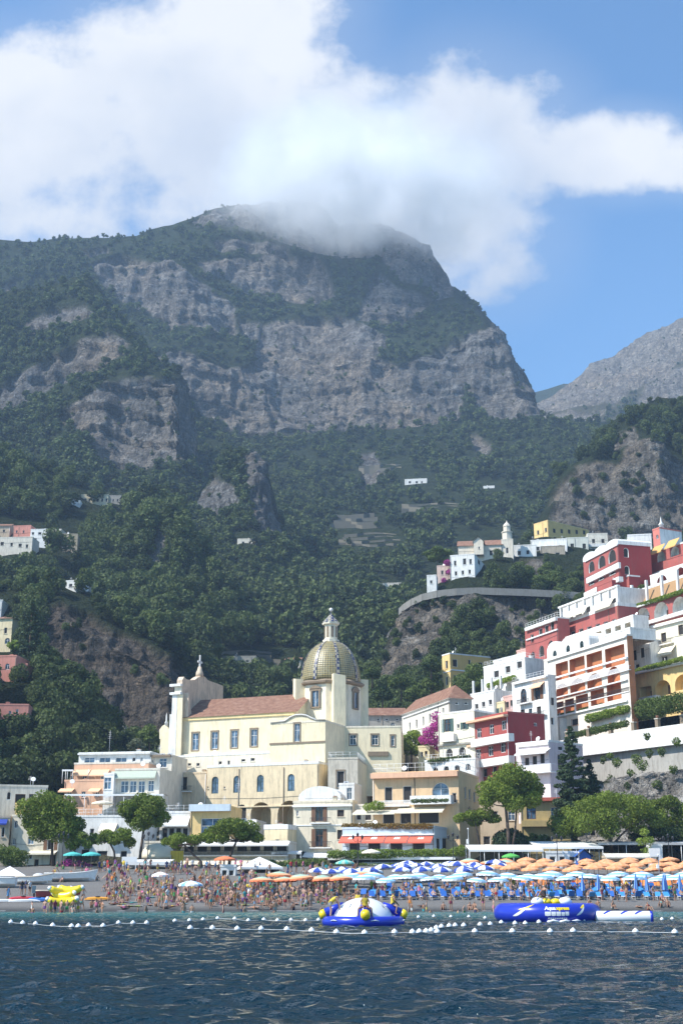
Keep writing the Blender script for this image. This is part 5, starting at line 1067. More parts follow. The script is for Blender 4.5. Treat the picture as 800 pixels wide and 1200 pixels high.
# roof terraces between nave and lower arcade
h = H('church_terrace', 'white church terrace with little windows above the arched basement', 'building', 200, 320, 888, 912, 259.5, yaw=-22, wall=PALE, base=4, topmat=WHITE); h.op(222, 896, 4, 3.5, 'k').op(232, 896, 4, 4, 'k').op(258, 894, 4, 4, 'k').op(268, 894, 3, 6, 'k').op(285, 891, 5, 3.5, 'k').op(296, 890, 5, 4, 'k').build()
AR = plaster('arcade_plaster', (0.77, 0.63, 0.42), .45)
h = H('church_basement', 'weathered cream basement of the church with arched windows over two tall vaulted arches', 'building', 240, 373, 900, 1005, 252.5, yaw=-22, px2=394, wall=AR, base=2, topmat=WHITE, parapet=.5)
for x, y in ((252, 920), (277.5, 919), (305, 918), (341, 917)): h.op(x, y, 8, 20, 'ayg')
h.op(305.5, 965, 24, 50, 'aln', dep=4.5).op(339, 968, 28, 60, 'aln', dep=4.5).op(283, 955, 11, 25, 'ak').op(243.5, 923, 2, 3, 'k').op(263, 923, 2, 3, 'k').build(); h.band(240, 373, 946, 947.5, AR, .2); h.onroof('chimney', 20, 2, .6)
mb = MB()
for u in (16.3, 6.9): mb.tube([(u, -.1, h.H - .4), (u, -.1, 1)], .09, STONE, 5)
mb.obj('drainpipe', h.root)
h = H('church_annexe', 'cream annexe with one dark balcony door, left of the arched church basement', 'building', 195, 241, 908, 1000, 256, yaw=-22, wall=plaster('annexe_plaster', (0.74, 0.59, 0.40), .4), base=2); h.op(216, 918, 6.5, 15, 'dk').build(); h.balcony(206, 223, 927, 921, 'r', .8)

# ---- upper village on the bluff
CREAMY = plaster('creamy_plaster', (0.74, 0.66, 0.54), .35)
h = H('white_villa', 'tall white villa with square dark windows standing on the cliff road bend', 'villa', 528, 556, 652, 692, 436, yaw=-18, px2=568, wall=WHITE, base=3); h.row((533, 660), (551, 658), 2, 3, 6, 'k').op(544, 658, 4, 7, 'k').row((534, 672), (550, 670), 3, 3, 5, 'k').op(534, 680, 3, 4, 'k').op(546, 680, 6, 8, 'k').op(561, 658, 3, 8, 'k', 'r').op(562, 676, 4, 7, 'ak', 'r').build()
h = H('pink_villa', 'faded pink villa wrapped in magenta creeper left of the tall white villa', 'villa', 512, 527, 664, 686, 440, yaw=-15, wall=plaster('faded_pink', (.62, .47, .40), .4), base=4); h.op(518, 671, 3, 5, 'k').op(523, 671, 3, 5, 'k').build()
h = H('cliff_cottage', 'tiny white cottage at the tip of the cliff road', 'cottage', 500, 511, 675, 692, 430, yaw=-10, wall=WHITE, base=4, depth=5); h.op(505, 682, 3, 4, 'k').build()
h = H('village_church', 'cream village church with a low tiled gable beside its bell tower', 'church', 537, 588, 640, 662, 462, yaw=-8, wall=CREAMY, roof='gable', rise=3.2, depth=10, base=5); h.op(575, 648, 4, 6, 'k').op(560, 649, 3, 5, 'k').build()
b = sub(h, 555, 566, 634, 650, 458, yaw=-8, wall=CREAMY, roof='front_gable', rise=1.6, depth=16); b.op(561, 642, 2, 3, 'k').build(); merge(h, b)
h = H('bell_tower', 'cream bell tower with a rounded cap rising over the upper village', 'tower', 588, 601, 633, 662, 460, yaw=-10, wall=CREAMY, base=4, depth=4); h.op(594, 645, 3, 7, 'ak').build()
w_, H_ = h.W / 2, h.H; mb = MB(); mb.lathe([(1.8, .3), (1.8, 3.2), (2.1, 3.3), (2.1, 3.6), (1.3, 3.8), (1.3, 5.6), (1.5, 5.7), (1.1, 6.6), (.3, 7.3), (.15, 8), (0, 8.1)], (w_, 2, H_), CREAMY, 8, False); mb.obj('belfry', h.root)
h = H('white_cottage', 'low white cottage right of the village bell tower', 'cottage', 601, 628, 640, 660, 466, yaw=-10, wall=WHITE, base=4); h.op(608, 648, 4, 5, 'k').op(618, 647, 4, 5, 'k').build()
h = H('yellow_villa', 'golden yellow villa with green shutters under the big crag', 'villa', 626, 642, 615, 640, 545, yaw=-52, px2=690, wall=YELLOW, side=GOLD_SHADE, base=5, roofmat=TILE); h.row((630, 624), (639, 621), 2, 2.5, 5, 'k').row((649, 622), (684, 624), 5, 3, 5, 'gk', 'r').row((650, 632), (684, 633), 4, 3, 5, 'gk', 'r').build()
h = H('white_house', 'wide white house with three small windows below the golden yellow villa', 'house', 622, 664, 634, 656, 478, yaw=-12, px2=670, wall=WHITE, base=4); h.row((630, 643), (656, 641), 3, 4, 5, 'k').build()
h = H('stone_house', 'bare stone house with a flat roof below the white village houses', 'house', 634, 662, 638 + 3, 668, 470, yaw=-8, wall=plaster('rough_stone', (.42, .36, .28), .6), base=5); h.op(640, 650, 4, 5, 'k').op(653, 650, 5, 5, 'k').build()
h = H('white_house', 'pale house with green shutters, second from the right in the upper village row', 'house', 664, 689, 631, 660, 486, yaw=-8, wall=plaster('pale_sage', (.62, .62, .54), .3), base=5); h.row((670, 640), (684, 640), 2, 4, 6, 'gk').row((670, 651), (684, 651), 2, 3, 5, 'k').build()
h = H('white_house', 'grey white house with stacked balconies at the right end of the upper village row', 'house', 689, 712, 626, 655, 492, yaw=-4, wall=OFFW, base=5); h.row((695, 634), (706, 634), 2, 4, 5, 'k').row((695, 645), (706, 645), 2, 4, 5, 'k').build(); h.balcony(690, 711, 640, 637, 'w', 1.0); h.balcony(690, 711, 651, 648, 'w', 1.0)
# cliff road: parapet and deck
pts = [(468, 716), (473, 711), (482, 705), (495, 699), (512, 695), (535, 692.5), (560, 691.5), (590, 692.5), (620, 693.5), (650, 695), (690, 698), (730, 700)]
P_ = [at(px, py, Yv) for (px, py), Yv in zip(pts, (421, 416, 412, 409, 407, 406, 406, 406, 406.5, 407, 408, 410))]
zr = P_[4].z; road = MB(); wall_ = MB(); ASPH = flat('asphalt', (0.06, 0.06, 0.06), .9); CONC = plaster('road_concrete', (.25, .24, .22), .6)
for a, b in zip(P_, P_[1:]):
    back = Vector((0, 7.5, 0))
    road.poly([a, b, b + back, a + back], ASPH)
    t = (b - a).normalized(); nrm = Vector((t.y, -t.x, 0)) * .35
    for q0, q1, m_ in ((-1.5, .8, CONC),):
        A0, A1, B0, B1 = a + nrm, a - nrm, b + nrm, b - nrm
        z = lambda p, dz: Vector((p.x, p.y, p.z + dz))
        wall_.poly([z(A0, q0), z(B0, q0), z(B0, q1), z(A0, q1)], m_); wall_.poly([z(B1, q0), z(A1, q0), z(A1, q1), z(B1, q1)], m_); wall_.poly([z(A0, q1), z(B0, q1), z(B1, q1), z(A1, q1)], m_); wall_.poly([z(A1, q0), z(B1, q0), z(B0, q0), z(A0, q0)], m_)
meta(road.obj('road'), kind='structure')
meta(wall_.obj('road_parapet'), 'curved grey concrete parapet of the cliff road under the upper village', 'parapet')

# ---- scattered far villas
def villa(name, label, px0, px1, pt, pb, Y, wall, wins, yaw=0, roof='flat', base=5, depth=9, rise=2):
    sY = surf((max(px0, 0) + px1) / 2, pb); Y = sY - 2 if sY else Y
    h = H(name, label, 'villa' if 'villa' in name else 'house', px0, px1, pt, pb, Y, yaw=yaw, wall=wall, roof=roof, base=base, depth=depth, rise=rise)
    for w in wins: h.op(*w)
    return h.build()
villa('yellow_villa', 'long faded yellow villa alone among the trees high on the left', 95, 127, 580, 591, 585, plaster('faded_yellow', (.62, .54, .38), .4), [(100 + 5 * k, 586, 2.5, 4, 'k') for k in range(6)], depth=8)
villa('white_villa', 'small white terrace house just left of the long faded yellow villa', 82, 94, 587, 594, 582, WHITE, [(87, 590, 2, 3, 'k')])
villa('grey_villa', 'grey ruinous villa right of the long faded yellow villa', 128, 142, 581, 591, 588, GREYST_SHADE, [(133, 586, 2, 3, 'k'), (138, 586, 2, 3, 'k')])
villa('pink_villa', 'salmon villa in the middle of the upper left hamlet', 15, 36, 617, 634, 545, SALMON, [(20, 623, 2, 3, 'k'), (28, 623, 2, 3, 'k')], -8)
villa('white_villa', 'white villa with three dark windows at the centre of the upper left hamlet', 35, 55, 621, 640, 540, WHITE, [(39, 625, 3, 3, 'k'), (47, 625, 4, 3, 'k'), (42, 632, 3, 3, 'k')], -5)
villa('pale_villa', 'low pale villa joined right of the hamlet white villa', 55, 72, 621, 632, 543, OFFW, [(60, 625, 3, 3, 'k'), (67, 625, 3, 3, 'k')], -5)
villa('tan_villa', 'tan stone house with a flat roof at the right end of the upper left hamlet', 72, 91, 626, 648, 545, plaster('tan_stone', (.5, .4, .27), .5), [(78, 631, 3, 3, 'k'), (85, 631, 3, 3, 'k')], 5)
villa('grey_house', 'long low grey white house along the lower edge of the upper left hamlet', -20, 38, 631, 648, 532, OFFW, [(3, 637, 4, 4, 'k'), (14, 638, 3, 4, 'k'), (24, 639, 4, 4, 'k'), (32, 640, 3, 4, 'k')], -5)
villa('brown_house', 'brown roofed house at the left edge of the upper left hamlet', -20, 12, 616, 630, 545, TAN, [(5, 622, 3, 3, 'k')], 0, 'gable')
villa('white_cottage', 'white gabled cottage in the trees on top of the brown left cliff', 76, 90, 681.5, 693, 432, WHITE, [(83, 686, 4, 4, 'k')], -15, base=4)
villa('grey_cottage', 'grey stone cottage against the right side of the white gabled cottage', 90, 101, 681.5, 694, 433, GREYST_SHADE, [(96, 687, 2, 3, 'k')], 0, base=4)
villa('white_villa', 'small white villa alone in the woods below the main cliff', 474, 500, 562, 568, 1005, WHITE, [(480, 565, 3, 2.5, 'k'), (488, 565, 3, 2.5, 'k'), (494, 565, 2, 2.5, 'k')], -8)
villa('white_cottage', 'tiny pale cottage in the dark woods right of the lone white villa', 566, 579, 570, 574, 985, WHITE, [(572, 572, 2, 1.5, 'k')], -8)
villa('grey_villa', 'white and grey villa half hidden just left of the dome', 334, 352, 773, 800, 470, OFFW, [(339, 780, 3, 4, 'k'), (346, 780, 4, 4, 'k'), (340, 792, 4, 5, 'k'), (347, 792, 3, 5, 'k')], -5, 'gable', rise=1.5)
villa('stone_house', 'low stone house with a long roof on the wooded slope above the nave', 270, 300, 770, 780, 490, GREYST_SHADE, [(278, 775, 4, 3, 'k'), (290, 775, 4, 3, 'k')], -5)
villa('grey_house', 'grey terraced house among olives left of the bluff houses', 444, 470, 684, 692, 700, OFFW, [(450, 688, 3, 3, 'k'), (460, 688, 3, 3, 'k')], -5)
villa('terrace_house', 'low house on the sunlit farm terraces in mid valley', 278, 300, 632, 640, 770, OFFW, [(285, 636, 3, 3, 'k'), (293, 636, 3, 3, 'k')], -5)
# left edge houses
villa('white_house', 'white block at the left edge above the red roofed house', -20, 3, 704, 722, 330, WHITE, [(-2, 712, 2, 4, 'k')], 0)
h = villa('cream_villa', 'cream villa with a red tiled roof and round arch at the left edge', -22, 14, 726, 757, 322, CREAM, [(7, 739, 3.5, 7, 'k'), (9, 751, 6, 7, 'a')], -10, 'hip', rise=1.6)
h = villa('red_villa', 'salmon red villa with an arched window at the left edge', -22, 19, 770, 798, 316, SALMON, [(9, 781, 5, 7, 'a'), (13, 791, 4, 6, 'ak')], -6)
h = villa('red_annexe', 'small salmon annexe right of the salmon red villa', 19, 32, 779, 797, 318, SALMON, [(25, 788, 2, 3, 'k')], 0)
h = villa('pink_house', 'salmon pink house with white framed windows among the trees of the lower left slope', -22, 33, 826, 856, 300, SALMON, [(20.5, 834, 3, 6, 'w'), (12, 836, 3, 6, 'w'), (20.5, 846, 3, 6, 'w'), (29, 842, 3, 6, 'w')], 6)
h = villa('stone_terrace', 'low stone terrace house in the greenery left of the church annexe', 128, 146, 852, 865, 318, GREYST_SHADE, [(134, 858, 2, 3, 'k'), (141, 858, 2, 3, 'k')], -5)
# roof clutter: aerials, tanks, chimneys
rr = random.Random(5)
for h in HOUSES:
    if getattr(h, 'gone', False) or h.roof != 'flat' or h.D < 2 or h.W < 3.5 or h.root.name.split('.')[0] in ('garden_wall', 'sea_wall') : continue
    for q in range(rr.choice((1, 2, 2, 3))):
        h.onroof(rr.choice(('ac', 'chimney', 'aerial', 'dish', 'aerial')), rr.uniform(.8, h.W - .8), rr.uniform(.7, min(4, h.D - .6)), rr.uniform(.45, .8))

for h in HOUSES:
    if getattr(h, 'gone', False) or h.W < 5 or h.D < 2 or h.H < 5 or h.root.name.split('.')[0] in ('garden_wall', 'sea_wall', 'church'): continue
    for q in range(rr.choice((1, 1, 2))):
        u = rr.choice((.18, h.W - .18)) if q == 0 else rr.uniform(1, h.W - 1)
        if any(o['u0'] - .15 < u < o['u1'] + .15 for o in h.ops['f']): continue
        mb = MB(); mb.tube([(u, -.07, h.H - .15), (u, -.07, h.base * .8)], .055, rr.choice((STONE, IRON, WPAINT)), 5); mb.obj('drainpipe', h.root)
    if h.W > 6 and rr.random() < .6 and h.H - h.base > 5: mb = MB(); z = h.base + (h.H - h.base) * rr.uniform(.35, .75); mb.tube([(.1, -.05, z), (h.W * .5, -.05, z - .25), (h.W - .1, -.05, z + .1)], .025, IRON, 4); mb.obj('cable', h.root)
# ------------------------------------------------------------------ sea and beach
def beach_z(x, Y):
    t = np.clip((np.asarray(Y, float) - 141.0), -30, 64); z = np.where(t < 59, t * 0.094, 59 * .094 + (t - 59) * .06)
    return z + np.where((t > 0) & (t < 9), .28 * np.sin(np.clip(t, 0, 9) / 9 * np.pi), 0)
def bz(x, Y): return float(beach_z(x, Y))
def seamat():
    m, nt, b = newmat('sea_water'); g = N(nt, 'ShaderNodeNewGeometry'); s = N(nt, 'ShaderNodeSeparateXYZ'); nt.links.new(g.outputs['Position'], s.inputs[0])
    mr = N(nt, 'ShaderNodeMapRange', interpolation_type='SMOOTHSTEP'); nt.links.new(s.outputs[1], mr.inputs[0]); mr.inputs[1].default_value = 86; mr.inputs[2].default_value = 136
    c = mixc(nt, mr.outputs[0], (0.004, 0.020, 0.031), (0.04, 0.15, 0.15))
    nt.links.new(c, b.inputs['Base Color']); b.inputs['Roughness'].default_value = 0.06; b.inputs['IOR'].default_value = 1.333; b.inputs['Specular IOR Level'].default_value = 0.5
    n1 = noise(nt, worldpos(nt, (1.0, .8, 1)), 2.6, 4, .6); n2 = noise(nt, worldpos(nt, (1, 1.6, 1)), 5.5, 3, .5)
    ad = N(nt, 'ShaderNodeMath', operation='MULTIPLY_ADD'); nt.links.new(n2, ad.inputs[0]); ad.inputs[1].default_value = .3; nt.links.new(n1, ad.inputs[2])
    bump(nt, b, ad.outputs[0], .9, .22); return m
def axis(core0, core1, step, far0, far1):
    c = list(np.arange(core0, core1 + 1e-6, step)); lo_, hi = [], []; d = step; v = core0
    while v > far0: d *= 1.35; v -= d; lo_.append(max(v, far0))
    d = step; v = core1
    while v < far1: d *= 1.35; v += d; hi.append(min(v, far1))
    return np.array(lo_[::-1] + c + hi)
xs = axis(-46, 46, .19, -2500, 2500); ysq = np.concatenate([axis(16, 62, .13, -480, 62), np.arange(62.2, 142, .24), [142, 146, 152]])
X, Yq = np.meshgrid(xs, ysq)
def waves(x, y):
    z = 0
    for amp, wl, dx, dy, ph in ((.035, 6.0, .35, 1, 0), (.035, 3.3, -.4, 1, 2), (.045, 1.9, .45, 1, 4), (.045, 1.2, -.25, 1, 1), (.034, .8, .5, 1, 3), (.02, .55, -.35, 1, 5)):
        n = math.hypot(dx, dy); k = 2 * math.pi / wl; w = vnoise(x / wl * .35 + ph, y / wl * .35, ph) * 1.7
        p = (x * dx + y * dy) / n * k + w * 2.6 + ph
        z = z + amp * (1 - 2 * np.abs(np.sin(p / 2)) ** 1.2) * (0.75 + .6 * vnoise(x / wl * .22 + 9, y / wl * .22, ph + 3))
    return z
core = (np.abs(X) < 47) & (Yq > 10)
Zs = np.where(core, waves(X, Yq) + .05 * fbm(X * .8, Yq * .8, X * 0, 3), 0) * np.clip((147 - Yq) / 30, .12, 1)
idx = np.arange(X.size).reshape(X.shape)
me = npmesh('sea', np.stack([X, Yq, Zs], -1).reshape(-1, 3), np.stack([idx[:-1, :-1], idx[:-1, 1:], idx[1:, 1:], idx[1:, :-1]], -1).reshape(-1, 4), [seamat()], True)
o = bpy.data.objects.new('sea', me); link(o); meta(o, kind='structure')

def gravelmat():
    m, nt, b = newmat('beach_shingle'); p = worldpos(nt); g = N(nt, 'ShaderNodeNewGeometry'); s = N(nt, 'ShaderNodeSeparateXYZ'); nt.links.new(g.outputs['Position'], s.inputs[0])
    a = noise(nt, p, 6, 6, .75); big = noise(nt, p, .25, 4, .6)
    c = ramp(nt, a, [(.3, (.075, .071, .066)), (.5, (.16, .15, .137)), (.72, (.28, .262, .238))])
    c = mixc(nt, ramp(nt, big, [(.35, 0), (.7, .5)]), c, (.13, .12, .11))
    w = N(nt, 'ShaderNodeMapRange'); nt.links.new(s.outputs[2], w.inputs[0]); w.inputs[1].default_value = .55; w.inputs[2].default_value = .12
    c = mixc(nt, w.outputs[0], c, (.05, .05, .048), 'MIX')
    nt.links.new(c, b.inputs['Base Color']); b.inputs['Roughness'].default_value = .9; bump(nt, b, a, .8, .12); return m
bx_ = axis(-60, 60, 1.0, -600, 600); by_ = np.concatenate([np.arange(112, 138, 4), np.arange(138, 206.1, .8)])
X, Yq = np.meshgrid(bx_, by_); Zb = beach_z(X, Yq) + .07 * fbm(X * .5, Yq * .8, X * 0, 3) * (Yq < 203)
idx = np.arange(X.size).reshape(X.shape)
me = npmesh('beach', np.stack([X, Yq, Zb], -1).reshape(-1, 3), np.stack([idx[:-1, :-1], idx[:-1, 1:], idx[1:, 1:], idx[1:, :-1]], -1).reshape(-1, 4), [gravelmat()], True)
o = bpy.data.objects.new('beach', me); link(o); meta(o, kind='structure')
# thin broken line of foam where the water meets the shingle
mb = MB(); FOAM = flat('foam', (.75, .78, .78), .8)
for k in range(-70, 70):
    if random.random() < .55: continue
    x = k * .8 + random.random() * .5; y = 140.7 + .5 * math.sin(x * .35) + random.random() * .3; l = .5 + random.random() * .9
    mb.poly([(x, y, .07), (x + l, y + .1, .07), (x + l * .8, y + .16 + .15 * random.random(), .085), (x + .1, y + .14, .085)], FOAM)
o = mb.obj('foam'); meta(o, 'broken white foam line along the waterline of the beach', kind='stuff')

# ------------------------------------------------------------------ copies
def copy_tree(root, loc, rz=0.0, label=None, scale=None):
    r = root.copy(); COL.objects.link(r); r.location = loc; r.rotation_euler = (0, 0, rz)
    if label: r['label'] = label
    if scale: r.scale = (scale,) * 3 if isinstance(scale, (int, float)) else scale
    def rec(src, dst):
        for c_ in KIDS(src):
            d = c_.copy(); COL.objects.link(d); d.parent = dst; rec(c_, d)
    rec(root, r); return r
def KIDS(o): return [c_ for c_ in o.children]
def ordinal(k): return {1: 'first', 2: 'second', 3: 'third', 4: 'fourth', 5: 'fifth', 6: 'sixth', 7: 'seventh', 8: 'eighth', 9: 'ninth', 10: 'tenth', 11: 'eleventh', 12: 'twelfth'}.get(k, '%d%s' % (k, {1: 'st', 2: 'nd', 3: 'rd'}.get(k % 10 if k // 10 != 1 else 0, 'th')))

# ------------------------------------------------------------------ parasols
BW_L = flat('light_blue_stripe', (.20, .42, .66), .8, var=.05); BW_W = flat('white_stripe', (.78, .80, .80), .8, var=.05); BW_D = flat('deep_blue_wedge', (.03, .07, .34), .8, var=.05)
OR_C = flat('orange_cloth', (.72, .31, .13), .8, var=.10, scale=.6); OR_P = flat('pale_orange_cloth', (.74, .36, .18), .8, var=.08); GR_C = flat('sage_green_cloth', (.36, .50, .38), .8, var=.08); TURQ = flat('turquoise_cloth', (.08, .46, .42), .8); POLE = flat('pole_wood', (.45, .36, .26), .6); PINKC = flat('pink_cloth', (.80, .55, .50), .8); REDOR = flat('red_orange_cloth', (.72, .20, .08), .8)
def parasol(name, label, group, mats, rad=1.45, h=2.35, seg=16, val=.22, rise=.42, valm=None, rings=None):
    root = empty(name, (0, 0, 0), 0, label, 'parasol', group); mb = MB()
    prof = [(0, h), (rad * .35, h - rise * .22), (rad * .7, h - rise * .56), (rad, h - rise)]
    for k in range(seg):
        a0, a1 = 2 * math.pi * k / seg, 2 * math.pi * (k + 1) / seg
        for i in range(3):
            (r0, z0_), (r1, z1_) = prof[i], prof[i + 1]
            m_ = rings[i] if rings else mats[k * len(mats) // seg] if len(mats) == seg else mats[k % len(mats)]
            q = [(r0 * math.cos(a0), r0 * math.sin(a0), z0_), (r1 * math.cos(a0), r1 * math.sin(a0), z1_), (r1 * math.cos(a1), r1 * math.sin(a1), z1_), (r0 * math.cos(a1), r0 * math.sin(a1), z0_)]
            mb.poly(q if i else q[:3], m_)
        m_ = valm or mats[k % len(mats)]
        am = (a0 + a1) / 2
        mb.poly([(rad * math.cos(a0), rad * math.sin(a0), h - rise), (rad * math.cos(a0) * 1.02, rad * math.sin(a0) * 1.02, h - rise - val * .8), (rad * math.cos(am) * 1.02, rad * math.sin(am) * 1.02, h - rise - val), (rad * math.cos(a1) * 1.02, rad * math.sin(a1) * 1.02, h - rise - val * .8), (rad * math.cos(a1), rad * math.sin(a1), h - rise)], m_)
    mb.obj('canopy', root)
    mb = MB(); mb.tube([(0, 0, -.3), (0, 0, h - .02)], .035, POLE, 6); mb.lathe([(.0, h), (.05, h), (.03, h + .1), (0, h + .12)], (0, 0, 0), POLE, 6); mb.obj('pole', root)
    mb = MB()
    for k in range(8): a = 2 * math.pi * k / 8; mb.tube([(.04 * math.cos(a), .04 * math.sin(a), h - rise - .15), (rad * .62 * math.cos(a), rad * .62 * math.sin(a), h - rise * .52)], .012, POLE, 3)
    mb.obj('ribs', root); return root
ROWN = ['front', 'second', 'third', 'fourth', 'fifth', 'sixth']
def field(root, rows, group, what, ends='left end'):
    first = True; n_ = 0
    for ri, (Y, x0, x1, stp) in enumerate(rows):
        k = 0; x = x0
        while x <= x1 + 1e-6:
            k += 1; xx = x + random.uniform(-.25, .25); yy = Y + random.uniform(-.35, .35)
            lab = f'{what}, {ordinal(k)} from the {ends} of its {ROWN[ri]} row'
            loc = (xx, yy, bz(xx, yy) + random.uniform(-.05, .1)); rz = random.random() * 6.28
            if first: root.location = loc; root.rotation_euler = (random.uniform(-.03, .03), random.uniform(-.03, .03), rz); root['label'] = lab; first = False
            else: q_ = copy_tree(root, loc, rz, lab, random.uniform(.88, 1.08)); q_.rotation_euler = (random.uniform(-.09, .09), random.uniform(-.09, .09), rz)
            x += stp; n_ += 1
    return n_
PB = parasol('beach_parasol', 'x', 'pale blue and white striped parasols', [BW_L, BW_W], 1.34, 2.4, 16, rings=[BW_L, BW_W, BW_L], valm=BW_W)
field(PB, [(157.5, 2.6, 46, 2.65), (161.0, 1.2, 47, 2.7)], 0, 'pale blue and white striped beach parasol'); 
for o in bpy.data.objects:
    if o.name.startswith('beach_parasol'): o['group'] = 'pale blue and white striped parasols'
PD = parasol('wedge_parasol', 'x', 'parasols with deep blue and white wedges', [BW_D, BW_D, BW_W, BW_W], 1.35, 2.3, 16)
field(PD, [(170, 8, 17, 2.5), (174, 5.5, 20, 2.6), (178.5, 7.5, 21.5, 2.7), (183, 9, 23, 3.0)], 0, 'deep blue and white wedge parasol')
PD2 = parasol('wedge_parasol', 'x', 'blue wedge parasols behind the round float', [BW_D, BW_W], 1.35, 2.3, 8); field(PD2, [(168, -1.5, 5.8, 2.5), (172, -3.0, 4.5, 2.9)], 0, 'narrow wedged blue parasol')
PO = parasol('orange_parasol', 'x', 'orange parasols', [OR_C, OR_P], 1.36, 2.35, 16)
field(PO, [(172, 22, 50, 2.6), (176.5, 20.5, 51, 2.7), (181.5, 25, 53, 2.8), (187, 23, 55, 2.9)], 0, 'orange beach parasol')
PG = parasol('green_orange_parasol', 'x', 'sage green parasols with orange edges', [GR_C], 1.5, 2.2, 16, valm=REDOR, rings=[GR_C, GR_C, OR_P])
field(PG, [(158, -9.2, 2.0, 2.3), (163, -7.8, 3.5, 2.6), (186, 18, 24, 2.6)], 0, 'sage green parasol with orange edge')
def one(kind, label, mats, px, Y, rad=1.4, h=2.3, **kw):
    r = parasol(kind, label, None, mats, rad, h, **kw); x = at(px, 1030, Y).x; r.location = (x, Y, bz(x, Y)); return r
one('white_parasol', 'white and pale blue parasol standing alone in the crowd below the kiosk pines', [BW_W, BW_W, BW_L, BW_W], 224, 152, 1.4, 2.2)
one('pink_parasol', 'small pale pink parasol left of the lone white parasol', [PINKC, BW_W], 188, 168, 1.1, 1.9)
one('red_parasol', 'red orange parasol beside the white pyramid tent', [REDOR], 263, 186, 1.5, 2.6)
one('turquoise_parasol', 'turquoise parasol under the magenta flowers, the left of two', [TURQ], 84, 198, 1.4, 2.4)
one('turquoise_parasol', 'turquoise parasol under the magenta flowers, the right of two', [TURQ], 106, 198, 1.4, 2.4)
one('teal_parasol', 'teal parasol at the back of the sage green rows', [TURQ, GR_C], 404, 182, 1.3, 2.4)
one('cream_parasol', 'cream parasol standing tall at the back behind the blue wedge parasols', [CRCANV], 435, 196, 1.4, 2.9)
one('green_parasol', 'bright green parasol beside the long white canopy', [flat('bright_green_cloth', (.10, .42, .08), .8)], 599, 193, 1.3, 2.5)
one('cream_parasol', 'cream parasol on the white house terrace under the hotel', [CRCANV], 116, 228, 1.9, 2.6).location.z = zat(956, 228)
# closed parasols
mb = MB(); CP = None
root = empty('closed_parasol', (0, 0, 0), 0, 'x', 'parasol', 'furled blue and white parasols')
mb = MB(); mb.tube([(0, 0, -.3), (0, 0, 2.6)], .035, POLE, 6); mb.obj('pole', root)
mb = MB(); n = 10
for k in range(n):
    a0, a1 = 2 * math.pi * k / n, 2 * math.pi * (k + 1) / n
    for (r0, z0_), (r1, z1_) in (((.05, 2.65), (.14, 2.1)), ((.14, 2.1), (.20, 1.6)), ((.20, 1.6), (.27, .85))):
        mb.poly([(r0 * math.cos(a0), r0 * math.sin(a0), z0_), (r1 * math.cos(a0), r1 * math.sin(a0), z1_), (r1 * math.cos(a1), r1 * math.sin(a1), z1_), (r0 * math.cos(a1), r0 * math.sin(a1), z0_)], BW_D if k % 2 else BW_L)
mb.obj('furled_canopy', root)
for k, px in enumerate((682, 702, 748, 757, 779, 783, 796)):
    x = at(px, 1035, 154.5).x; y = 154.5 + (k % 3) * .8; lab = f'furled blue and white parasol, {ordinal(k + 1)} from the left among those at right'
    if k == 0: root.location = (x, y, bz(x, y)); root['label'] = lab
    else: copy_tree(root, (x, y, bz(x, y)), k, lab)

# ------------------------------------------------------------------ loungers
LB = flat('blue_lounger_cloth', (.02, .12, .42), .75, var=.1); LB2 = flat('bright_blue_cloth', (.05, .27, .62), .75, var=.1); TOWEL_O = flat('orange_towel', (.75, .25, .06), .85)
def lounger(name, cloth, group, up=55):
    r = empty(name, (0, 0, 0), 0, 'x', 'sun lounger', group)
    mb = MB(); mb.box(-.33, .33, -.85, .55, .33, .385, cloth); mb.obj('seat', r)
    mb = MB(); M4 = Matrix.Translation((0, .56, .36)) @ Matrix.Rotation(R(up), 4, 'X'); mb.box(-.33, .33, 0, .72, -.025, .03, cloth, M4); mb.obj('backrest', r)
    mb = MB()
    for sx_ in (-.36, .335): mb.box(sx_, sx_ + .028, -.9, .6, .30, .36, WPAINT)
    mb.obj('frame', r)
    for sx_ in (-.34, .31):
        for yy in (-.7, .4): mb = MB(); mb.box(sx_, sx_ + .03, yy, yy + .03, -.1, .30, WPAINT); mb.obj('leg', r)
    return r
lg1 = lounger('sun_lounger', LB, 'blue sun loungers in rows on the beach'); lg2 = lounger('sun_lounger', LB2, 'blue sun loungers in rows on the beach', 40)
seen = {}
def place(root, loc, rz, lab):
    if root.name not in seen: seen[root.name] = 1; root.location = loc; root.rotation_euler = (0, 0, rz); root['label'] = lab; return root
    return copy_tree(root, loc, rz, lab)
LOUNGE_SPOTS = []
for ri, (Y, x0, x1) in enumerate(((153.2, 3.6, 45), (155.6, 2.4, 46), (159.3, 4, 47), (163.5, 6, 48))):
    x = x0; k = 0
    while x < x1:
        k += 1; kind = lg1 if random.random() < .6 else lg2; rz = random.uniform(-.25, .25) + (math.pi if ri % 2 == 0 and random.random() < .15 else 0)
        lab = f'{"dark" if kind is lg1 else "bright"} blue sun lounger, {ordinal(k)} from the left in the {ROWN[ri]} row'
        place(kind, (x, Y + random.uniform(-.2, .2), bz(x, Y) + .02), rz, lab); LOUNGE_SPOTS.append((x, Y, rz)); x += random.uniform(1.0, 1.5) if ri < 2 else random.uniform(1.3, 2.0)
lg3 = lounger('deck_chair', TOWEL_O, 'orange deck chairs at the right of the beach', 60); k = 0
for Y, x0, x1 in ((166.5, 24, 46), (169.3, 23, 47)):
    x = x0; k = 0
    while x < x1: k += 1; place(lg3, (x, Y, bz(x, Y)), random.uniform(-.3, .3), f'orange deck chair, {ordinal(k)} from the left in the {"nearer" if Y < 168 else "farther"} orange row'); x += random.uniform(1.5, 2.3)

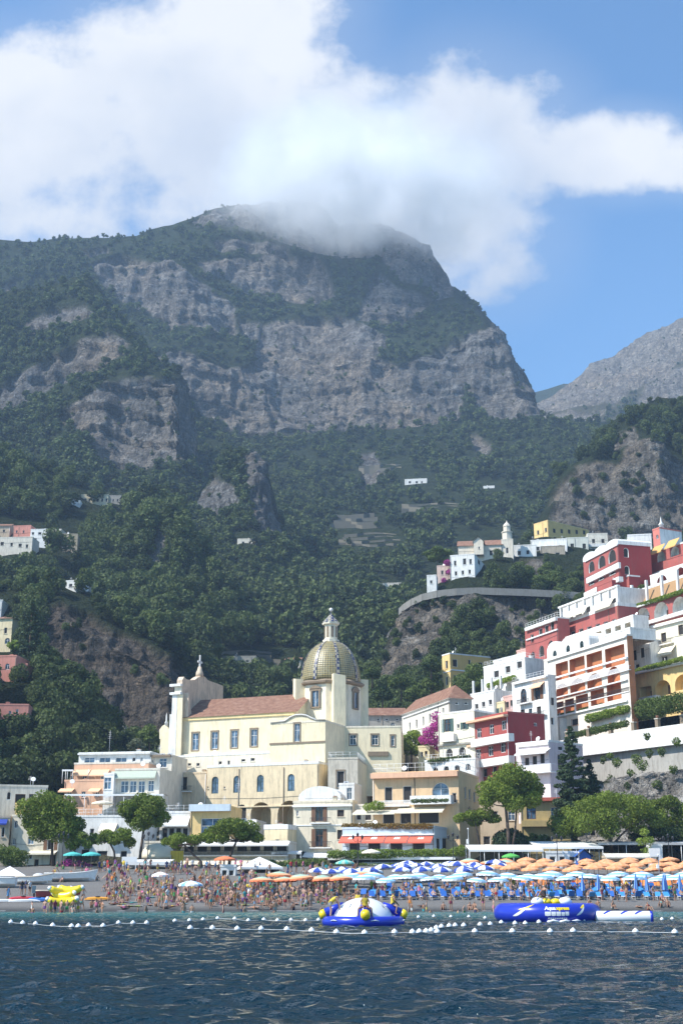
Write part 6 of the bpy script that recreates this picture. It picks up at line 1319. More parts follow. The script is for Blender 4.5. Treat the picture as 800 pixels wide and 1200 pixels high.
# ------------------------------------------------------------------ canopies, tents, huts, lamps
def canopy(name, label, px0, px1, ptop, Y, depth, mat=CANVAS, slope=.35, n=4, ground=5.9, val=.3):
    x0, x1 = at(px0, ptop, Y).x, at(px1, ptop, Y).x; zt_ = zat(ptop, Y + depth); root = empty(name, ((x0 + x1) / 2, Y + depth / 2, ground), 0, label, 'canopy'); w2, d2, hz_ = (x1 - x0) / 2, depth / 2, zt_ - ground
    mb = MB(); mb.poly([(-w2, -d2, hz_ - slope * depth * .3), (w2, -d2, hz_ - slope * depth * .3), (w2, d2, hz_), (-w2, d2, hz_)], mat); mb.poly([(-w2, d2, hz_ - .05), (w2, d2, hz_ - .05), (w2, -d2, hz_ - .05 - slope * depth * .3), (-w2, -d2, hz_ - .05 - slope * depth * .3)], mat)
    z_ = hz_ - slope * depth * .3; mb.box(-w2, w2, -d2 - .03, -d2 - .003, z_ - val, z_ + .02, mat)
    mb.obj('canopy_cloth', root)
    for k in range(n):
        for yy, zz in ((-d2 + .1, z_ - .06), (d2 - .1, hz_ - .1)): x = -w2 + .1 + (2 * w2 - .2) * k / (n - 1); mb = MB(); mb.tube([(x, yy, -.2), (x, yy, zz)], .05, WPAINT, 6); mb.obj('pole', root)
    return root
def tent(name, label, px, ptop, Y, w, hgt, ground=None, mat=CANVAS):
    x = at(px, ptop, Y).x; g = bz(x, Y) if ground is None else ground; zt_ = zat(ptop, Y) - g; root = empty(name, (x, Y, g), .2, label, 'tent'); e = w / 2; ze = zt_ - hgt
    mb = MB(); top = (0, 0, zt_); cs = [(-e, -e, ze), (e, -e, ze), (e, e, ze), (-e, e, ze)]
    for k in range(4): mb.poly([cs[k], cs[(k + 1) % 4], top], mat); a, b = cs[k], cs[(k + 1) % 4]; mb.poly([(a[0], a[1], a[2] - .3), (b[0], b[1], b[2] - .3), b, a], mat)
    mb.obj('canopy_cloth', root)
    for c_ in cs: mb = MB(); mb.tube([(c_[0] * .97, c_[1] * .97, -.2), (c_[0] * .97, c_[1] * .97, ze - .02)], .05, WPAINT, 6); mb.obj('pole', root)
    return root
tent('tent', 'white pyramid tent pitched behind the beach crowd', 304, 1004, 192, 6.0, 1.5)
tent('tent', 'white pyramid tent with plants under it at the left edge', 12, 1015, 186, 4.6, 1.3)
canopy('pavilion_canopy', 'white scalloped pavilion canopy on posts in front of the long low restaurant', 144, 200, 1007, 196, 5, slope=.3, val=.5)
canopy('long_canopy', 'long white canopy below the round pine, the left of two', 549, 636, 990, 198, 6, slope=.5, n=6)
canopy('long_canopy', 'long white canopy between the pines, the right of two', 627, 706, 986, 200, 7, slope=.5, n=6)
canopy('grey_canopy', 'wide grey awning at the far right under the broad pine', 700, 830, 986, 201, 6, mat=flat('grey_canvas', (.45, .44, .42), .8), slope=.25, n=5)
canopy('terrace_canopy', 'long white canopy over the restaurant terrace below the peach hotel', 76, 192, 932, 232, 6, slope=.12, n=6, ground=zat(960, 232))
canopy('roof_pergola', 'small white framed pergola on the left corner of the peach hotel', 73, 86, 903, 243, 3, slope=.1, n=3, ground=zat(917, 243), mat=WPAINT)
canopy('bar_canopy', 'pale awning beside the cottage below the church arch', 318, 353, 997, 212, 4, slope=.3, n=3)
canopy('white_canopy', 'narrow white canopy above the left restaurant posts', 176, 201, 1000, 205, 3, mat=CRCANV, slope=.4, n=3)
h = H('blue_hut', 'small bright blue beach hut with a pointed roof between the white canopies', 'hut', 677, 692, 1003, 1014, 196, wall=flat('blue_paint', (.02, .10, .38), .6), roof='front_gable', rise=1.0, depth=3, base=1, roofmat=flat('blue_roof', (.02, .09, .33), .6)); h.op(684.5, 1009, 5, 7, 'dk').build()
h = H('beach_kiosk', 'beige beach kiosk with a pale flat roof at the right behind the orange parasols', 'kiosk', 712, 746, 1005, 1018, 194, wall=TAN, depth=4, base=1); h.op(720, 1011, 7, 5, 'k').op(735, 1011, 7, 5, 'k').build(); h.awning(706, 765, 1000, 1004, OFFW, 1.8)
h = H('beach_bar', 'white beach bar with dark hatches beside the blue hut', 'bar', 640, 676, 1000, 1015, 198, wall=WHITE, depth=3, base=1); h.row((647, 1007), (670, 1007), 3, 7, 7, 'k').build()
h = H('white_changing_hut', 'white changing hut at the right under the grey awning', 'hut', 764, 776, 992, 1012, 196, wall=WHITE, depth=3, base=1); h.op(770, 1004, 4, 9, 'dk').build()
h = H('beach_cabin', 'white beach cabin with two openings left of the pyramid tent', 'cabin', 258, 276, 1016, 1034, 185, wall=WHITE, depth=2.5, base=1); h.op(263, 1023, 6, 7, 'k').op(271, 1023, 6, 7, 'k').build()
def lamp(px, Y, label, hgt=4.6):
    x = at(px, 1010, Y).x; g = 5.7 if Y > 198 else bz(x, Y); r = empty('street_lamp', (x, Y, g), 0, label, 'street lamp', 'iron street lamps along the promenade')
    mb = MB(); mb.lathe([(.16, -.1), (.14, .5), (.07, .6), (.055, hgt - .6), (.09, hgt - .55), (.05, hgt - .4), (0, hgt - .2)], (0, 0, 0), IRON, 8)
    mb.tube([(-.7, 0, hgt - .55), (-.35, 0, hgt - .85), (0, 0, hgt - .7), (.35, 0, hgt - .85), (.7, 0, hgt - .55)], .035, IRON, 5); mb.obj('post', r)
    for sx_, zz in ((-.7, hgt - .55), (.7, hgt - .55), (0, hgt - .2)): mb = MB(); mb.lathe([(.05, 0), (.15, .12), (.2, .45), (.22, .48), (.08, .62), (0, .72)], (sx_, 0, zz), IRON, 8); mb.lathe([(.155, .14), (.19, .42)], (sx_, 0, zz), GLASS, 8); mb.obj('lantern', r)
for px, Y, lab in ((73, 199, 'dark three lantern street lamp beside the magenta flowers'), (173, 200, 'dark three lantern street lamp in front of the domed cream awning'), (455 - 36, 204, 'dark three lantern street lamp at the left end of the red awnings'), (531, 203, 'dark three lantern street lamp just left of the white flagpole'), (653, 197, 'dark three lantern street lamp between the two long white canopies'), (784, 197, 'dark three lantern street lamp at the right under the grey awning')): lamp(px, Y, lab)
def flagpole(px, pt, Y, label):
    x = at(px, 1010, Y).x; g = bz(x, Y) if Y < 198 else 5.6; r = empty('flagpole', (x, Y, g), 0, label, 'pole'); mb = MB(); hh_ = zat(pt, Y) - g; mb.lathe([(.09, -.2), (.06, hh_), (.12, hh_ + .02), (.1, hh_ + .2), (0, hh_ + .25)], (0, 0, 0), WPAINT, 8); mb.obj('mast', r)
    mb = MB(); mb.box(-.28, -.02, -.2, .2, hh_ * .62, hh_ * .74, WPAINT); mb.obj('speaker_box', r)
flagpole(549, 972, 202, 'tall white pole at the left end of the long canopies'); flagpole(771, 1003, 166, 'white pole standing in the orange parasols at right'); flagpole(678, 1000, 190, 'thin white pole in front of the blue hut')
def signboard(px, py0, py1, w, Y, label, mat):
    x = at(px, py0, Y).x; g = bz(x, Y) if Y < 198 else 5.8; r = empty('sign_board', (x, Y, g), 0, label, 'sign'); mb = MB(); z0_, z1_ = zat(py1, Y) - g, zat(py0, Y) - g; mb.box(-w / 2, w / 2, -.06, .06, z0_, z1_, mat); mb.obj('board', r); mb = MB()
    for sx_ in (-w / 2 + .1, w / 2 - .2): mb.box(sx_, sx_ + .1, -.05, .05, -.2, z0_ - .003, WPAINT)
    mb.obj('leg', r)
signboard(152, 1004, 1010, 2.2, 193, 'blank white board over the white pavilion canopy', WPAINT); signboard(766, 994, 1004, 1.6, 192, 'blank white board among the right hand kiosks', WPAINT); signboard(142, 1030, 1038, 1.3, 184, 'low white box board on the sand left of the pavilion', WPAINT); signboard(232, 1026, 1034, 1.0, 186, 'pink and white notice board in the crowd near the leaning pine trunk', PINKC)
# domed cream awning with striped drum
x = at(182, 1000, 204).x; r = empty('domed_awning', (x, 207, 5.8), 0, 'cream domed awning over a pleated round kiosk behind the pavilion canopy', 'awning'); z0_, z1_ = zat(1003, 207) - 5.8, zat(988, 207) - 5.8
mb = MB(); mb.lathe([(2.6, z0_ - .5), (2.65, z0_), (2.3, z0_ + (z1_ - z0_) * .5), (1.5, z0_ + (z1_ - z0_) * .85), (0, z1_)], (0, 0, 0), CRCANV, 20); mb.obj('canopy_cloth', r); mb = MB(); mb.lathe([(2.3, -.2), (2.3, z0_ - .4)], (0, 0, 0), OFFW, 20, False); mb.obj('curtain', r)
x = at(207, 1004, 205).x; r = empty('yellow_curtain', (x, 205.5, 5.8), 0, 'bright yellow curtain panel right of the domed cream awning', 'curtain'); mb = MB(); zz = zat(997, 205.5) - 5.8
n = 14; vs = [(-1.0 + 2.0 * k / n, .07 * math.sin(k * 2.2), z_) for z_ in (0, zz) for k in range(n + 1)]; mb.raw(vs, [(k, k + 1, k + n + 2, k + n + 1) for k in range(n)], flat('yellow_cloth', (.78, .56, .08), .8)); vs = [(a, b + .04, c_) for a, b, c_ in vs]; mb.raw(vs, [(k + 1, k, k + n + 1, k + n + 2) for k in range(n)], flat('yellow_cloth', (.78, .56, .08), .8)); mb.obj('cloth', r)

# ------------------------------------------------------------------ boats and boards
def hull(L, B, D, sheer=.35, n=9):
    secs = []
    for i in range(n):
        t = i / (n - 1); x = -L / 2 + L * t; b = B / 2 * (1 - max(0, (t - .45) / .55) ** 2.2) * (.86 + .14 * min(1, t * 3)); dz = sheer * max(0, (t - .4) / .6) ** 2 * 1.2
        secs.append([(x + .25 * max(0, t - .8) / .2 * (1 if q in (0, 4) else 0), y, z) for q, (y, z) in enumerate(((-b, D + dz), (-b * .82, D * .35 + dz * .4), (0, 0 + dz * .35), (b * .82, D * .35 + dz * .4), (b, D + dz)))])
    return secs
def boat(name, label, px, Y, L, B, D, hm, tm, rz, motor=False, cover=None):
    x = at(px, 1040, Y).x; r = empty(name, (x, Y, bz(x, Y) + .05), rz, label, 'boat'); S_ = hull(L, B, D); mb = MB()
    for a, b in zip(S_, S_[1:]):
        for i in range(4): mb.poly([a[i], a[i + 1], b[i + 1], b[i]][::-1], hm, True)
        ia = [(p[0], p[1] * .9, p[2] * (1 if k in (0, 4) else 1) + (.06 if k not in (0, 4) else -.01)) for k, p in enumerate(a)]; ib = [(p[0], p[1] * .9, p[2] + (.06 if k not in (0, 4) else -.01)) for k, p in enumerate(b)]
        for i in range(4): mb.poly([ia[i], ia[i + 1], ib[i + 1], ib[i]], tm)
    mb.poly([p for p in S_[0]], hm); mb.obj('hull', r)
    mb = MB()
    for sgn in (0, 4): mb.tube([s_[sgn] for s_ in S_], .07, tm, 6)
    mb.tube([S_[0][0], S_[0][4]], .07, tm, 6); mb.obj('gunwale', r)
    mb = MB()
    for t in (2, 4, 6): b = abs(S_[t][0][1]) * .88; mb.box(S_[t][0][0] - .15, S_[t][0][0] + .15, -b, b, D * .62, D * .67, tm)
    mb.obj('thwarts', r)
    if motor: mb = MB(); mb.box(-L / 2 - .5, -L / 2 - .08, -.2, .2, D * .7, D + .55, flat('motor_grey', (.10, .16, .20), .4)); mb.box(-L / 2 - .35, -L / 2 - .15, -.08, .08, -.05, D * .7 - .003, IRON); mb.obj('outboard_motor', r)
    if cover: mb = MB(); mb.lathe([(B * .45, 0), (B * .4, .25), (B * .2, .42), (0, .46)], (L * .12, 0, D), cover, 12); mb.obj('cover', r)
    return r
REDP = flat('red_boat_paint', (.30, .045, .04), .45); TIMB = flat('pale_timber', (.62, .52, .40), .6); BOATW = flat('white_gelcoat', (.78, .78, .76), .35)
boat('red_boat', 'red wooden motorboat with a pale gunwale hauled up at the left of the beach', 69, 153, 4.9, 1.8, .95, REDP, TIMB, R(8), True)
boat('white_boat', 'white boat with a heaped cover, left of the pair behind the red motorboat', 40, 172, 4.6, 1.8, .9, BOATW, TIMB, R(-4), False, flat('cover_cloth', (.55, .55, .56), .9))
boat('white_boat', 'long white boat drawn up below the turquoise parasols', 82, 176, 6.6, 2.0, 1.0, BOATW, BOATW, R(2))
boat('white_boat', 'white boat stern poking in at the left edge', 0, 168, 4.0, 1.8, 1.1, BOATW, BOATW, R(180))
def board(name, label, cat, px, Y, L, w, mat, rz, th=.18):
    x = at(px, 1045, Y).x; r = empty(name, (x, Y, bz(x, Y) + .1), rz, label, cat); mb = MB(); n = 12; up_, dn = [], []
    for k in range(n + 1): t = k / n; ww = w / 2 * math.sin(math.pi * min(.999, max(.001, t))) ** .5; up_.append((-L / 2 + L * t, ww, th * math.sin(math.pi * t) ** .4)); dn.append((-L / 2 + L * t, -ww, th * math.sin(math.pi * t) ** .4))
    for k in range(n):
        c0, c1 = (up_[k][0], 0, up_[k][2] + th * .5), (up_[k + 1][0], 0, up_[k + 1][2] + th * .5)
        mb.poly([up_[k], c0, c1, up_[k + 1]][::-1], mat, True); mb.poly([c0, dn[k], dn[k + 1], c1][::-1], mat, True); mb.poly([(up_[k][0], up_[k][1], 0), up_[k], up_[k + 1], (up_[k + 1][0], up_[k + 1][1], 0)], mat, True); mb.poly([dn[k], (dn[k][0], dn[k][1], 0), (dn[k + 1][0], dn[k + 1][1], 0), dn[k + 1]], mat, True)
    mb.obj('hull', r)
    if cat == 'kayak': mb = MB(); mb.lathe([(.26, 0), (.3, .05), (.24, .08), (.0, .02)], (0, 0, th * 1.45), IRON, 12); mb.obj('cockpit', r)
board('red_kayak', 'red kayak on the shingle at the left, behind the white paddle boards', 'kayak', 28, 152, 3.3, .75, flat('red_plastic', (.50, .035, .05), .35), .05, .25)
board('paddle_board', 'white paddle board lying in front of the red kayak', 'paddle board', 29, 149.5, 3.6, .8, BOATW, .12); board('paddle_board', 'white paddle board jutting in at the left edge', 'paddle board', 4, 149.5, 3.2, .8, BOATW, .1)
board('blue_kayak', 'blue kayak just right of the red kayak', 'kayak', 46, 150.5, 2.6, .8, flat('blue_plastic', (.05, .17, .48), .35), -.05, .28); board('teal_board', 'pale teal board behind the yellow banana floats', 'paddle board', 62, 151, 2.8, .8, flat('teal_plastic', (.12, .35, .38), .4), .03); board('yellow_kayak', 'orange yellow kayak in front of the red motorboat bow', 'kayak', 115, 152, 3.0, .7, flat('amber_plastic', (.75, .33, .03), .4), 0, .22)
# ------------------------------------------------------------------ inflatables
PVCB = flat('blue_pvc', (.015, .035, .42), .28, var=.06, scale=1); PVCW = flat('white_pvc', (.76, .77, .78), .3, var=.05); PVCY = flat('yellow_pvc', (.82, .62, .02), .3, var=.05); PVCG = flat('grey_pvc', (.25, .27, .30), .4)
def torus(mb, Rr, r, mat, cz, seg=48, sr=14, M4=None, a0=0, a1=2 * math.pi, sq=1.0):
    vs = []; fs = []; n = seg
    for i in range(n):
        a = a0 + (a1 - a0) * i / (n if a1 - a0 > 6.28 else n - 1)
        for j in range(sr): b = 2 * math.pi * j / sr; q = Vector(((Rr + r * math.cos(b)) * math.cos(a), (Rr + r * math.cos(b)) * math.sin(a), cz + r * sq * math.sin(b))); vs.append(M4 @ q if M4 else q)
    for i in range(n if a1 - a0 > 6.28 else n - 1):
        for j in range(sr): fs.append((i * sr + j, ((i + 1) % n) * sr + j, ((i + 1) % n) * sr + (j + 1) % sr, i * sr + (j + 1) % sr))
    mb.raw(vs, fs, mat, True)
SAT = at(425.5, 1081, 84); SATR = empty('saturn_float', (SAT.x, 84, 0), 0, 'big round inflatable rocker with a white dome and blue ring carrying yellow vested bathers', 'inflatable')
mb = MB(); torus(mb, 2.25, .34, PVCB, .22); mb.obj('ring', SATR)
mb = MB(); pr = [(1.95 * math.cos(R(a)), .1 + 1.55 * math.sin(R(a))) for a in range(0, 86, 8)] + [(0, 1.66)]
mb.lathe(pr, (0, 0, 0), PVCW, 32); dm = mb.obj('dome', SATR)
mb = MB()
for k in range(8):
    a = R(45 * k + 10); M4 = Matrix.Rotation(a, 4, 'Z')
    mb.tube([M4 @ Vector((1.95 * math.cos(R(b)) + .015, 0, .1 + 1.55 * math.sin(R(b)))) for b in (38, 44, 50)], .035, PVCG, 5)
mb.obj('grip_strap', dm)
for a in (-88, 178, 2, 90):
    mb = MB(); gp = lambda da, b: ((1.95 * math.cos(R(b)) + .02) * math.cos(R(a + da)), (1.95 * math.cos(R(b)) + .02) * math.sin(R(a + da)), .1 + 1.57 * math.sin(R(b)))
    for b in range(0, 54, 9):
        for q in range(-18, 18, 6): f0, f1 = 1 - b / 110, 1 - (b + 9) / 110; mb.poly([gp(q * f0, b), gp((q + 6) * f0, b), gp((q + 6) * f1, b + 9), gp(q * f1, b + 9)], PVCB, True)
    mb.obj('blue_panel', dm)
for k, a in enumerate((-88, 178, 2, 90)):
    M4 = Matrix.Rotation(R(a), 4, 'Z'); mb = MB(); mb.tube([M4 @ Vector(v) for v in ((1.2, 0, 1.15), (1.75, 0, .98), (2.35, 0, .72))], [.26, .27, .30], PVCB, 12); rk = mb.obj('rocker', SATR)
    mb = MB(); mb.tube([M4 @ Vector(v) for v in ((2.352, 0, .718), (2.55, 0, .62), (2.72, 0, .54))], [.305, .31, .22], PVCY, 12); mb.obj('end_cap', rk)
for k in range(6):
    a = R(60 * k - 75); M4 = Matrix.Rotation(a, 4, 'Z'); mb = MB(); mb.tube([M4 @ Vector(v) for v in ((2.59, -.25, .3), (2.63, 0, .34), (2.59, .25, .3))], .03, PVCW, 5); mb.obj('handle', SATR)
# trampoline
TRX, TRY = at(644, 1075, 96).x, 97.2
TR = empty('water_trampoline', (TRX, TRY, 0), 0, 'large blue inflatable ring with white and yellow lettering floating at right', 'inflatable'); TRr, TRt = 3.15, .70; TRz = .52
mb = MB(); torus(mb, TRr, TRt, PVCB, TRz, 64, 18); mb.obj('ring', TR)
mb = MB(); mb.lathe([(0, .78), (TRr - .55, .80), (TRr - .55, .74), (0, .72)], (0, 0, 0), IRON, 32, False); mb.obj('jump_mat', TR)
def on_ring(x, v, off=.012):   # x metres along the front, v metres up the tube from its equator
    a = -math.pi / 2 + x / (TRr + TRt); b = v / TRt
    return ((TRr + (TRt + off) * math.cos(b)) * math.cos(a), (TRr + (TRt + off) * math.cos(b)) * math.sin(a), TRz + (TRt + off) * math.sin(b))
def ring_poly(pts, mat, name, n=10):
    # strip between two curves given as (x, vlow, vhigh)
    mb = MB()
    for (x0, l0, h0), (x1, l1, h1) in zip(pts, pts[1:]):
        for k in range(4):
            f = lambda l, h_, t: l + (h_ - l) * t
            mb.poly([on_ring(x0, f(l0, h0, k / 4)), on_ring(x1, f(l1, h1, k / 4)), on_ring(x1, f(l1, h1, (k + 1) / 4)), on_ring(x0, f(l0, h0, (k + 1) / 4))], mat, True)
    return mb.obj(name, TR)
def swoosh(x0, x1, v0, v1, w, bend=.15, n=10): return [(x0 + (x1 - x0) * k / n, (v0 + (v1 - v0) * k / n) - bend * math.sin(math.pi * k / n) - w / 2 * math.sin(math.pi * k / n) ** .7, (v0 + (v1 - v0) * k / n) - bend * math.sin(math.pi * k / n) + w / 2 * math.sin(math.pi * k / n) ** .7) for k in range(n + 1)]
ring_poly(swoosh(-3.2, -1.9, -.15, .62, .22), PVCW, 'swoosh'); ring_poly(swoosh(-2.75, -1.55, .30, .80, .16), PVCY, 'swoosh'); ring_poly(swoosh(1.5, 2.55, -.1, .75, .20), PVCW, 'swoosh'); ring_poly(swoosh(1.95, 2.6, .40, .78, .2, .05), PVCY, 'swoosh')
def ring_text(txt, size, x0, v0, mat, name, bold=.02):
    cu = bpy.data.curves.new(name, 'FONT'); cu.body = txt; cu.size = size; cu.offset = bold; cu.resolution_u = 3; o = bpy.data.objects.new(name, cu); COL.objects.link(o)
    dg = bpy.context.evaluated_depsgraph_get(); me = bpy.data.meshes.new_from_object(o.evaluated_get(dg)); bpy.data.objects.remove(o)
    w = max((v.co.x for v in me.vertices), default=0); me.materials.clear(); me.materials.append(mat)
    for v in me.vertices: v.co = on_ring(x0 + v.co.x, v0 + v.co.y, .02)
    o = bpy.data.objects.new(name, me); link(o, TR); return w
w = ring_text('Aqua', .36, -.75, .28, PVCW, 'lettering'); ring_text('xpress', .36, -.75 + w + .04, .28, PVCY, 'lettering')
for k, (x0, x1, v0, v1) in enumerate(((-.75, -.35, -.12, .15), (-.31, .0, -.12, .15), (.04, .36, -.12, .15), (.40, .64, -.12, .12), (.68, .95, -.10, .15))): ring_poly([(x0, v0, v1), ((x0 + x1) / 2, v0 - .02, v1), (x1, v0, v1)], PVCW, 'white_block')
for k in range(9): ring_poly([(-.55 + k * .155, -.34, -.26), (-.55 + k * .155 + .12, -.34, -.25)], PVCW, 'small_mark')
# seat cushions on it
for k, (dx, m_, s_) in enumerate(((-.95, PVCW, .55), (-.35, PVCY, .45), (.3, PVCY, .42), (1.0, PVCW, .55))): mb = MB(); mb.lathe([(0, -.4 * s_), (.5 * s_, -.38 * s_), (.85 * s_, -.1 * s_), (.9 * s_, .2 * s_), (.6 * s_, .6 * s_), (0, .72 * s_)], (dx, -2.0, 1.25), m_, 14); mb.obj('cushion', TR)
for k in range(3): mb = MB(); x = -.2 + k * .85; mb.tube([on_ring(x - .42, -.75, .05), on_ring(x - .35, -.45, .16), on_ring(x, -.35, .2), on_ring(x + .35, -.45, .16), on_ring(x + .42, -.75, .05)], .085, PVCW, 8); mb.obj('handle', TR)
LX0, LX1 = at(700, 1073, 94).x, at(767, 1073, 94).x; LGO = empty('log_float', ((LX0 + LX1) / 2, 95, .28), R(-3), 'white inflatable log with blue swirls, floating right of the blue ring', 'inflatable'); hl = (LX1 - LX0) / 2; MR = Matrix.Rotation(R(90), 4, 'Y')
mb = MB(); mb.lathe([(.0, -hl), (.3, -hl), (.42, -hl + .12), (.42, hl - .1), (.40, hl)], (0, 0, 0), PVCW, 20, M=MR); mb.obj('tube', LGO); mb = MB(); mb.lathe([(.43, hl - .18), (.43, hl + .01), (.0, hl + .03)], (0, 0, 0), PVCB, 20, M=MR); mb.obj('end_cap', LGO)
for x0 in (-1.5, -.3, .7):
    mb = MB(); q = []
    for k in range(8): t = k / 7; a = R(-150 + 120 * t); x = x0 + .9 * t; q.append(((x, .432 * math.cos(a), -.432 * math.sin(a) - 0), (x + .12 + .2 * math.sin(math.pi * t), .432 * math.cos(a), -.432 * math.sin(a))))
    for (a, b), (c_, d) in zip(q, q[1:]): mb.poly([a, b, d, c_], PVCB, True); mb.poly([(v[0], v[1] * 1.001, v[2] * 1.001) for v in (a, c_, d, b)], PVCB, True)
    mb.obj('swirl', LGO)
# banana floats
def banana(px, Y, z, rz, label, L=3.0, r=.38):
    x = at(px, 1060, Y).x; o = empty('banana_float', (x, Y, z), rz, label, 'inflatable', 'yellow inflatable bananas held by bathers at the left'); mb = MB(); n = 9
    mb.tube([(-L / 2 + L * k / n, 0, .35 * (2 * k / n - 1) ** 2) for k in range(n + 1)], [r * (.45 + .55 * math.sin(math.pi * (k + .6) / (n + 1.2)) ** .5) for k in range(n + 1)], PVCY, 12); mb.obj('tube', o)
    for sx_ in (-1, 1): mb = MB(); mb.lathe([(r * .62, 0), (r * .5, .22), (0, .34)], (0, 0, 0), PVCW, 10, M=Matrix.Translation((sx_ * L / 2, 0, .35)) @ Matrix.Rotation(R(90) * sx_, 4, 'Y')); mb.obj('end_cap', o)
for a in ((70, 138, .95, .35, 'yellow inflatable banana, lowest front one of the heap'), (74, 138.8, 1.55, -.3, 'yellow inflatable banana lying across the middle of the heap'), (80, 138.2, 1.0, -.6, 'yellow inflatable banana at the right front of the heap'), (70, 139.2, 2.0, .7, 'yellow inflatable banana leaning on top of the heap at left'), (82, 139.3, 2.1, -.1, 'yellow inflatable banana at the top right of the heap')): banana(*a, L=2.3, r=.42)
# buoy lines
BUOY = flat('buoy_white', (.78, .79, .78), .35, var=.05)
def buoyline(pts, which, r0=.16):
    proto = empty('buoy', (0, 0, 0), 0, 'x', 'buoy', 'white buoys on the ' + which); mb = MB(); mb.lathe([(0, -r0 * .95), (r0 * .6, -r0 * .8), (r0, -.1 * r0), (r0 * .8, r0 * .6), (r0 * .35, r0 * .93), (.04, r0), (.04, r0 * 1.15), (0, r0 * 1.15)], (0, 0, .07), BUOY, 12); mb.obj('float', proto); mb = MB(); torus(mb, r0 * 1.0, .018, IRON, .05, 12, 4); mb.obj('band', proto); P_ = []
    for k, (px, py) in enumerate(pts):
        x_, f_, u_ = ray(px, py); t = (EYE - .08) / -u_; loc = (x_ * t, f_ * t, 0); P_.append(loc); lab = f'white buoy, {ordinal(k + 1)} from the left on the {which}'
        if k == 0: proto.location = loc; proto['label'] = lab
        else: copy_tree(proto, loc, random.random() * 6, lab)
    return P_
def rope(P_, label):
    mb = MB(); Q = []
    for a, b in zip(P_, P_[1:]):
        for k in range(5): t = k / 5; Q.append((a[0] + (b[0] - a[0]) * t, a[1] + (b[1] - a[1]) * t, .09 - .02 * math.sin(math.pi * t)))
    mb.tube(Q + [(*P_[-1][:2], .09)], .012, BUOY, 4); o = mb.obj('rope'); meta(o, label, 'rope')
near = buoyline([(223, 1088), (249, 1088), (278, 1089), (306, 1089), (336, 1089.5), (365, 1091), (394, 1093), (427, 1094), (462, 1093), (512, 1092.5), (556, 1092), (600, 1092), (644, 1092), (671, 1091.5), (744, 1092), (790, 1093)], 'near rope', .17)
left = buoyline([(13, 1081), (27, 1082), (42, 1083), (62, 1085), (84, 1086), (92, 1086), (104, 1085), (121, 1085.5), (139, 1082), (156, 1082), (172, 1082)], 'left rope', .17)
mid = buoyline([(205, 1079.5), (222, 1079), (238, 1078), (255, 1076.5), (275, 1077), (291, 1079), (309, 1078), (325, 1079), (341, 1078.5), (358, 1079), (373, 1078.5)], 'middle rope', .16)
curve = buoyline([(483, 1093), (491, 1092.5), (499, 1092), (505, 1091), (511, 1088), (517, 1086.5), (526, 1085.5), (533, 1085), (543, 1085), (562, 1084), (574, 1083.5), (587, 1081.5), (603, 1082.5), (615, 1082.5), (631, 1081)], 'curved rope', .17)
far = buoyline([(471, 1074), (490, 1075), (508, 1074), (528, 1074.5), (549, 1074.5), (568, 1076), (683, 1078.5), (703, 1078), (722, 1077.5), (742, 1077.5), (775, 1077.5), (787, 1077)], 'far rope', .15)
for P_, nm in ((near, 'thin rope strung between the near line of buoys'), (left, 'thin rope strung between the left line of buoys'), (mid, 'thin rope strung between the middle line of buoys')): rope(P_, nm)
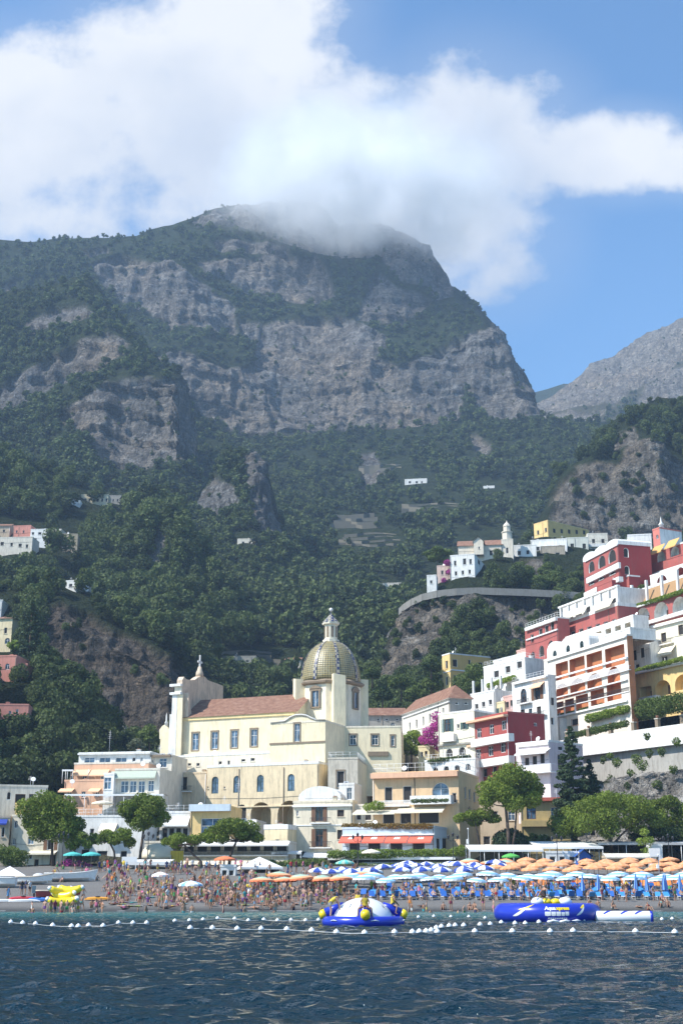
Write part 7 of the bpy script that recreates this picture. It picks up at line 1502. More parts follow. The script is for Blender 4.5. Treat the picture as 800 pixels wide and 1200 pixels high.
# ------------------------------------------------------------------ single trees, hedges, creepers
PINE = leafmat('pine_needles', (0.045, 0.075, 0.012), (0.195, 0.255, 0.036), .32, .15); DARKC = leafmat('dark_conifer_needles', (0.018, 0.035, 0.016), (0.055, 0.085, 0.035), .15); BROAD = leafmat('broad_leaves', (0.03, 0.055, 0.014), (0.14, 0.19, 0.045), .3)
MAG = leafmat('magenta_bracts', (0.25, 0.03, 0.16), (0.55, 0.08, 0.36), .3); HEDGE = leafmat('hedge_leaves', (0.09, 0.15, 0.025), (0.30, 0.38, 0.06), .35, .2); OLIVE = leafmat('olive_leaves', (.06, .075, .04), (.16, .18, .10), .2); RUST = leafmat('rusty_flowers', (.12, .11, .02), (.35, .20, .05), .3)
PBARK = flat('pine_bark', (0.11, 0.075, 0.055), .9, var=.4, scale=5)
def tree(name, label, Y, lumps, trunk, mat=PINE, leaf=.34, dens=26, cat='tree', flatk=.8, group=None, tr=.28, seed=None, spread=.9):
    """lumps: (px, py, r px); trunk: list of polylines in picture points"""
    b = trunk[0][0]; base = at(b[0], b[1], Y); root = empty(name, base, 0, label, cat, group); sd = seed if seed is not None else int(b[0] * 7 + b[1]); g = np.random.default_rng(sd)
    k = 1500 / (Y * 1.02); C = []; Rr = []
    mx = sum(q[0] for q in lumps) / len(lumps); hw = max(abs(q[0] - mx) for q in lumps) / k + .5
    if name == 'pine_tree': lumps = [(mx + (a - mx) * 1.06, b_, c_ * 1.12) for a, b_, c_ in lumps]
    for (px, py, r) in lumps:
        rm_ = r / k * 1.13
        for q in range(3):
            dy = g.uniform(-1, 1) * hw * spread * math.sqrt(max(.05, 1 - ((px - mx) / k / (hw + .3)) ** 2)); p = at(px + g.uniform(-.3, .3) * r, py + g.uniform(-.25, .3) * r, Y + 0) - base
            C.append((p.x, dy, p.z)); Rr.append(rm_ * g.uniform(.7, 1.0))
    n = int(sum(4 * math.pi * r * r for r in Rr) * dens * .6); n = max(200, min(n, 20000))
    V, Fq = leaf_cloud(C, Rr, n, leaf, flatk, sd, .75); o = bpy.data.objects.new('crown', npmesh('crown', V, Fq, [mat], False)); link(o, root)
    mb = MB()
    for li, line in enumerate(trunk):
        pts = [at(px, py, Y) - base for px, py in line]; m_ = len(pts); mb.tube(pts, [tr * (1 - .45 * i / max(1, m_ - 1)) * (.6 if li else 1) for i in range(m_)], PBARK, 8)
    top = at(*trunk[0][-1], Y) - base
    for i in range(0, len(C), 2): c_ = Vector(C[i]); mid_ = (top + c_) / 2 + Vector((0, 0, -.25)); mb.tube([top, mid_, c_], [tr * .38, tr * .25, tr * .1], PBARK, 5)
    mb.obj('trunk', root); return root
tree('pine_tree', 'tall bright green pine with a straight trunk in front of the cream house', 204, [(44, 948, 13), (60, 943, 14), (76, 950, 13), (38, 964, 10), (55, 962, 15), (72, 968, 15), (88, 966, 10), (48, 975, 10), (84, 977, 9)], [[(62, 1024), (61.5, 1000), (61, 975)]])
tree('pine_tree', 'tall round pine with a bare slanting trunk below the peach hotel', 204, [(152, 948, 10), (166, 942, 11), (181, 944, 10), (189, 955, 8), (158, 958, 11), (174, 957, 12), (168, 967, 8), (186, 964, 6)], [[(163, 1018), (165, 998), (169, 968)]])
tree('pine_tree', 'small pine with a bent trunk right beside the tall straight pine', 202, [(88, 979, 7), (97, 983, 8), (87, 990, 6), (103, 990, 5), (108, 983, 7)], [[(96, 1022), (88, 1008), (86, 999), (92, 985)]], tr=.22)
tree('pine_tree', 'small curved pine right of the bent trunk pine', 202, [(124, 979, 7), (134, 984, 6), (144, 979, 8), (151, 986, 6), (120, 985, 5)], [[(132, 1022), (135, 1008), (134, 998), (128, 986)]], tr=.2)
tree('pine_tree', 'low flat topped pine with an S shaped trunk, left of the broad flat pine', 200, [(199, 985, 7), (212, 984, 8), (226, 983, 8), (239, 982, 7), (206, 990, 6), (245, 986, 5)], [[(237, 1024), (236, 1010), (226, 1001), (216, 990)]], flatk=.6, tr=.22)
tree('pine_tree', 'broad flat topped pine with a leaning trunk in front of the yellow pavilion', 203, [(252, 975, 8), (264, 969, 10), (278, 967, 11), (291, 972, 10), (300, 981, 7), (262, 982, 7), (285, 980, 7)], [[(268, 1018), (270, 1002), (277, 986)]], flatk=.65)
tree('pine_tree', 'large round crowned pine on twin trunks in front of the tan house', 206, [(575, 925, 11), (585, 915, 12), (600, 910, 13), (615, 916, 12), (626, 926, 10), (572, 938, 8), (588, 932, 13), (605, 930, 14), (620, 938, 10), (598, 943, 9)], [[(596, 1000), (595, 975), (592, 945)], [(599, 1000), (603, 975), (605, 945)]], tr=.35)
tree('pine_tree', 'small flat pine left below the large twin trunk pine', 208, [(541, 958, 6), (552, 955, 7), (564, 955, 8), (576, 958, 7), (558, 962, 7)], [[(562, 1000), (560, 980), (556, 962)]], flatk=.6, tr=.2)
tree('pine_tree', 'very broad low pine spreading in front of the rocks at right', 206, [(660, 965, 9), (672, 955, 10), (688, 945, 11), (704, 938, 12), (720, 936, 12), (736, 942, 12), (750, 950, 11), (762, 960, 9), (680, 968, 11), (700, 960, 13), (720, 958, 13), (740, 964, 11), (705, 972, 10), (664, 975, 7)], [[(716, 1000), (715, 985), (708, 970)], [(716, 992), (726, 980), (738, 968)]], tr=.35)
tree('pine_tree', 'pine at the right edge beyond the very broad low pine', 212, [(768, 945, 9), (782, 942, 10), (796, 948, 10), (776, 958, 10), (792, 964, 11), (808, 955, 11)], [[(786, 1000), (786, 980), (786, 960)]])
tree('broad_tree', 'bushy dark green tree between the broad low pine and the grey awning', 209, [(762, 975, 9), (778, 976, 9), (792, 980, 10), (748, 978, 8)], [[(772, 1005), (772, 985)]], BROAD)
tree('feathery_tree', 'small feathery young tree rising in front of the beach kiosk', 196, [(755, 975, 5), (759, 985, 6), (751, 986, 5), (757, 996, 5)], [[(757, 1015), (756, 996), (755, 980)]], HEDGE, .22, tr=.08)
tree('shrub', 'rounded green shrub mass behind the left edge tent', 203, [(4, 1000, 9), (16, 1000, 9), (27, 1002, 7), (10, 1008, 8), (24, 1010, 7)], [[(14, 1022), (14, 1008)]], BROAD, .28, cat='shrub', tr=.12)
def conifer(name, label, px, pb, pt, wpx, Y, mat=DARKC, n=9000, leaf=.34, seed=1, group=None, bare=.1):
    base = at(px, pb, Y); top = zat(pt, Y) - base.z; root = empty(name, base, 0, label, 'tree', group); g = np.random.default_rng(seed); Rm_ = wpx / (1500 / (Y * 1.02)); C, Rr = [], []
    for k in range(210):
        t = bare + (1 - bare) * (k / 210) ** .9; r = Rm_ * (1 - t) ** .8 * g.uniform(.45, 1.1); a = g.random() * 6.28; C.append((r * math.cos(a), r * math.sin(a), t * top - .12 * r)); Rr.append(max(.25, Rm_ * .26 * (1 - t * .75)))
    V, Fq = leaf_cloud(C, Rr, n, leaf, .45, seed, .6); o = bpy.data.objects.new('crown', npmesh('crown', V, Fq, [mat], False)); link(o, root)
    mb = MB(); mb.tube([(0, 0, -.5), (0, 0, top * .5), (0, 0, top * .97)], [.35, .2, .05], PBARK, 7); mb.obj('trunk', root); return root
conifer('conifer', 'tall dark pointed conifer right of the pale pink house', 674, 985, 851, 29, 214, n=19000, leaf=.38, seed=3); conifer('conifer', 'shorter dark conifer touching the right side of the tall pointed one', 694, 975, 890, 20, 216, n=8000, leaf=.36, seed=4)
conifer('conifer', 'towering dark conifer at the left edge in front of the brown cliff', 32, 800, 704, 24, 318, n=9000, leaf=.55, seed=5)
tree('umbrella_pine', 'umbrella pine with a flat dark crown left of the white cliff villa', 446, [(502, 650, 7), (512, 647, 8), (523, 649, 7), (508, 654, 6), (519, 654, 6)], [[(513, 690), (513, 670), (512, 652)]], BROAD, .7, 10, flatk=.5, tr=.3)
tree('broad_tree', 'big rounded tree beside the tall orange and yellow villa', 320, [(542, 797, 11), (556, 788, 13), (568, 790, 12), (575, 800, 9), (548, 806, 11), (563, 804, 12)], [[(556, 835), (556, 810)]], BROAD, .5, 16)
tree('broad_tree', 'bright green leafy tree at the foot of the long cream house', 278, [(474, 866, 7), (484, 862, 8), (492, 868, 7), (478, 876, 8), (489, 880, 7)], [[(482, 900), (482, 872)]], HEDGE, .38, 20)
tree('bougainvillea', 'magenta bougainvillea spilling down beside the butter coloured house', 262, [(512, 842, 6), (510, 852, 7), (503, 860, 7), (496, 866, 6), (508, 868, 7), (514, 876, 5), (514, 848, 5)], [[(508, 895), (508, 862)]], MAG, .34, 18, 'creeper', tr=.1)
tree('bougainvillea', 'magenta bougainvillea hedge behind the turquoise parasols', 203, [(74, 1014, 4), (82, 1012, 5), (90, 1013, 5), (98, 1014, 5), (105, 1015, 4)], [[(90, 1026), (90, 1015)]], MAG, .24, 24, 'creeper', tr=.08)
tree('bougainvillea', 'dark purple creeper on the wall right of the salmon annexe', 314, [(40, 786, 5), (36, 793, 6), (44, 794, 5)], [[(40, 805), (40, 792)]], MAG, .4, 14, 'creeper', tr=.1)
tree('bougainvillea', 'magenta creeper climbing the faded pink villa', 437, [(524, 660, 4), (526, 670, 4), (520, 680, 3)], [[(525, 690), (525, 672)]], MAG, .5, 10, 'creeper', tr=.12)
for i, (px, py, r, Y, mat, lab) in enumerate(((77, 785, 12, 312, BROAD, 'rounded tree in front of the brown cliff foot'), (18, 757, 6, 318, HEDGE, 'yellow green shrub above the salmon red villa'), (30, 818, 9, 305, OLIVE, 'silvery tree above the salmon pink house'), (60, 822, 11, 302, BROAD, 'wide dark tree right of the salmon pink house'), (85, 838, 11, 303, BROAD, 'dark tree low on the left slope by the shadowed cliff'), (52, 850, 10, 296, OLIVE, 'pale leaved tree beneath the wide dark tree'), (112, 850, 9, 312, BROAD, 'dark round tree left of the low stone terrace house'), (175, 862, 10, 300, BROAD, 'round tree left of the church front'), (160, 874, 8, 292, OLIVE, 'grey green tree above the hotel roof'), (70, 880, 12, 285, BROAD, 'big shadowed tree above the white house with the arch'), (110, 880, 9, 290, BROAD, 'dark tree directly behind the hotel top floor'), (25, 868, 11, 288, BROAD, 'dark tree below the salmon pink house'))):
    tree('slope_tree', lab, Y, [(px - r * .6, py, r * .7), (px + r * .6, py + 1, r * .7), (px, py - r * .5, r * .75), (px, py + r * .4, r * .7)], [[(px, py + r * 2), (px, py)]], mat, .5, 14, group='trees on the left slope')
for i, (px, py, r, lab) in enumerate(((470, 800, 11, 'dark shrubby tree at the foot of the pale bluff rock'), (488, 812, 10, 'dark round tree left of the tall orange villa'), (505, 800, 9, 'tree touching the left of the tall orange villa'), (448, 815, 9, 'tree behind the clay roof right of the dome'), (436, 790, 8, 'tree right of the dome below the bluff'), (505, 780, 8, 'tree tucked under the overhang of the bluff'))):
    tree('slope_tree', lab, 338 - i, [(px - r * .5, py, r * .75), (px + r * .5, py + 1, r * .75), (px, py - r * .5, r * .8)], [[(px, py + r * 2), (px, py)]], BROAD, .55, 13, group='trees at the foot of the bluff')
def hedge(name, label, pts, hpx, mat, leaf=.25, dp=.8, dens=60, cat='hedge'):
    """pts: (px, py_bottom, Y)"""
    P_ = [at(*p) for p in pts]; root = empty(name, P_[0], 0, label, cat); V_, F_ = [], []; C, Rr = [], []
    for a, b, pa in zip(P_, P_[1:], pts):
        L = (b - a).length; k = 1500 / (a.y * 1.02); hm = hpx / k; n = max(2, int(L / (hm * .5)))
        for i in range(n): p = a + (b - a) * (i / n) - P_[0]; C.append((p.x, p.y + random.uniform(-.2, .2) * dp, p.z + hm * .5)); Rr.append(hm * random.uniform(.45, .65))
    n = min(9000, int(sum(12 * r * r for r in Rr) * dens)); V, Fq = leaf_cloud(C, Rr, n, leaf, 1, int(pts[0][0]), .6); o = bpy.data.objects.new('foliage', npmesh('foliage', V, Fq, [mat], False)); link(o, root)
    mb = MB()
    for i in range(0, len(C), 4): c_ = C[i]; mb.tube([(c_[0], c_[1], c_[2] - Rr[i] * 1.2), c_], .03, PBARK, 4)
    mb.obj('stems', root); return root
hedge('hedge', 'long bright green hedge on the white slab below the red awnings', [(386, 1006, 208.5), (460, 1005, 208.3), (533, 1004, 208)], 8.5, HEDGE, .22)
hedge('flower_hedge', 'rust and green flower hedge above the red awning restaurant', [(404, 972, 217.5), (460, 971.5, 214), (508, 971.5, 211.5)], 6, RUST, .22)
hedge('hedge', 'dark garden hedge under the yellow vaulted terrace at right', [(737, 846, 251), (765, 840, 240), (805, 832, 228)], 20, BROAD, .35, 1.2, 40)
hedge('roof_planting', 'strip of green planting along the roof edge above the wide white arches', [(722, 719.5, 276.5), (760, 708, 265), (806, 693, 252)], 4.5, HEDGE, .28)
hedge('vine_pergola', 'green vine over the garden terrace below the orange arcade', [(690, 846, 256), (712, 840, 250), (737, 834, 244)], 8, HEDGE, .28)
hedge('terrace_plants', 'climbing plant at the left corner of the peach terraced hotel', [(430, 951, 221), (440, 949, 220.5), (452, 949, 220)], 9, HEDGE, .22)
hedge('terrace_plants', 'potted greenery along the balustrade of the big arched window', [(483, 941, 214.5), (505, 940.5, 213.5), (526, 940, 212.5)], 4, BROAD, .2)
hedge('dark_planting', 'dark plants hanging below the terrace hedge over the beach bar', [(388, 1019, 208.5), (430, 1018.5, 208), (480, 1018, 207.5), (530, 1017, 207)], 6, BROAD, .22)
hedge('dark_planting', 'dark climbing greenery under the awning beside the cottage', [(318, 1024, 203), (345, 1022, 203), (384, 1021, 203)], 14, BROAD, .26)
hedge('banana_plants', 'broad leaved banana plants in front of the ochre house', [(612, 992, 210), (625, 990, 210), (645, 992, 210)], 11, BROAD, .6, 1, 14)
hedge('promenade_shrubs', 'dark shrubs under the twin trunk pine', [(588, 998, 208), (600, 998, 208), (612, 998, 208)], 22, DARKC, .3)
hedge('promenade_shrubs', 'green bank of shrubs right of the red awning restaurant', [(533, 1003, 207), (548, 1002, 207)], 10, HEDGE, .25)
hedge('loggia_plants', 'row of dark potted plants along the lowest orange loggia', [(652, 843, 270), (680, 836, 262), (706, 829, 255)], 5, BROAD, .3)
for i, (px, py, r) in enumerate(((706, 890, 4), (714, 885, 4), (722, 893, 5), (738, 905, 4), (744, 888, 6), (752, 896, 6), (760, 882, 5), (775, 880, 5), (788, 900, 5), (792, 868, 5), (770, 918, 6), (735, 920, 4), (715, 912, 4), (758, 862, 4))):
    tree('wall_weed', ['tuft of weeds sprouting from the grey sea wall, %s from the left' % ordinal(i + 1)][0], 250 - (px - 660) * .19, [(px, py, r), (px, py + r * .8, r * .6)], [[(px, py + r * 1.6), (px, py + r * .4)]], BROAD, .3, 14, 'plant', group='weeds on the sea wall', tr=.05, spread=.3)

for lab, pts, hp, m_ in (('planted strip along the terrace under the maroon doored gallery', [(668, 757, 281), (700, 749, 274), (736, 740, 267)], 5, BROAD), ('greenery hanging from the white cluster terraces', [(572, 806, 288), (590, 800, 283), (604, 796, 279)], 5, HEDGE), ('bushes at the foot of the tall red block', [(727, 697, 297), (745, 694, 297), (760, 690, 296)], 7, BROAD), ('potted plants on the red terrace edge', [(658, 733, 287.5), (690, 722, 280), (720, 712, 273)], 3.5, BROAD), ('plants on the cream villa ledge', [(742, 790, 255), (770, 782, 247), (800, 774, 240)], 5, HEDGE), ('garden plants behind the white garden wall', [(668, 866, 257), (700, 859, 250), (735, 851, 242)], 7, BROAD), ('plants on the butter coloured house terrace', [(503, 895, 250), (520, 893, 249), (552, 889, 247)], 5, BROAD), ('trees filling the gap under the village church', [(575, 672, 452), (600, 668, 455), (630, 664, 458)], 9, BROAD)):
    hedge('terrace_planting', lab, pts, hp, m_, .3, 1, 40)

for i, (px, py, r, Y) in enumerate(((580, 676, 9, 432), (597, 681, 10, 428), (615, 677, 10, 430), (632, 683, 10, 426), (648, 678, 9, 428), (606, 668, 8, 440), (640, 668, 8, 442), (572, 686, 6, 428))):
    tree('bluff_tree', 'dark green tree on the slope under the upper village, %s from the left' % ordinal((i * 0) + sorted((580, 597, 615, 632, 648, 606, 640, 572)).index(px) + 1), Y, [(px - r * .6, py, r * .75), (px + r * .6, py + 1, r * .75), (px, py - r * .45, r * .8), (px, py + r * .4, r * .7)], [[(px, py + r * 1.6), (px, py)]], BROAD, .55, 13, group='trees on the slope under the upper village')
# ------------------------------------------------------------------ people
SKIN = [flat('skin_' + n, c, .55, var=.06) for n, c in (('fair', (.45, .265, .19)), ('tan', (.35, .19, .12)), ('bronze', (.25, .13, .078)), ('deep', (.15, .075, .048)))]
CLO = {n: flat('cloth_' + n.replace(' ', '_'), tuple(x * .78 for x in c), .8, var=.08) for n, c in (('red', (.50, .03, .04)), ('white', (.76, .75, .73)), ('black', (.02, .02, .025)), ('navy', (.025, .04, .13)), ('turquoise', (.05, .40, .42)), ('green', (.06, .30, .08)), ('yellow', (.78, .58, .06)), ('orange', (.74, .25, .05)), ('pink', (.74, .20, .34)), ('purple', (.20, .07, .28)), ('azure', (.22, .45, .72)), ('grey', (.33, .34, .36)), ('maroon', (.25, .03, .06)), ('lime', (.45, .62, .10)))}
HAIR = {n: flat('hair_' + n, c, .6, var=.2) for n, c in (('black', (.012, .011, .01)), ('brown', (.055, .03, .016)), ('fair', (.30, .19, .075)), ('grey', (.30, .29, .27)))}
BASE = dict(pelvis=(0, 0, .93), spine=(0, .01, 1.14), chest=(0, .0, 1.33), neck=(0, .005, 1.475), head=(0, -.015, 1.585), top=(0, -.005, 1.665), nose=(0, -.105, 1.585))
RAD = dict(pelvis=(.145, .11), spine=(.125, .095), chest=(.155, .105), neck=(.055, .055), head=(.082, .095), top=(.07, .08), nose=(.014, .014), sh=(.062, .062), el=(.043, .043), wr=(.028, .028), ha=(.036, .02), fi=(.010, .010), ft=(.008, .008), hip=(.095, .095), kn=(.058, .06), an=(.038, .042), to=(.04, .025))
def skel(arms, legs, torso=None):
    J = dict(BASE); J.update(torso or {})
    for s, n in ((1, 'L'), (-1, 'R')):
        a = arms.get(n, arms.get('LR')); l = legs.get(n, legs.get('LR'))
        J['sh' + n] = tuple(Vector(J['chest']) * .45 + Vector(J['neck']) * .55 + Vector((s * .185, 0, -.03)) if 'sh' not in a else (s * a['sh'][0], *a['sh'][1:]))
        J['el' + n] = (s * a['el'][0], *a['el'][1:]); J['wr' + n] = (s * a['wr'][0], *a['wr'][1:])
        w = Vector(J['wr' + n]); d = (w - Vector(J['el' + n])).normalized(); J['ha' + n] = tuple(w + d * .075)
        side = d.cross(Vector((0, 1, .2))).normalized(); nrm = side.cross(d)
        for q in range(4): J[f'f{q}{n}'] = tuple(w + d * .125 + side * (q - 1.5) * .021); J[f't{q}{n}'] = tuple(w + d * (.165, .18, .17, .15)[q] + side * (q - 1.5) * .023 + nrm * .015)
        J['th' + n] = tuple(w + d * .07 + side * -.045); J['tt' + n] = tuple(w + d * .11 + side * -.06)
        J['hip' + n] = (s * l['hip'][0], *l['hip'][1:]) if 'hip' in l else tuple(Vector(J['pelvis']) + Vector((s * .085, 0, -.04)))
        for k in ('kn', 'an', 'to'): J[k + n] = (s * l[k][0], *l[k][1:])
    return J
EDGES = [('pelvis', 'spine'), ('spine', 'chest'), ('chest', 'neck'), ('neck', 'head'), ('head', 'top'), ('head', 'nose')]
for n in 'LR': EDGES += [('chest', 'sh' + n), ('sh' + n, 'el' + n), ('el' + n, 'wr' + n), ('wr' + n, 'ha' + n), ('pelvis', 'hip' + n), ('hip' + n, 'kn' + n), ('kn' + n, 'an' + n), ('an' + n, 'to' + n), ('wr' + n, 'th' + n), ('th' + n, 'tt' + n)] + [e for q in range(4) for e in (('ha' + n, f'f{q}{n}'), (f'f{q}{n}', f't{q}{n}'))]
def proto(J, fwd=(0, -1, 0), upv=(0, 0, 1)):
    names = list(J); me = bpy.data.meshes.new('figure'); me.from_pydata([J[k] for k in names], [(names.index(a), names.index(b)) for a, b in EDGES], [])
    o = bpy.data.objects.new('figure', me); COL.objects.link(o); o.modifiers.new('skin', 'SKIN'); sl = me.skin_vertices[0] if me.skin_vertices else None
    if sl is None: me.skin_vertices.new(); sl = me.skin_vertices[0]
    for i, k in enumerate(names):
        key = k if k in RAD else 'fi' if k[0] == 'f' and k[1].isdigit() or k[:2] == 'th' else 'ft' if k[0] == 't' and (k[1].isdigit() or k[:2] == 'tt') else k[:-1]
        sl.data[i].radius = RAD[key]; sl.data[i].use_root = (k == 'pelvis')
    o.modifiers[0].use_smooth_shade = True; sb = o.modifiers.new('sub', 'SUBSURF'); sb.levels = sb.render_levels = 1
    dg = bpy.context.evaluated_depsgraph_get(); body = bpy.data.meshes.new_from_object(o.evaluated_get(dg)); bpy.data.objects.remove(o)
    body.materials.clear(); body.materials.append(SKIN[0])
    for p in body.polygons: p.use_smooth = True
    P_ = {k: Vector(v) for k, v in J.items()}; segs = [(a, b) for a, b in EDGES if a[0] != 'f' or len(a) < 3]
    info = []
    for p in body.polygons:
        c_ = p.center; bd, bs, bt = 9, None, 0
        for a, b in segs:
            ab = P_[b] - P_[a]; t = max(0, min(1, (c_ - P_[a]).dot(ab) / ab.length_squared)); d = (c_ - P_[a] - ab * t).length - (.05 if a in ('pelvis', 'spine', 'chest') else 0)
            if d < bd: bd, bs, bt = d, (a, b), t
        info.append((bs, bt))
    nrm = [v.normal.copy() for v in body.vertices]
    def cut(test, off, name):
        vs, fs, mp = [], [], {}
        for p, (sg, t) in zip(body.polygons, info):
            if not test(sg, t, p.center): continue
            f = []
            for vi in p.vertices:
                if vi not in mp: mp[vi] = len(vs); vs.append(tuple(body.vertices[vi].co + nrm[vi] * off))
                f.append(mp[vi])
            fs.append(f)
        m_ = bpy.data.meshes.new(name); m_.from_pydata(vs, [], fs); m_.materials.append(CLO['red'])
        for p in m_.polygons: p.use_smooth = True
        return m_
    F_, U_ = Vector(fwd), Vector(upv); hd = P_['head']
    k2 = lambda s: s[0][:-1] if s[0][-1] in 'LR' else s[0]
    def trunk(s, t, c_): return (s == ('pelvis', 'spine') and t < .35) or s[0] == 'pelvis' and s[1][:3] == 'hip' or (k2(s) == 'hip' and t < .45)
    def brief(s, t, c_): return (s == ('pelvis', 'spine') and t < .15) or s[0] == 'pelvis' and s[1][:3] == 'hip' or (k2(s) == 'hip' and t < .10)
    def top_(s, t, c_): return (s == ('chest', 'neck') and t < .25) or (s == ('spine', 'chest') and t > .6) or s[0] == 'chest' and s[1][:2] == 'sh' and t < .3
    def shirt(s, t, c_): return s in (('pelvis', 'spine'), ('spine', 'chest')) or (s == ('chest', 'neck') and t < .8) or s[0] == 'chest' or (k2(s) == 'sh' and t < .55)
    def vest(s, t, c_): return s in (('pelvis', 'spine'), ('spine', 'chest')) or (s == ('chest', 'neck') and t < .7) or (s[0] == 'chest' and t < .75)
    def suit(s, t, c_): return brief(s, t, c_) or s in (('pelvis', 'spine'), ('spine', 'chest')) or (s == ('chest', 'neck') and t < .3)
    def dress(s, t, c_): return vest(s, t, c_) or trunk(s, t, c_) or (k2(s) == 'hip' and t < .75)
    def hair(s, t, c_): r = c_ - hd; return s in (('head', 'top'), ('neck', 'head')) and (r.dot(U_) > .035 or (r.dot(F_) < .0 and r.dot(U_) > -.07)) and not (r.dot(F_) > .075 and r.dot(U_) < .06)
    def longh(s, t, c_): r = c_ - hd; return hair(s, t, c_) or (r.dot(F_) < -.01 and s in (('neck', 'head'), ('chest', 'neck')) and r.dot(U_) > -.2)
    D = dict(body=body, trunks=cut(trunk, .012, 'trunks'), brief=cut(brief, .008, 'brief'), top=cut(top_, .010, 'bikini_top'), shirt=cut(shirt, .016, 'shirt'), vest=cut(vest, .05, 'life_vest'), suit=cut(suit, .008, 'swimsuit'), dress=cut(dress, .02, 'dress'), hair=cut(hair, .016, 'hair'), longh=cut(longh, .022, 'hair'))
    fm = MB()
    sd = F_.cross(U_)
    for e in (-1, 1): q = hd + F_ * .088 + U_ * .028 + sd * (.032 * e); fm.lathe([(0, -.010), (.010, 0), (0, .010)], q, HAIR['black'], 6); q = hd + sd * (.088 * e) + U_ * .0; fm.lathe([(0, -.03), (.018, 0), (0, .03)], q, SKIN[1], 6)
    q = hd + F_ * .084 - U_ * .045; a = sd * .026; fm.poly([q - a, q + a, q + a * .8 - U_ * .012 + F_ * .002, q - a * .8 - U_ * .012 + F_ * .002], flat('lips', (.35, .10, .09), .5)); D['face'] = fm.mesh('face'); return D
def arm(el, wr): return dict(el=el, wr=wr)
STD = dict(LR=dict(kn=(.10, -.02, .49), an=(.105, .03, .075), to=(.125, -.13, .03)))
PROTO = {
 'standing': proto(skel(dict(LR=arm((.25, .03, 1.14), (.27, -.05, .89))), STD)),
 'standing hand on hip': proto(skel(dict(L=arm((.38, .06, 1.17), (.20, -.04, .99)), R=arm((.25, .0, 1.13), (.26, -.10, .90))), dict(L=dict(kn=(.12, -.05, .49), an=(.16, .0, .075), to=(.20, -.15, .03)), R=STD['LR']))),
 'walking': proto(skel(dict(L=arm((.24, -.10, 1.15), (.24, -.27, .96)), R=arm((.24, .14, 1.14), (.25, .08, .90))), dict(L=dict(kn=(.10, .06, .50), an=(.10, .36, .16), to=(.11, .28, .04)), R=dict(kn=(.09, -.20, .50), an=(.09, -.26, .08), to=(.10, -.42, .04))))),
 'reaching up': proto(skel(dict(L=arm((.30, -.04, 1.62), (.22, -.08, 1.84)), R=arm((.28, .0, 1.16), (.30, -.14, .97))), STD)),
 'bending': proto(skel(dict(LR=arm((.22, -.52, .86), (.20, -.56, .60))), STD, dict(pelvis=(0, .06, .90), spine=(0, -.08, 1.07), chest=(0, -.26, 1.17), neck=(0, -.40, 1.22), head=(0, -.50, 1.24), top=(0, -.57, 1.27), nose=(0, -.56, 1.16))), (0, -.55, -.83), (0, -.83, .55)),
 'sitting': proto(skel(dict(LR=arm((.26, .10, .40), (.24, .24, .16))), dict(LR=dict(kn=(.13, -.40, .42), an=(.13, -.68, .08), to=(.14, -.82, .05))), {k: (v[0], v[1] + .04 + (v[2] - .93) * .22, v[2] - .80) for k, v in BASE.items()})),
 'sitting hugging knees': proto(skel(dict(LR=arm((.25, -.18, .38), (.09, -.40, .30))), dict(LR=dict(kn=(.11, -.36, .46), an=(.11, -.46, .08), to=(.12, -.60, .04))), {k: (v[0], v[1] - (v[2] - .93) * .12, v[2] - .80) for k, v in BASE.items()})),
 'lying': proto(skel(dict(LR=dict(sh=(.185, .44, .16), el=(.30, .25, .12), wr=(.24, .02, .12))), dict(LR=dict(hip=(.09, -.02, .12), kn=(.11, -.44, .14), an=(.11, -.86, .09), to=(.13, -.93, .16))), {k: (v[0], (v[2] - .93), .13 - v[1] * .9) for k, v in BASE.items()}), (0, 0, 1), (0, 1, 0)),
 'lounging': proto(skel(dict(LR=dict(sh=(.185, .33, .42), el=(.27, .10, .28), wr=(.22, -.12, .18))), dict(LR=dict(hip=(.09, -.04, .10), kn=(.11, -.45, .16), an=(.11, -.86, .08), to=(.12, -.93, .16))), {k: (v[0], (v[2] - .93) * .72 + v[1] * .6, .12 + (v[2] - .93) * .69 - v[1] * .6) for k, v in BASE.items()}), (0, -.69, .72), (0, .72, .69)),
 'straddling': proto(skel(dict(LR=arm((.27, -.10, .36), (.14, -.30, .16))), dict(LR=dict(hip=(.12, -.02, .08), kn=(.40, -.20, .02), an=(.42, -.10, -.40), to=(.46, -.22, -.45))), {k: (v[0], v[1] - (v[2] - .93) * .10, v[2] - .83) for k, v in BASE.items()})),
}
NP = 0; PEOPLE = []
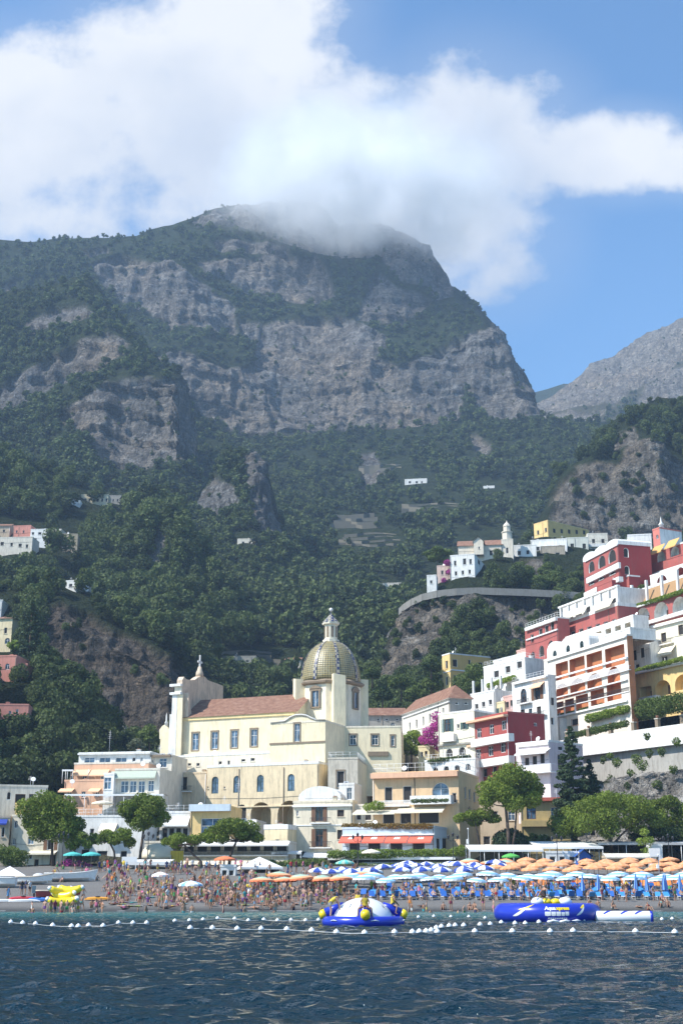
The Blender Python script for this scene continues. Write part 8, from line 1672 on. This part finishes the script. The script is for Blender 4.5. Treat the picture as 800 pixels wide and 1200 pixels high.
def person(loc, rz, pose, wear, col, hair, skin, place, name='person', scale=1.0, group=None, face=False, long_=False, extra=None):
    D = PROTO[pose]; o = bpy.data.objects.new('person', D['body']); link(o); o.location = loc; o.rotation_euler = (0, 0, rz); o.scale = (scale,) * 3
    o.material_slots[0].link = 'OBJECT'; o.material_slots[0].material = SKIN[skin]
    def ch(k, nm, mat):
        c_ = bpy.data.objects.new(nm, D[k]); link(c_, o); c_.material_slots[0].link = 'OBJECT'; c_.material_slots[0].material = mat
    what = {'trunks': 'trunks', 'bikini': 'bikini', 'shirt': 'shirt', 'suit': 'swimsuit', 'dress': 'dress', 'vest': 'life vest'}[wear]
    if wear == 'bikini': ch('brief', 'bikini_bottom', CLO[col]); ch('top', 'bikini_top', CLO[col])
    elif wear == 'shirt': ch('shirt', 'shirt', CLO[col]); ch('trunks', 'shorts', CLO[extra or 'navy'])
    elif wear == 'vest': ch('vest', 'life_vest', CLO[col]); ch('trunks', 'trunks', CLO[extra or 'navy'])
    else: ch(wear, what, CLO[col])
    ch('longh' if long_ else 'hair', 'hair', HAIR[hair])
    if face: f = bpy.data.objects.new('face', D['face']); link(f, o)
    o['category'] = 'person'; art = f'{col} {what}' + (f' and {extra} shorts' if wear == 'shirt' and extra else '')
    PEOPLE.append((o, f'person in {art}, {hair} hair, {pose}', place)); 
    if group: o['group'] = group
    return o
def rnd_wear():
    r = random.random(); c = random.choice(list(CLO))
    return ('trunks' if r < .5 else 'bikini' if r < .82 else 'suit' if r < .93 else 'shirt'), c
HL = lambda: random.choices(list(HAIR), [5, 5, 2, 1])[0]
LAND = [(0, 'left of the red motorboat'), (45, 'by the red motorboat'), (95, 'left of the pavilion canopy'), (140, 'below the pavilion canopy'), (198, 'by the lone white parasol'), (245, 'below the beach cabin'), (280, 'below the pyramid tent'), (330, 'below the shuttered house'), (378, 'left of the round float'), (470, 'right of the round float'), (520, 'below the white flagpole'), (570, 'below the twin trunk pine'), (640, 'below the blue hut'), (700, 'below the broad pine'), (760, 'near the right edge')]
def land(px):
    r = LAND[0][1]
    for p, t in LAND:
        if px >= p: r = t
    return r
TAKEN = []
def free(x, y, d=.62):
    if any((x - a) ** 2 + ((y - b) * .8) ** 2 < d * d for a, b in TAKEN): return False
    TAKEN.append((x, y)); return True
# crowd on the left half of the beach
n = 0; tries = 0
while n < 152 and tries < 5000:
    tries += 1; px = random.triangular(122, 412, 330) if random.random() < .65 else random.uniform(130, 400); Y = 141.6 + 27 * random.random() ** 1.6
    x = at(px, 1045, Y).x
    if not free(x, Y): continue
    pose = random.choices(['standing', 'standing hand on hip', 'walking', 'bending', 'sitting', 'sitting hugging knees', 'lying', 'reaching up'], [26, 14, 14, 4, 18, 14, 8, 2])[0]
    w, c = rnd_wear(); rz = random.uniform(-1.4, 1.4) if pose in ('sitting', 'sitting hugging knees') else random.uniform(0, 6.28)
    d = 'at the water edge' if Y < 144.5 else 'in the front crowd' if Y < 151 else 'mid beach' if Y < 160 else 'at the back'
    person((x, Y, bz(x, Y)), rz, pose, w, c, HL(), random.choices(range(4), [4, 5, 3, .6])[0], f'{d} {land(px)}', scale=random.uniform(.9, 1.06) if random.random() < .85 else random.uniform(.62, .78), group='bathers crowding the left half of the beach', long_=(w != 'trunks')); n += 1
# loungers' guests, walkers among the parasols
for (x, Y, rz) in random.sample(LOUNGE_SPOTS, 38):
    w, c = rnd_wear(); px = proj((x, Y, bz(x, Y)))[0]
    person((x, Y, bz(x, Y) + .40), rz, 'lounging', w, c, HL(), random.choice((0, 1, 1, 2)), f'on a sun lounger {land(px)}', group='bathers on the sun loungers', long_=w != 'trunks')
for px, Y, pose, w, c, rz in ((581, 151.3, 'standing', 'trunks', 'red', 3.0), (564, 151.0, 'standing', 'bikini', 'orange', 2.6), (720, 150.8, 'walking', 'trunks', 'black', 1.4), (733, 150.6, 'standing', 'bikini', 'black', -1.2), (705, 151.2, 'standing', 'suit', 'maroon', .4), (443, 150.5, 'standing', 'trunks', 'navy', .8), (497, 151.5, 'walking', 'shirt', 'white', 1.3), (610, 151.9, 'standing', 'shirt', 'white', .2), (620, 152.2, 'bending', 'suit', 'purple', 1.0), (655, 164, 'standing', 'bikini', 'red', .3), (672, 165, 'standing', 'trunks', 'red', .1), (690, 165, 'standing', 'suit', 'grey', .5), (745, 165, 'standing', 'trunks', 'orange', 2.0), (765, 152, 'standing hand on hip', 'bikini', 'white', .5), (775, 151, 'sitting', 'bikini', 'pink', .3), (520, 164, 'standing', 'trunks', 'azure', .9), (545, 165, 'walking', 'suit', 'black', 1.9), (460, 152, 'standing', 'bikini', 'turquoise', .7), (790, 152, 'standing', 'trunks', 'green', .6), (632, 151.2, 'sitting', 'bikini', 'lime', .2)):
    x = at(px, 1045, Y).x; TAKEN.append((x, Y)); person((x, Y, bz(x, Y)), rz, pose, w, c, HL(), random.choice((0, 1, 1, 2)), f'{"before the sun loungers" if Y < 160 else "under the striped parasols"} {land(px)}', long_=w in ('bikini', 'suit'))
for px, Y, pose, w, c in ((494, 143.5, 'lying', 'bikini', 'navy'), (528, 141.3, 'standing', 'trunks', 'maroon'), (519, 141.6, 'sitting', 'trunks', 'navy'), (550, 141.5, 'sitting', 'bikini', 'black'), (556, 141.8, 'sitting hugging knees', 'trunks', 'green'), (566, 141.4, 'bending', 'suit', 'pink'), (700, 143, 'sitting', 'trunks', 'azure'), (717, 142.2, 'sitting hugging knees', 'bikini', 'white'), (748, 143, 'lying', 'trunks', 'black'), (759, 141.5, 'sitting', 'bikini', 'red'), (774, 143.2, 'sitting', 'bikini', 'turquoise'), (782, 143.3, 'sitting', 'trunks', 'navy'), (690, 143.5, 'sitting hugging knees', 'suit', 'black'), (480, 141.6, 'standing', 'trunks', 'orange')):
    x = at(px, 1060, Y).x; person((x, Y, bz(x, Y)), random.uniform(-.6, .6), pose, w, c, HL(), random.choice((1, 1, 2)), f'on the wet shingle {land(px)}', long_=w != 'trunks')
# bathers standing in the shallows
n = 0
while n < 30:
    px = random.choice((random.uniform(150, 400), random.uniform(150, 400), random.uniform(475, 580), random.uniform(20, 130))); Y = random.uniform(131, 139.8); x = at(px, 1068, Y).x
    if not free(x, Y, .8): continue
    w, c = rnd_wear(); person((x, Y, -random.uniform(.75, 1.15) if Y < 137 else -random.uniform(.35, .7)), random.uniform(0, 6.28), random.choice(('standing', 'standing', 'standing hand on hip')), 'trunks' if w == 'shirt' else w, c, HL(), random.choice((0, 1, 1, 2)), f'in the shallows {land(px)}', group='bathers in the shallows', long_=w != 'trunks', scale=random.uniform(.85, 1.03)); n += 1
# round the banana floats
for k, (px, Y) in enumerate(((53, 140.5), (60, 136.8), (65, 136.5), (72, 136.6), (79, 136.8), (86, 136.9), (92, 140.4), (96, 141.5), (108, 143), (113, 143.4), (118, 143.8))):
    x = at(px, 1060, Y).x; w, c = rnd_wear(); person((x, Y, bz(x, Y) if Y > 141 else -.45), random.uniform(-1, 1) + (3.1 if k % 2 else 0), 'standing' if Y < 141 else ('walking' if k == 7 else 'sitting hugging knees'), w, c, HL(), k % 3, 'beside the yellow banana floats', long_=w != 'trunks')
# beach left and promenade
for px, Y, pose, w, c, rz in ((11, 151, 'standing', 'dress', 'azure', 1.0), (27, 158, 'standing', 'shirt', 'black', .5), (31, 158.5, 'standing', 'shirt', 'navy', 2.0), (36, 158, 'standing', 'shirt', 'white', 1.0), (99, 152, 'walking', 'trunks', 'grey', 1.6), (129, 151, 'standing', 'trunks', 'red', .3), (96, 190, 'standing', 'shirt', 'black', .3), (116, 190, 'standing', 'shirt', 'navy', .8), (122, 191, 'standing', 'shirt', 'grey', .1), (148, 188, 'walking', 'shirt', 'azure', 1.5), (195, 190, 'standing', 'shirt', 'navy', .2), (199, 190.5, 'standing', 'shirt', 'white', 1.2), (203, 190, 'standing', 'shirt', 'navy', 2.2), (212, 191, 'walking', 'shirt', 'white', 1.5), (225, 193, 'standing', 'shirt', 'white', .4), (242, 190, 'standing', 'shirt', 'azure', .2), (252, 190, 'walking', 'shirt', 'azure', -1.5), (290, 190, 'standing', 'dress', 'white', .6), (298, 189, 'standing', 'shirt', 'white', 2.4), (341, 190, 'standing', 'shirt', 'red', .3), (347, 190.5, 'standing', 'shirt', 'maroon', 1.0), (355, 190, 'walking', 'shirt', 'pink', 1.5), (366, 190, 'standing', 'shirt', 'black', .2), (378, 190, 'standing', 'dress', 'white', .9), (593, 192, 'standing', 'shirt', 'orange', .3), (609, 192, 'standing', 'shirt', 'red', 2.3), (660, 192, 'standing', 'shirt', 'navy', .4), (730, 190, 'standing', 'shirt', 'black', .4), (742, 190, 'walking', 'shirt', 'grey', 1.4)):
    x = at(px, 1030, Y).x; person((x, Y, bz(x, Y)), rz, pose, w, c, HL(), random.choice((0, 1, 2)), ('on the open shingle ' if Y < 165 else 'on the promenade ') + land(px), long_=w == 'dress', extra=random.choice(('navy', 'black', 'grey')) if w == 'shirt' and c == 'white' else None)
# riders on the floats
def on_float(a, r, z): return (SAT.x + r * math.cos(R(a)), 84 + r * math.sin(R(a)), z)
person(on_float(-88, 2.05, 1.02), 0, 'straddling', 'vest', 'yellow', 'black', 1, 'astride the front of the round float', face=True, extra='maroon')
person(on_float(2, 1.85, 1.12), R(100), 'straddling', 'vest', 'yellow', 'black', 1, 'astride the right rocker of the round float', face=True, extra='navy')
person(on_float(200, 2.15, .48), R(100), 'bending', 'vest', 'yellow', 'brown', 0, 'climbing on the left of the round float', face=True, extra='grey', scale=.95)
person(on_float(100, 1.85, 1.15), R(180), 'straddling', 'vest', 'yellow', 'black', 2, 'behind the dome of the round float', face=True, extra='black')
person((TRX - .55, TRY - 2.1, 1.62), R(-50), 'sitting', 'suit', 'black', 'brown', 1, 'on the cushions of the blue ring', face=True, long_=True)
person((TRX - .2, TRY - .6, .80), R(-30), 'sitting hugging knees', 'trunks', 'red', 'black', 2, 'inside the blue ring', face=True)
# one label each
from collections import defaultdict
def full(a, p): return f'{a} {p}'.replace('under the striped parasols', 'under striped parasols').replace('in front of the pavilion canopy', 'below the pavilion canopy')
grp = defaultdict(list)
for o, a, p in PEOPLE:
    t = full(a, p)
    if len(t.split()) > 12: a = a.replace('standing hand on hip', 'hand on hip').replace('sitting hugging knees', 'hugging knees'); t = full(a, p)
    if len(t.split()) > 12: a = ', '.join(q for q in a.split(', ') if 'hair' not in q); t = full(a, p)
    if len(t.split()) > 12: t = full(a.rsplit(', ', 1)[0], p)
    grp[t].append(o)
import re as _re
def short(t, extra_words):
    for pat in (r' and \w+ shorts', r', (?:hand on hip|hugging knees|\w+ \w+|\w+)(?= (?:at|in|on|by|below|before|under|beside|mid|inside|astride|climbing|behind)\b)', r' and \w+'):
        if len(t.split()) + extra_words > 16: t = _re.sub(pat, '', t, count=1)
    return t
for t, os_ in grp.items():
    if len(os_) == 1: os_[0]['label'] = short(t, 0); continue
    os_.sort(key=lambda q: proj(q.location)[0]); n = len(os_)
    for k, q in enumerate(os_): q['label'] = (('left of two: ' if k == 0 else 'right of two: ') if n == 2 else ('leftmost: ' if k == 0 else 'rightmost: ' if k == n - 1 else f'{ordinal(k + 1)} from left: ')) + short(t, 3)

# the rest of the crowd behind the three hundred nearest, one mass nobody could count
def crowd(name, label, spots):
    V_, F3, F4, M3, M4_ = [], [], [], [], []; mats = SKIN + list(CLO.values()) + list(HAIR.values()); nb = 0; cl = list(CLO.values())
    for (x, y, z, rz, pose, sc) in spots:
        D = PROTO[pose]; sk = random.choice(SKIN[:3]); wear = random.choice((('trunks',), ('brief', 'top'), ('suit',), ('shirt', 'trunks')))
        for k, m in [('body', sk)] + [(w, random.choice(cl)) for w in wear] + [('hair', random.choice(list(HAIR.values())))]:
            me = D[k]; n = len(me.vertices); co = np.empty(n * 3, np.float32); me.vertices.foreach_get('co', co); co = co.reshape(-1, 3) * sc
            c_, s_ = math.cos(rz), math.sin(rz); V_.append(np.stack([co[:, 0] * c_ - co[:, 1] * s_ + x, co[:, 0] * s_ + co[:, 1] * c_ + y, co[:, 2] + z], 1)); mi_ = mats.index(m)
            for p in me.polygons:
                v = [i + nb for i in p.vertices]
                if len(v) == 4: F4.append(v); M4_.append(mi_)
                else: F4.append((v + [v[-1]] * 4)[:4] if len(v) < 4 else v[:4]); M4_.append(mi_)
            nb += n
    me = bpy.data.meshes.new(name); me.from_pydata(np.concatenate(V_).tolist(), [], [f if f[2] != f[3] else f[:3] for f in F4]); 
    for m in mats: me.materials.append(m)
    me.polygons.foreach_set('material_index', M4_); me.polygons.foreach_set('use_smooth', [True] * len(F4)); o = bpy.data.objects.new(name, me); link(o); meta(o, label, kind='stuff')
spots = []; t = 0
while len(spots) < 500 and t < 20000:
    t += 1; px = random.triangular(110, 425, 320) if t % 4 == 1 else random.uniform(120, 420) if t % 4 == 2 else random.uniform(60, 420) if t % 4 == 3 else random.uniform(430, 800); Y = (random.uniform(172, 197) if t % 4 == 3 else 144 + 27 * random.random()) if px < 422 else random.uniform(154, 170); x = at(px, 1040, Y).x
    if not free(x, Y, .4): continue
    spots.append((x, Y, bz(x, Y), random.uniform(0, 6.28), random.choice(('standing', 'standing hand on hip', 'walking', 'sitting', 'sitting hugging knees', 'sitting')), random.uniform(.8, 1.05)))
crowd('crowd', 'thick crowd of bathers filling the beach behind the nearest people', spots)
# towels and bags on the shingle
tw = defaultdict(int); k = 0
for q in range(60):
    px = random.uniform(125, 425); Y = 143.5 + 22 * random.random(); x = at(px, 1045, Y).x; c = random.choice(list(CLO)); n_ = 6; w2, l2 = .38, .85; rz = random.uniform(0, 3.1); vs = []; mb = MB()
    up_ = lambda u, v: (u, v, .05 + .025 * math.sin(u * 9 + v * 5 + q) + .02 * math.sin(v * 7 + q))
    for i in range(4):
        for j in range(n_): u0, u1, v0, v1 = -w2 + 2 * w2 * i / 4, -w2 + 2 * w2 * (i + 1) / 4, -l2 + 2 * l2 * j / n_, -l2 + 2 * l2 * (j + 1) / n_; mb.poly([up_(u0, v0), up_(u1, v0), up_(u1, v1), up_(u0, v1)], CLO[c] if j % 3 or q % 2 else CLO['white'], True)
    tw[(c, q % 2)] += 1; o = mb.obj('beach_towel', None, (x, Y, bz(x, Y)), rz); o['category'] = 'towel'; o['group'] = 'towels spread on the shingle'; PEOPLE.append((o, None, None)); o['lab'] = f'{"plain" if q % 2 else "white striped"} {c} towel {"by the water" if Y < 150 else "mid beach" if Y < 158 else "far up the beach"} {land(px)}'
g2 = defaultdict(list)
for o in [p[0] for p in PEOPLE if p[1] is None]: g2[o['lab']].append(o); del o['lab']
for t, os_ in g2.items():
    os_.sort(key=lambda q: proj(q.location)[0])
    for k, q in enumerate(os_): q['label'] = t if len(os_) == 1 else f'{ordinal(k + 1)} from left: {t}'
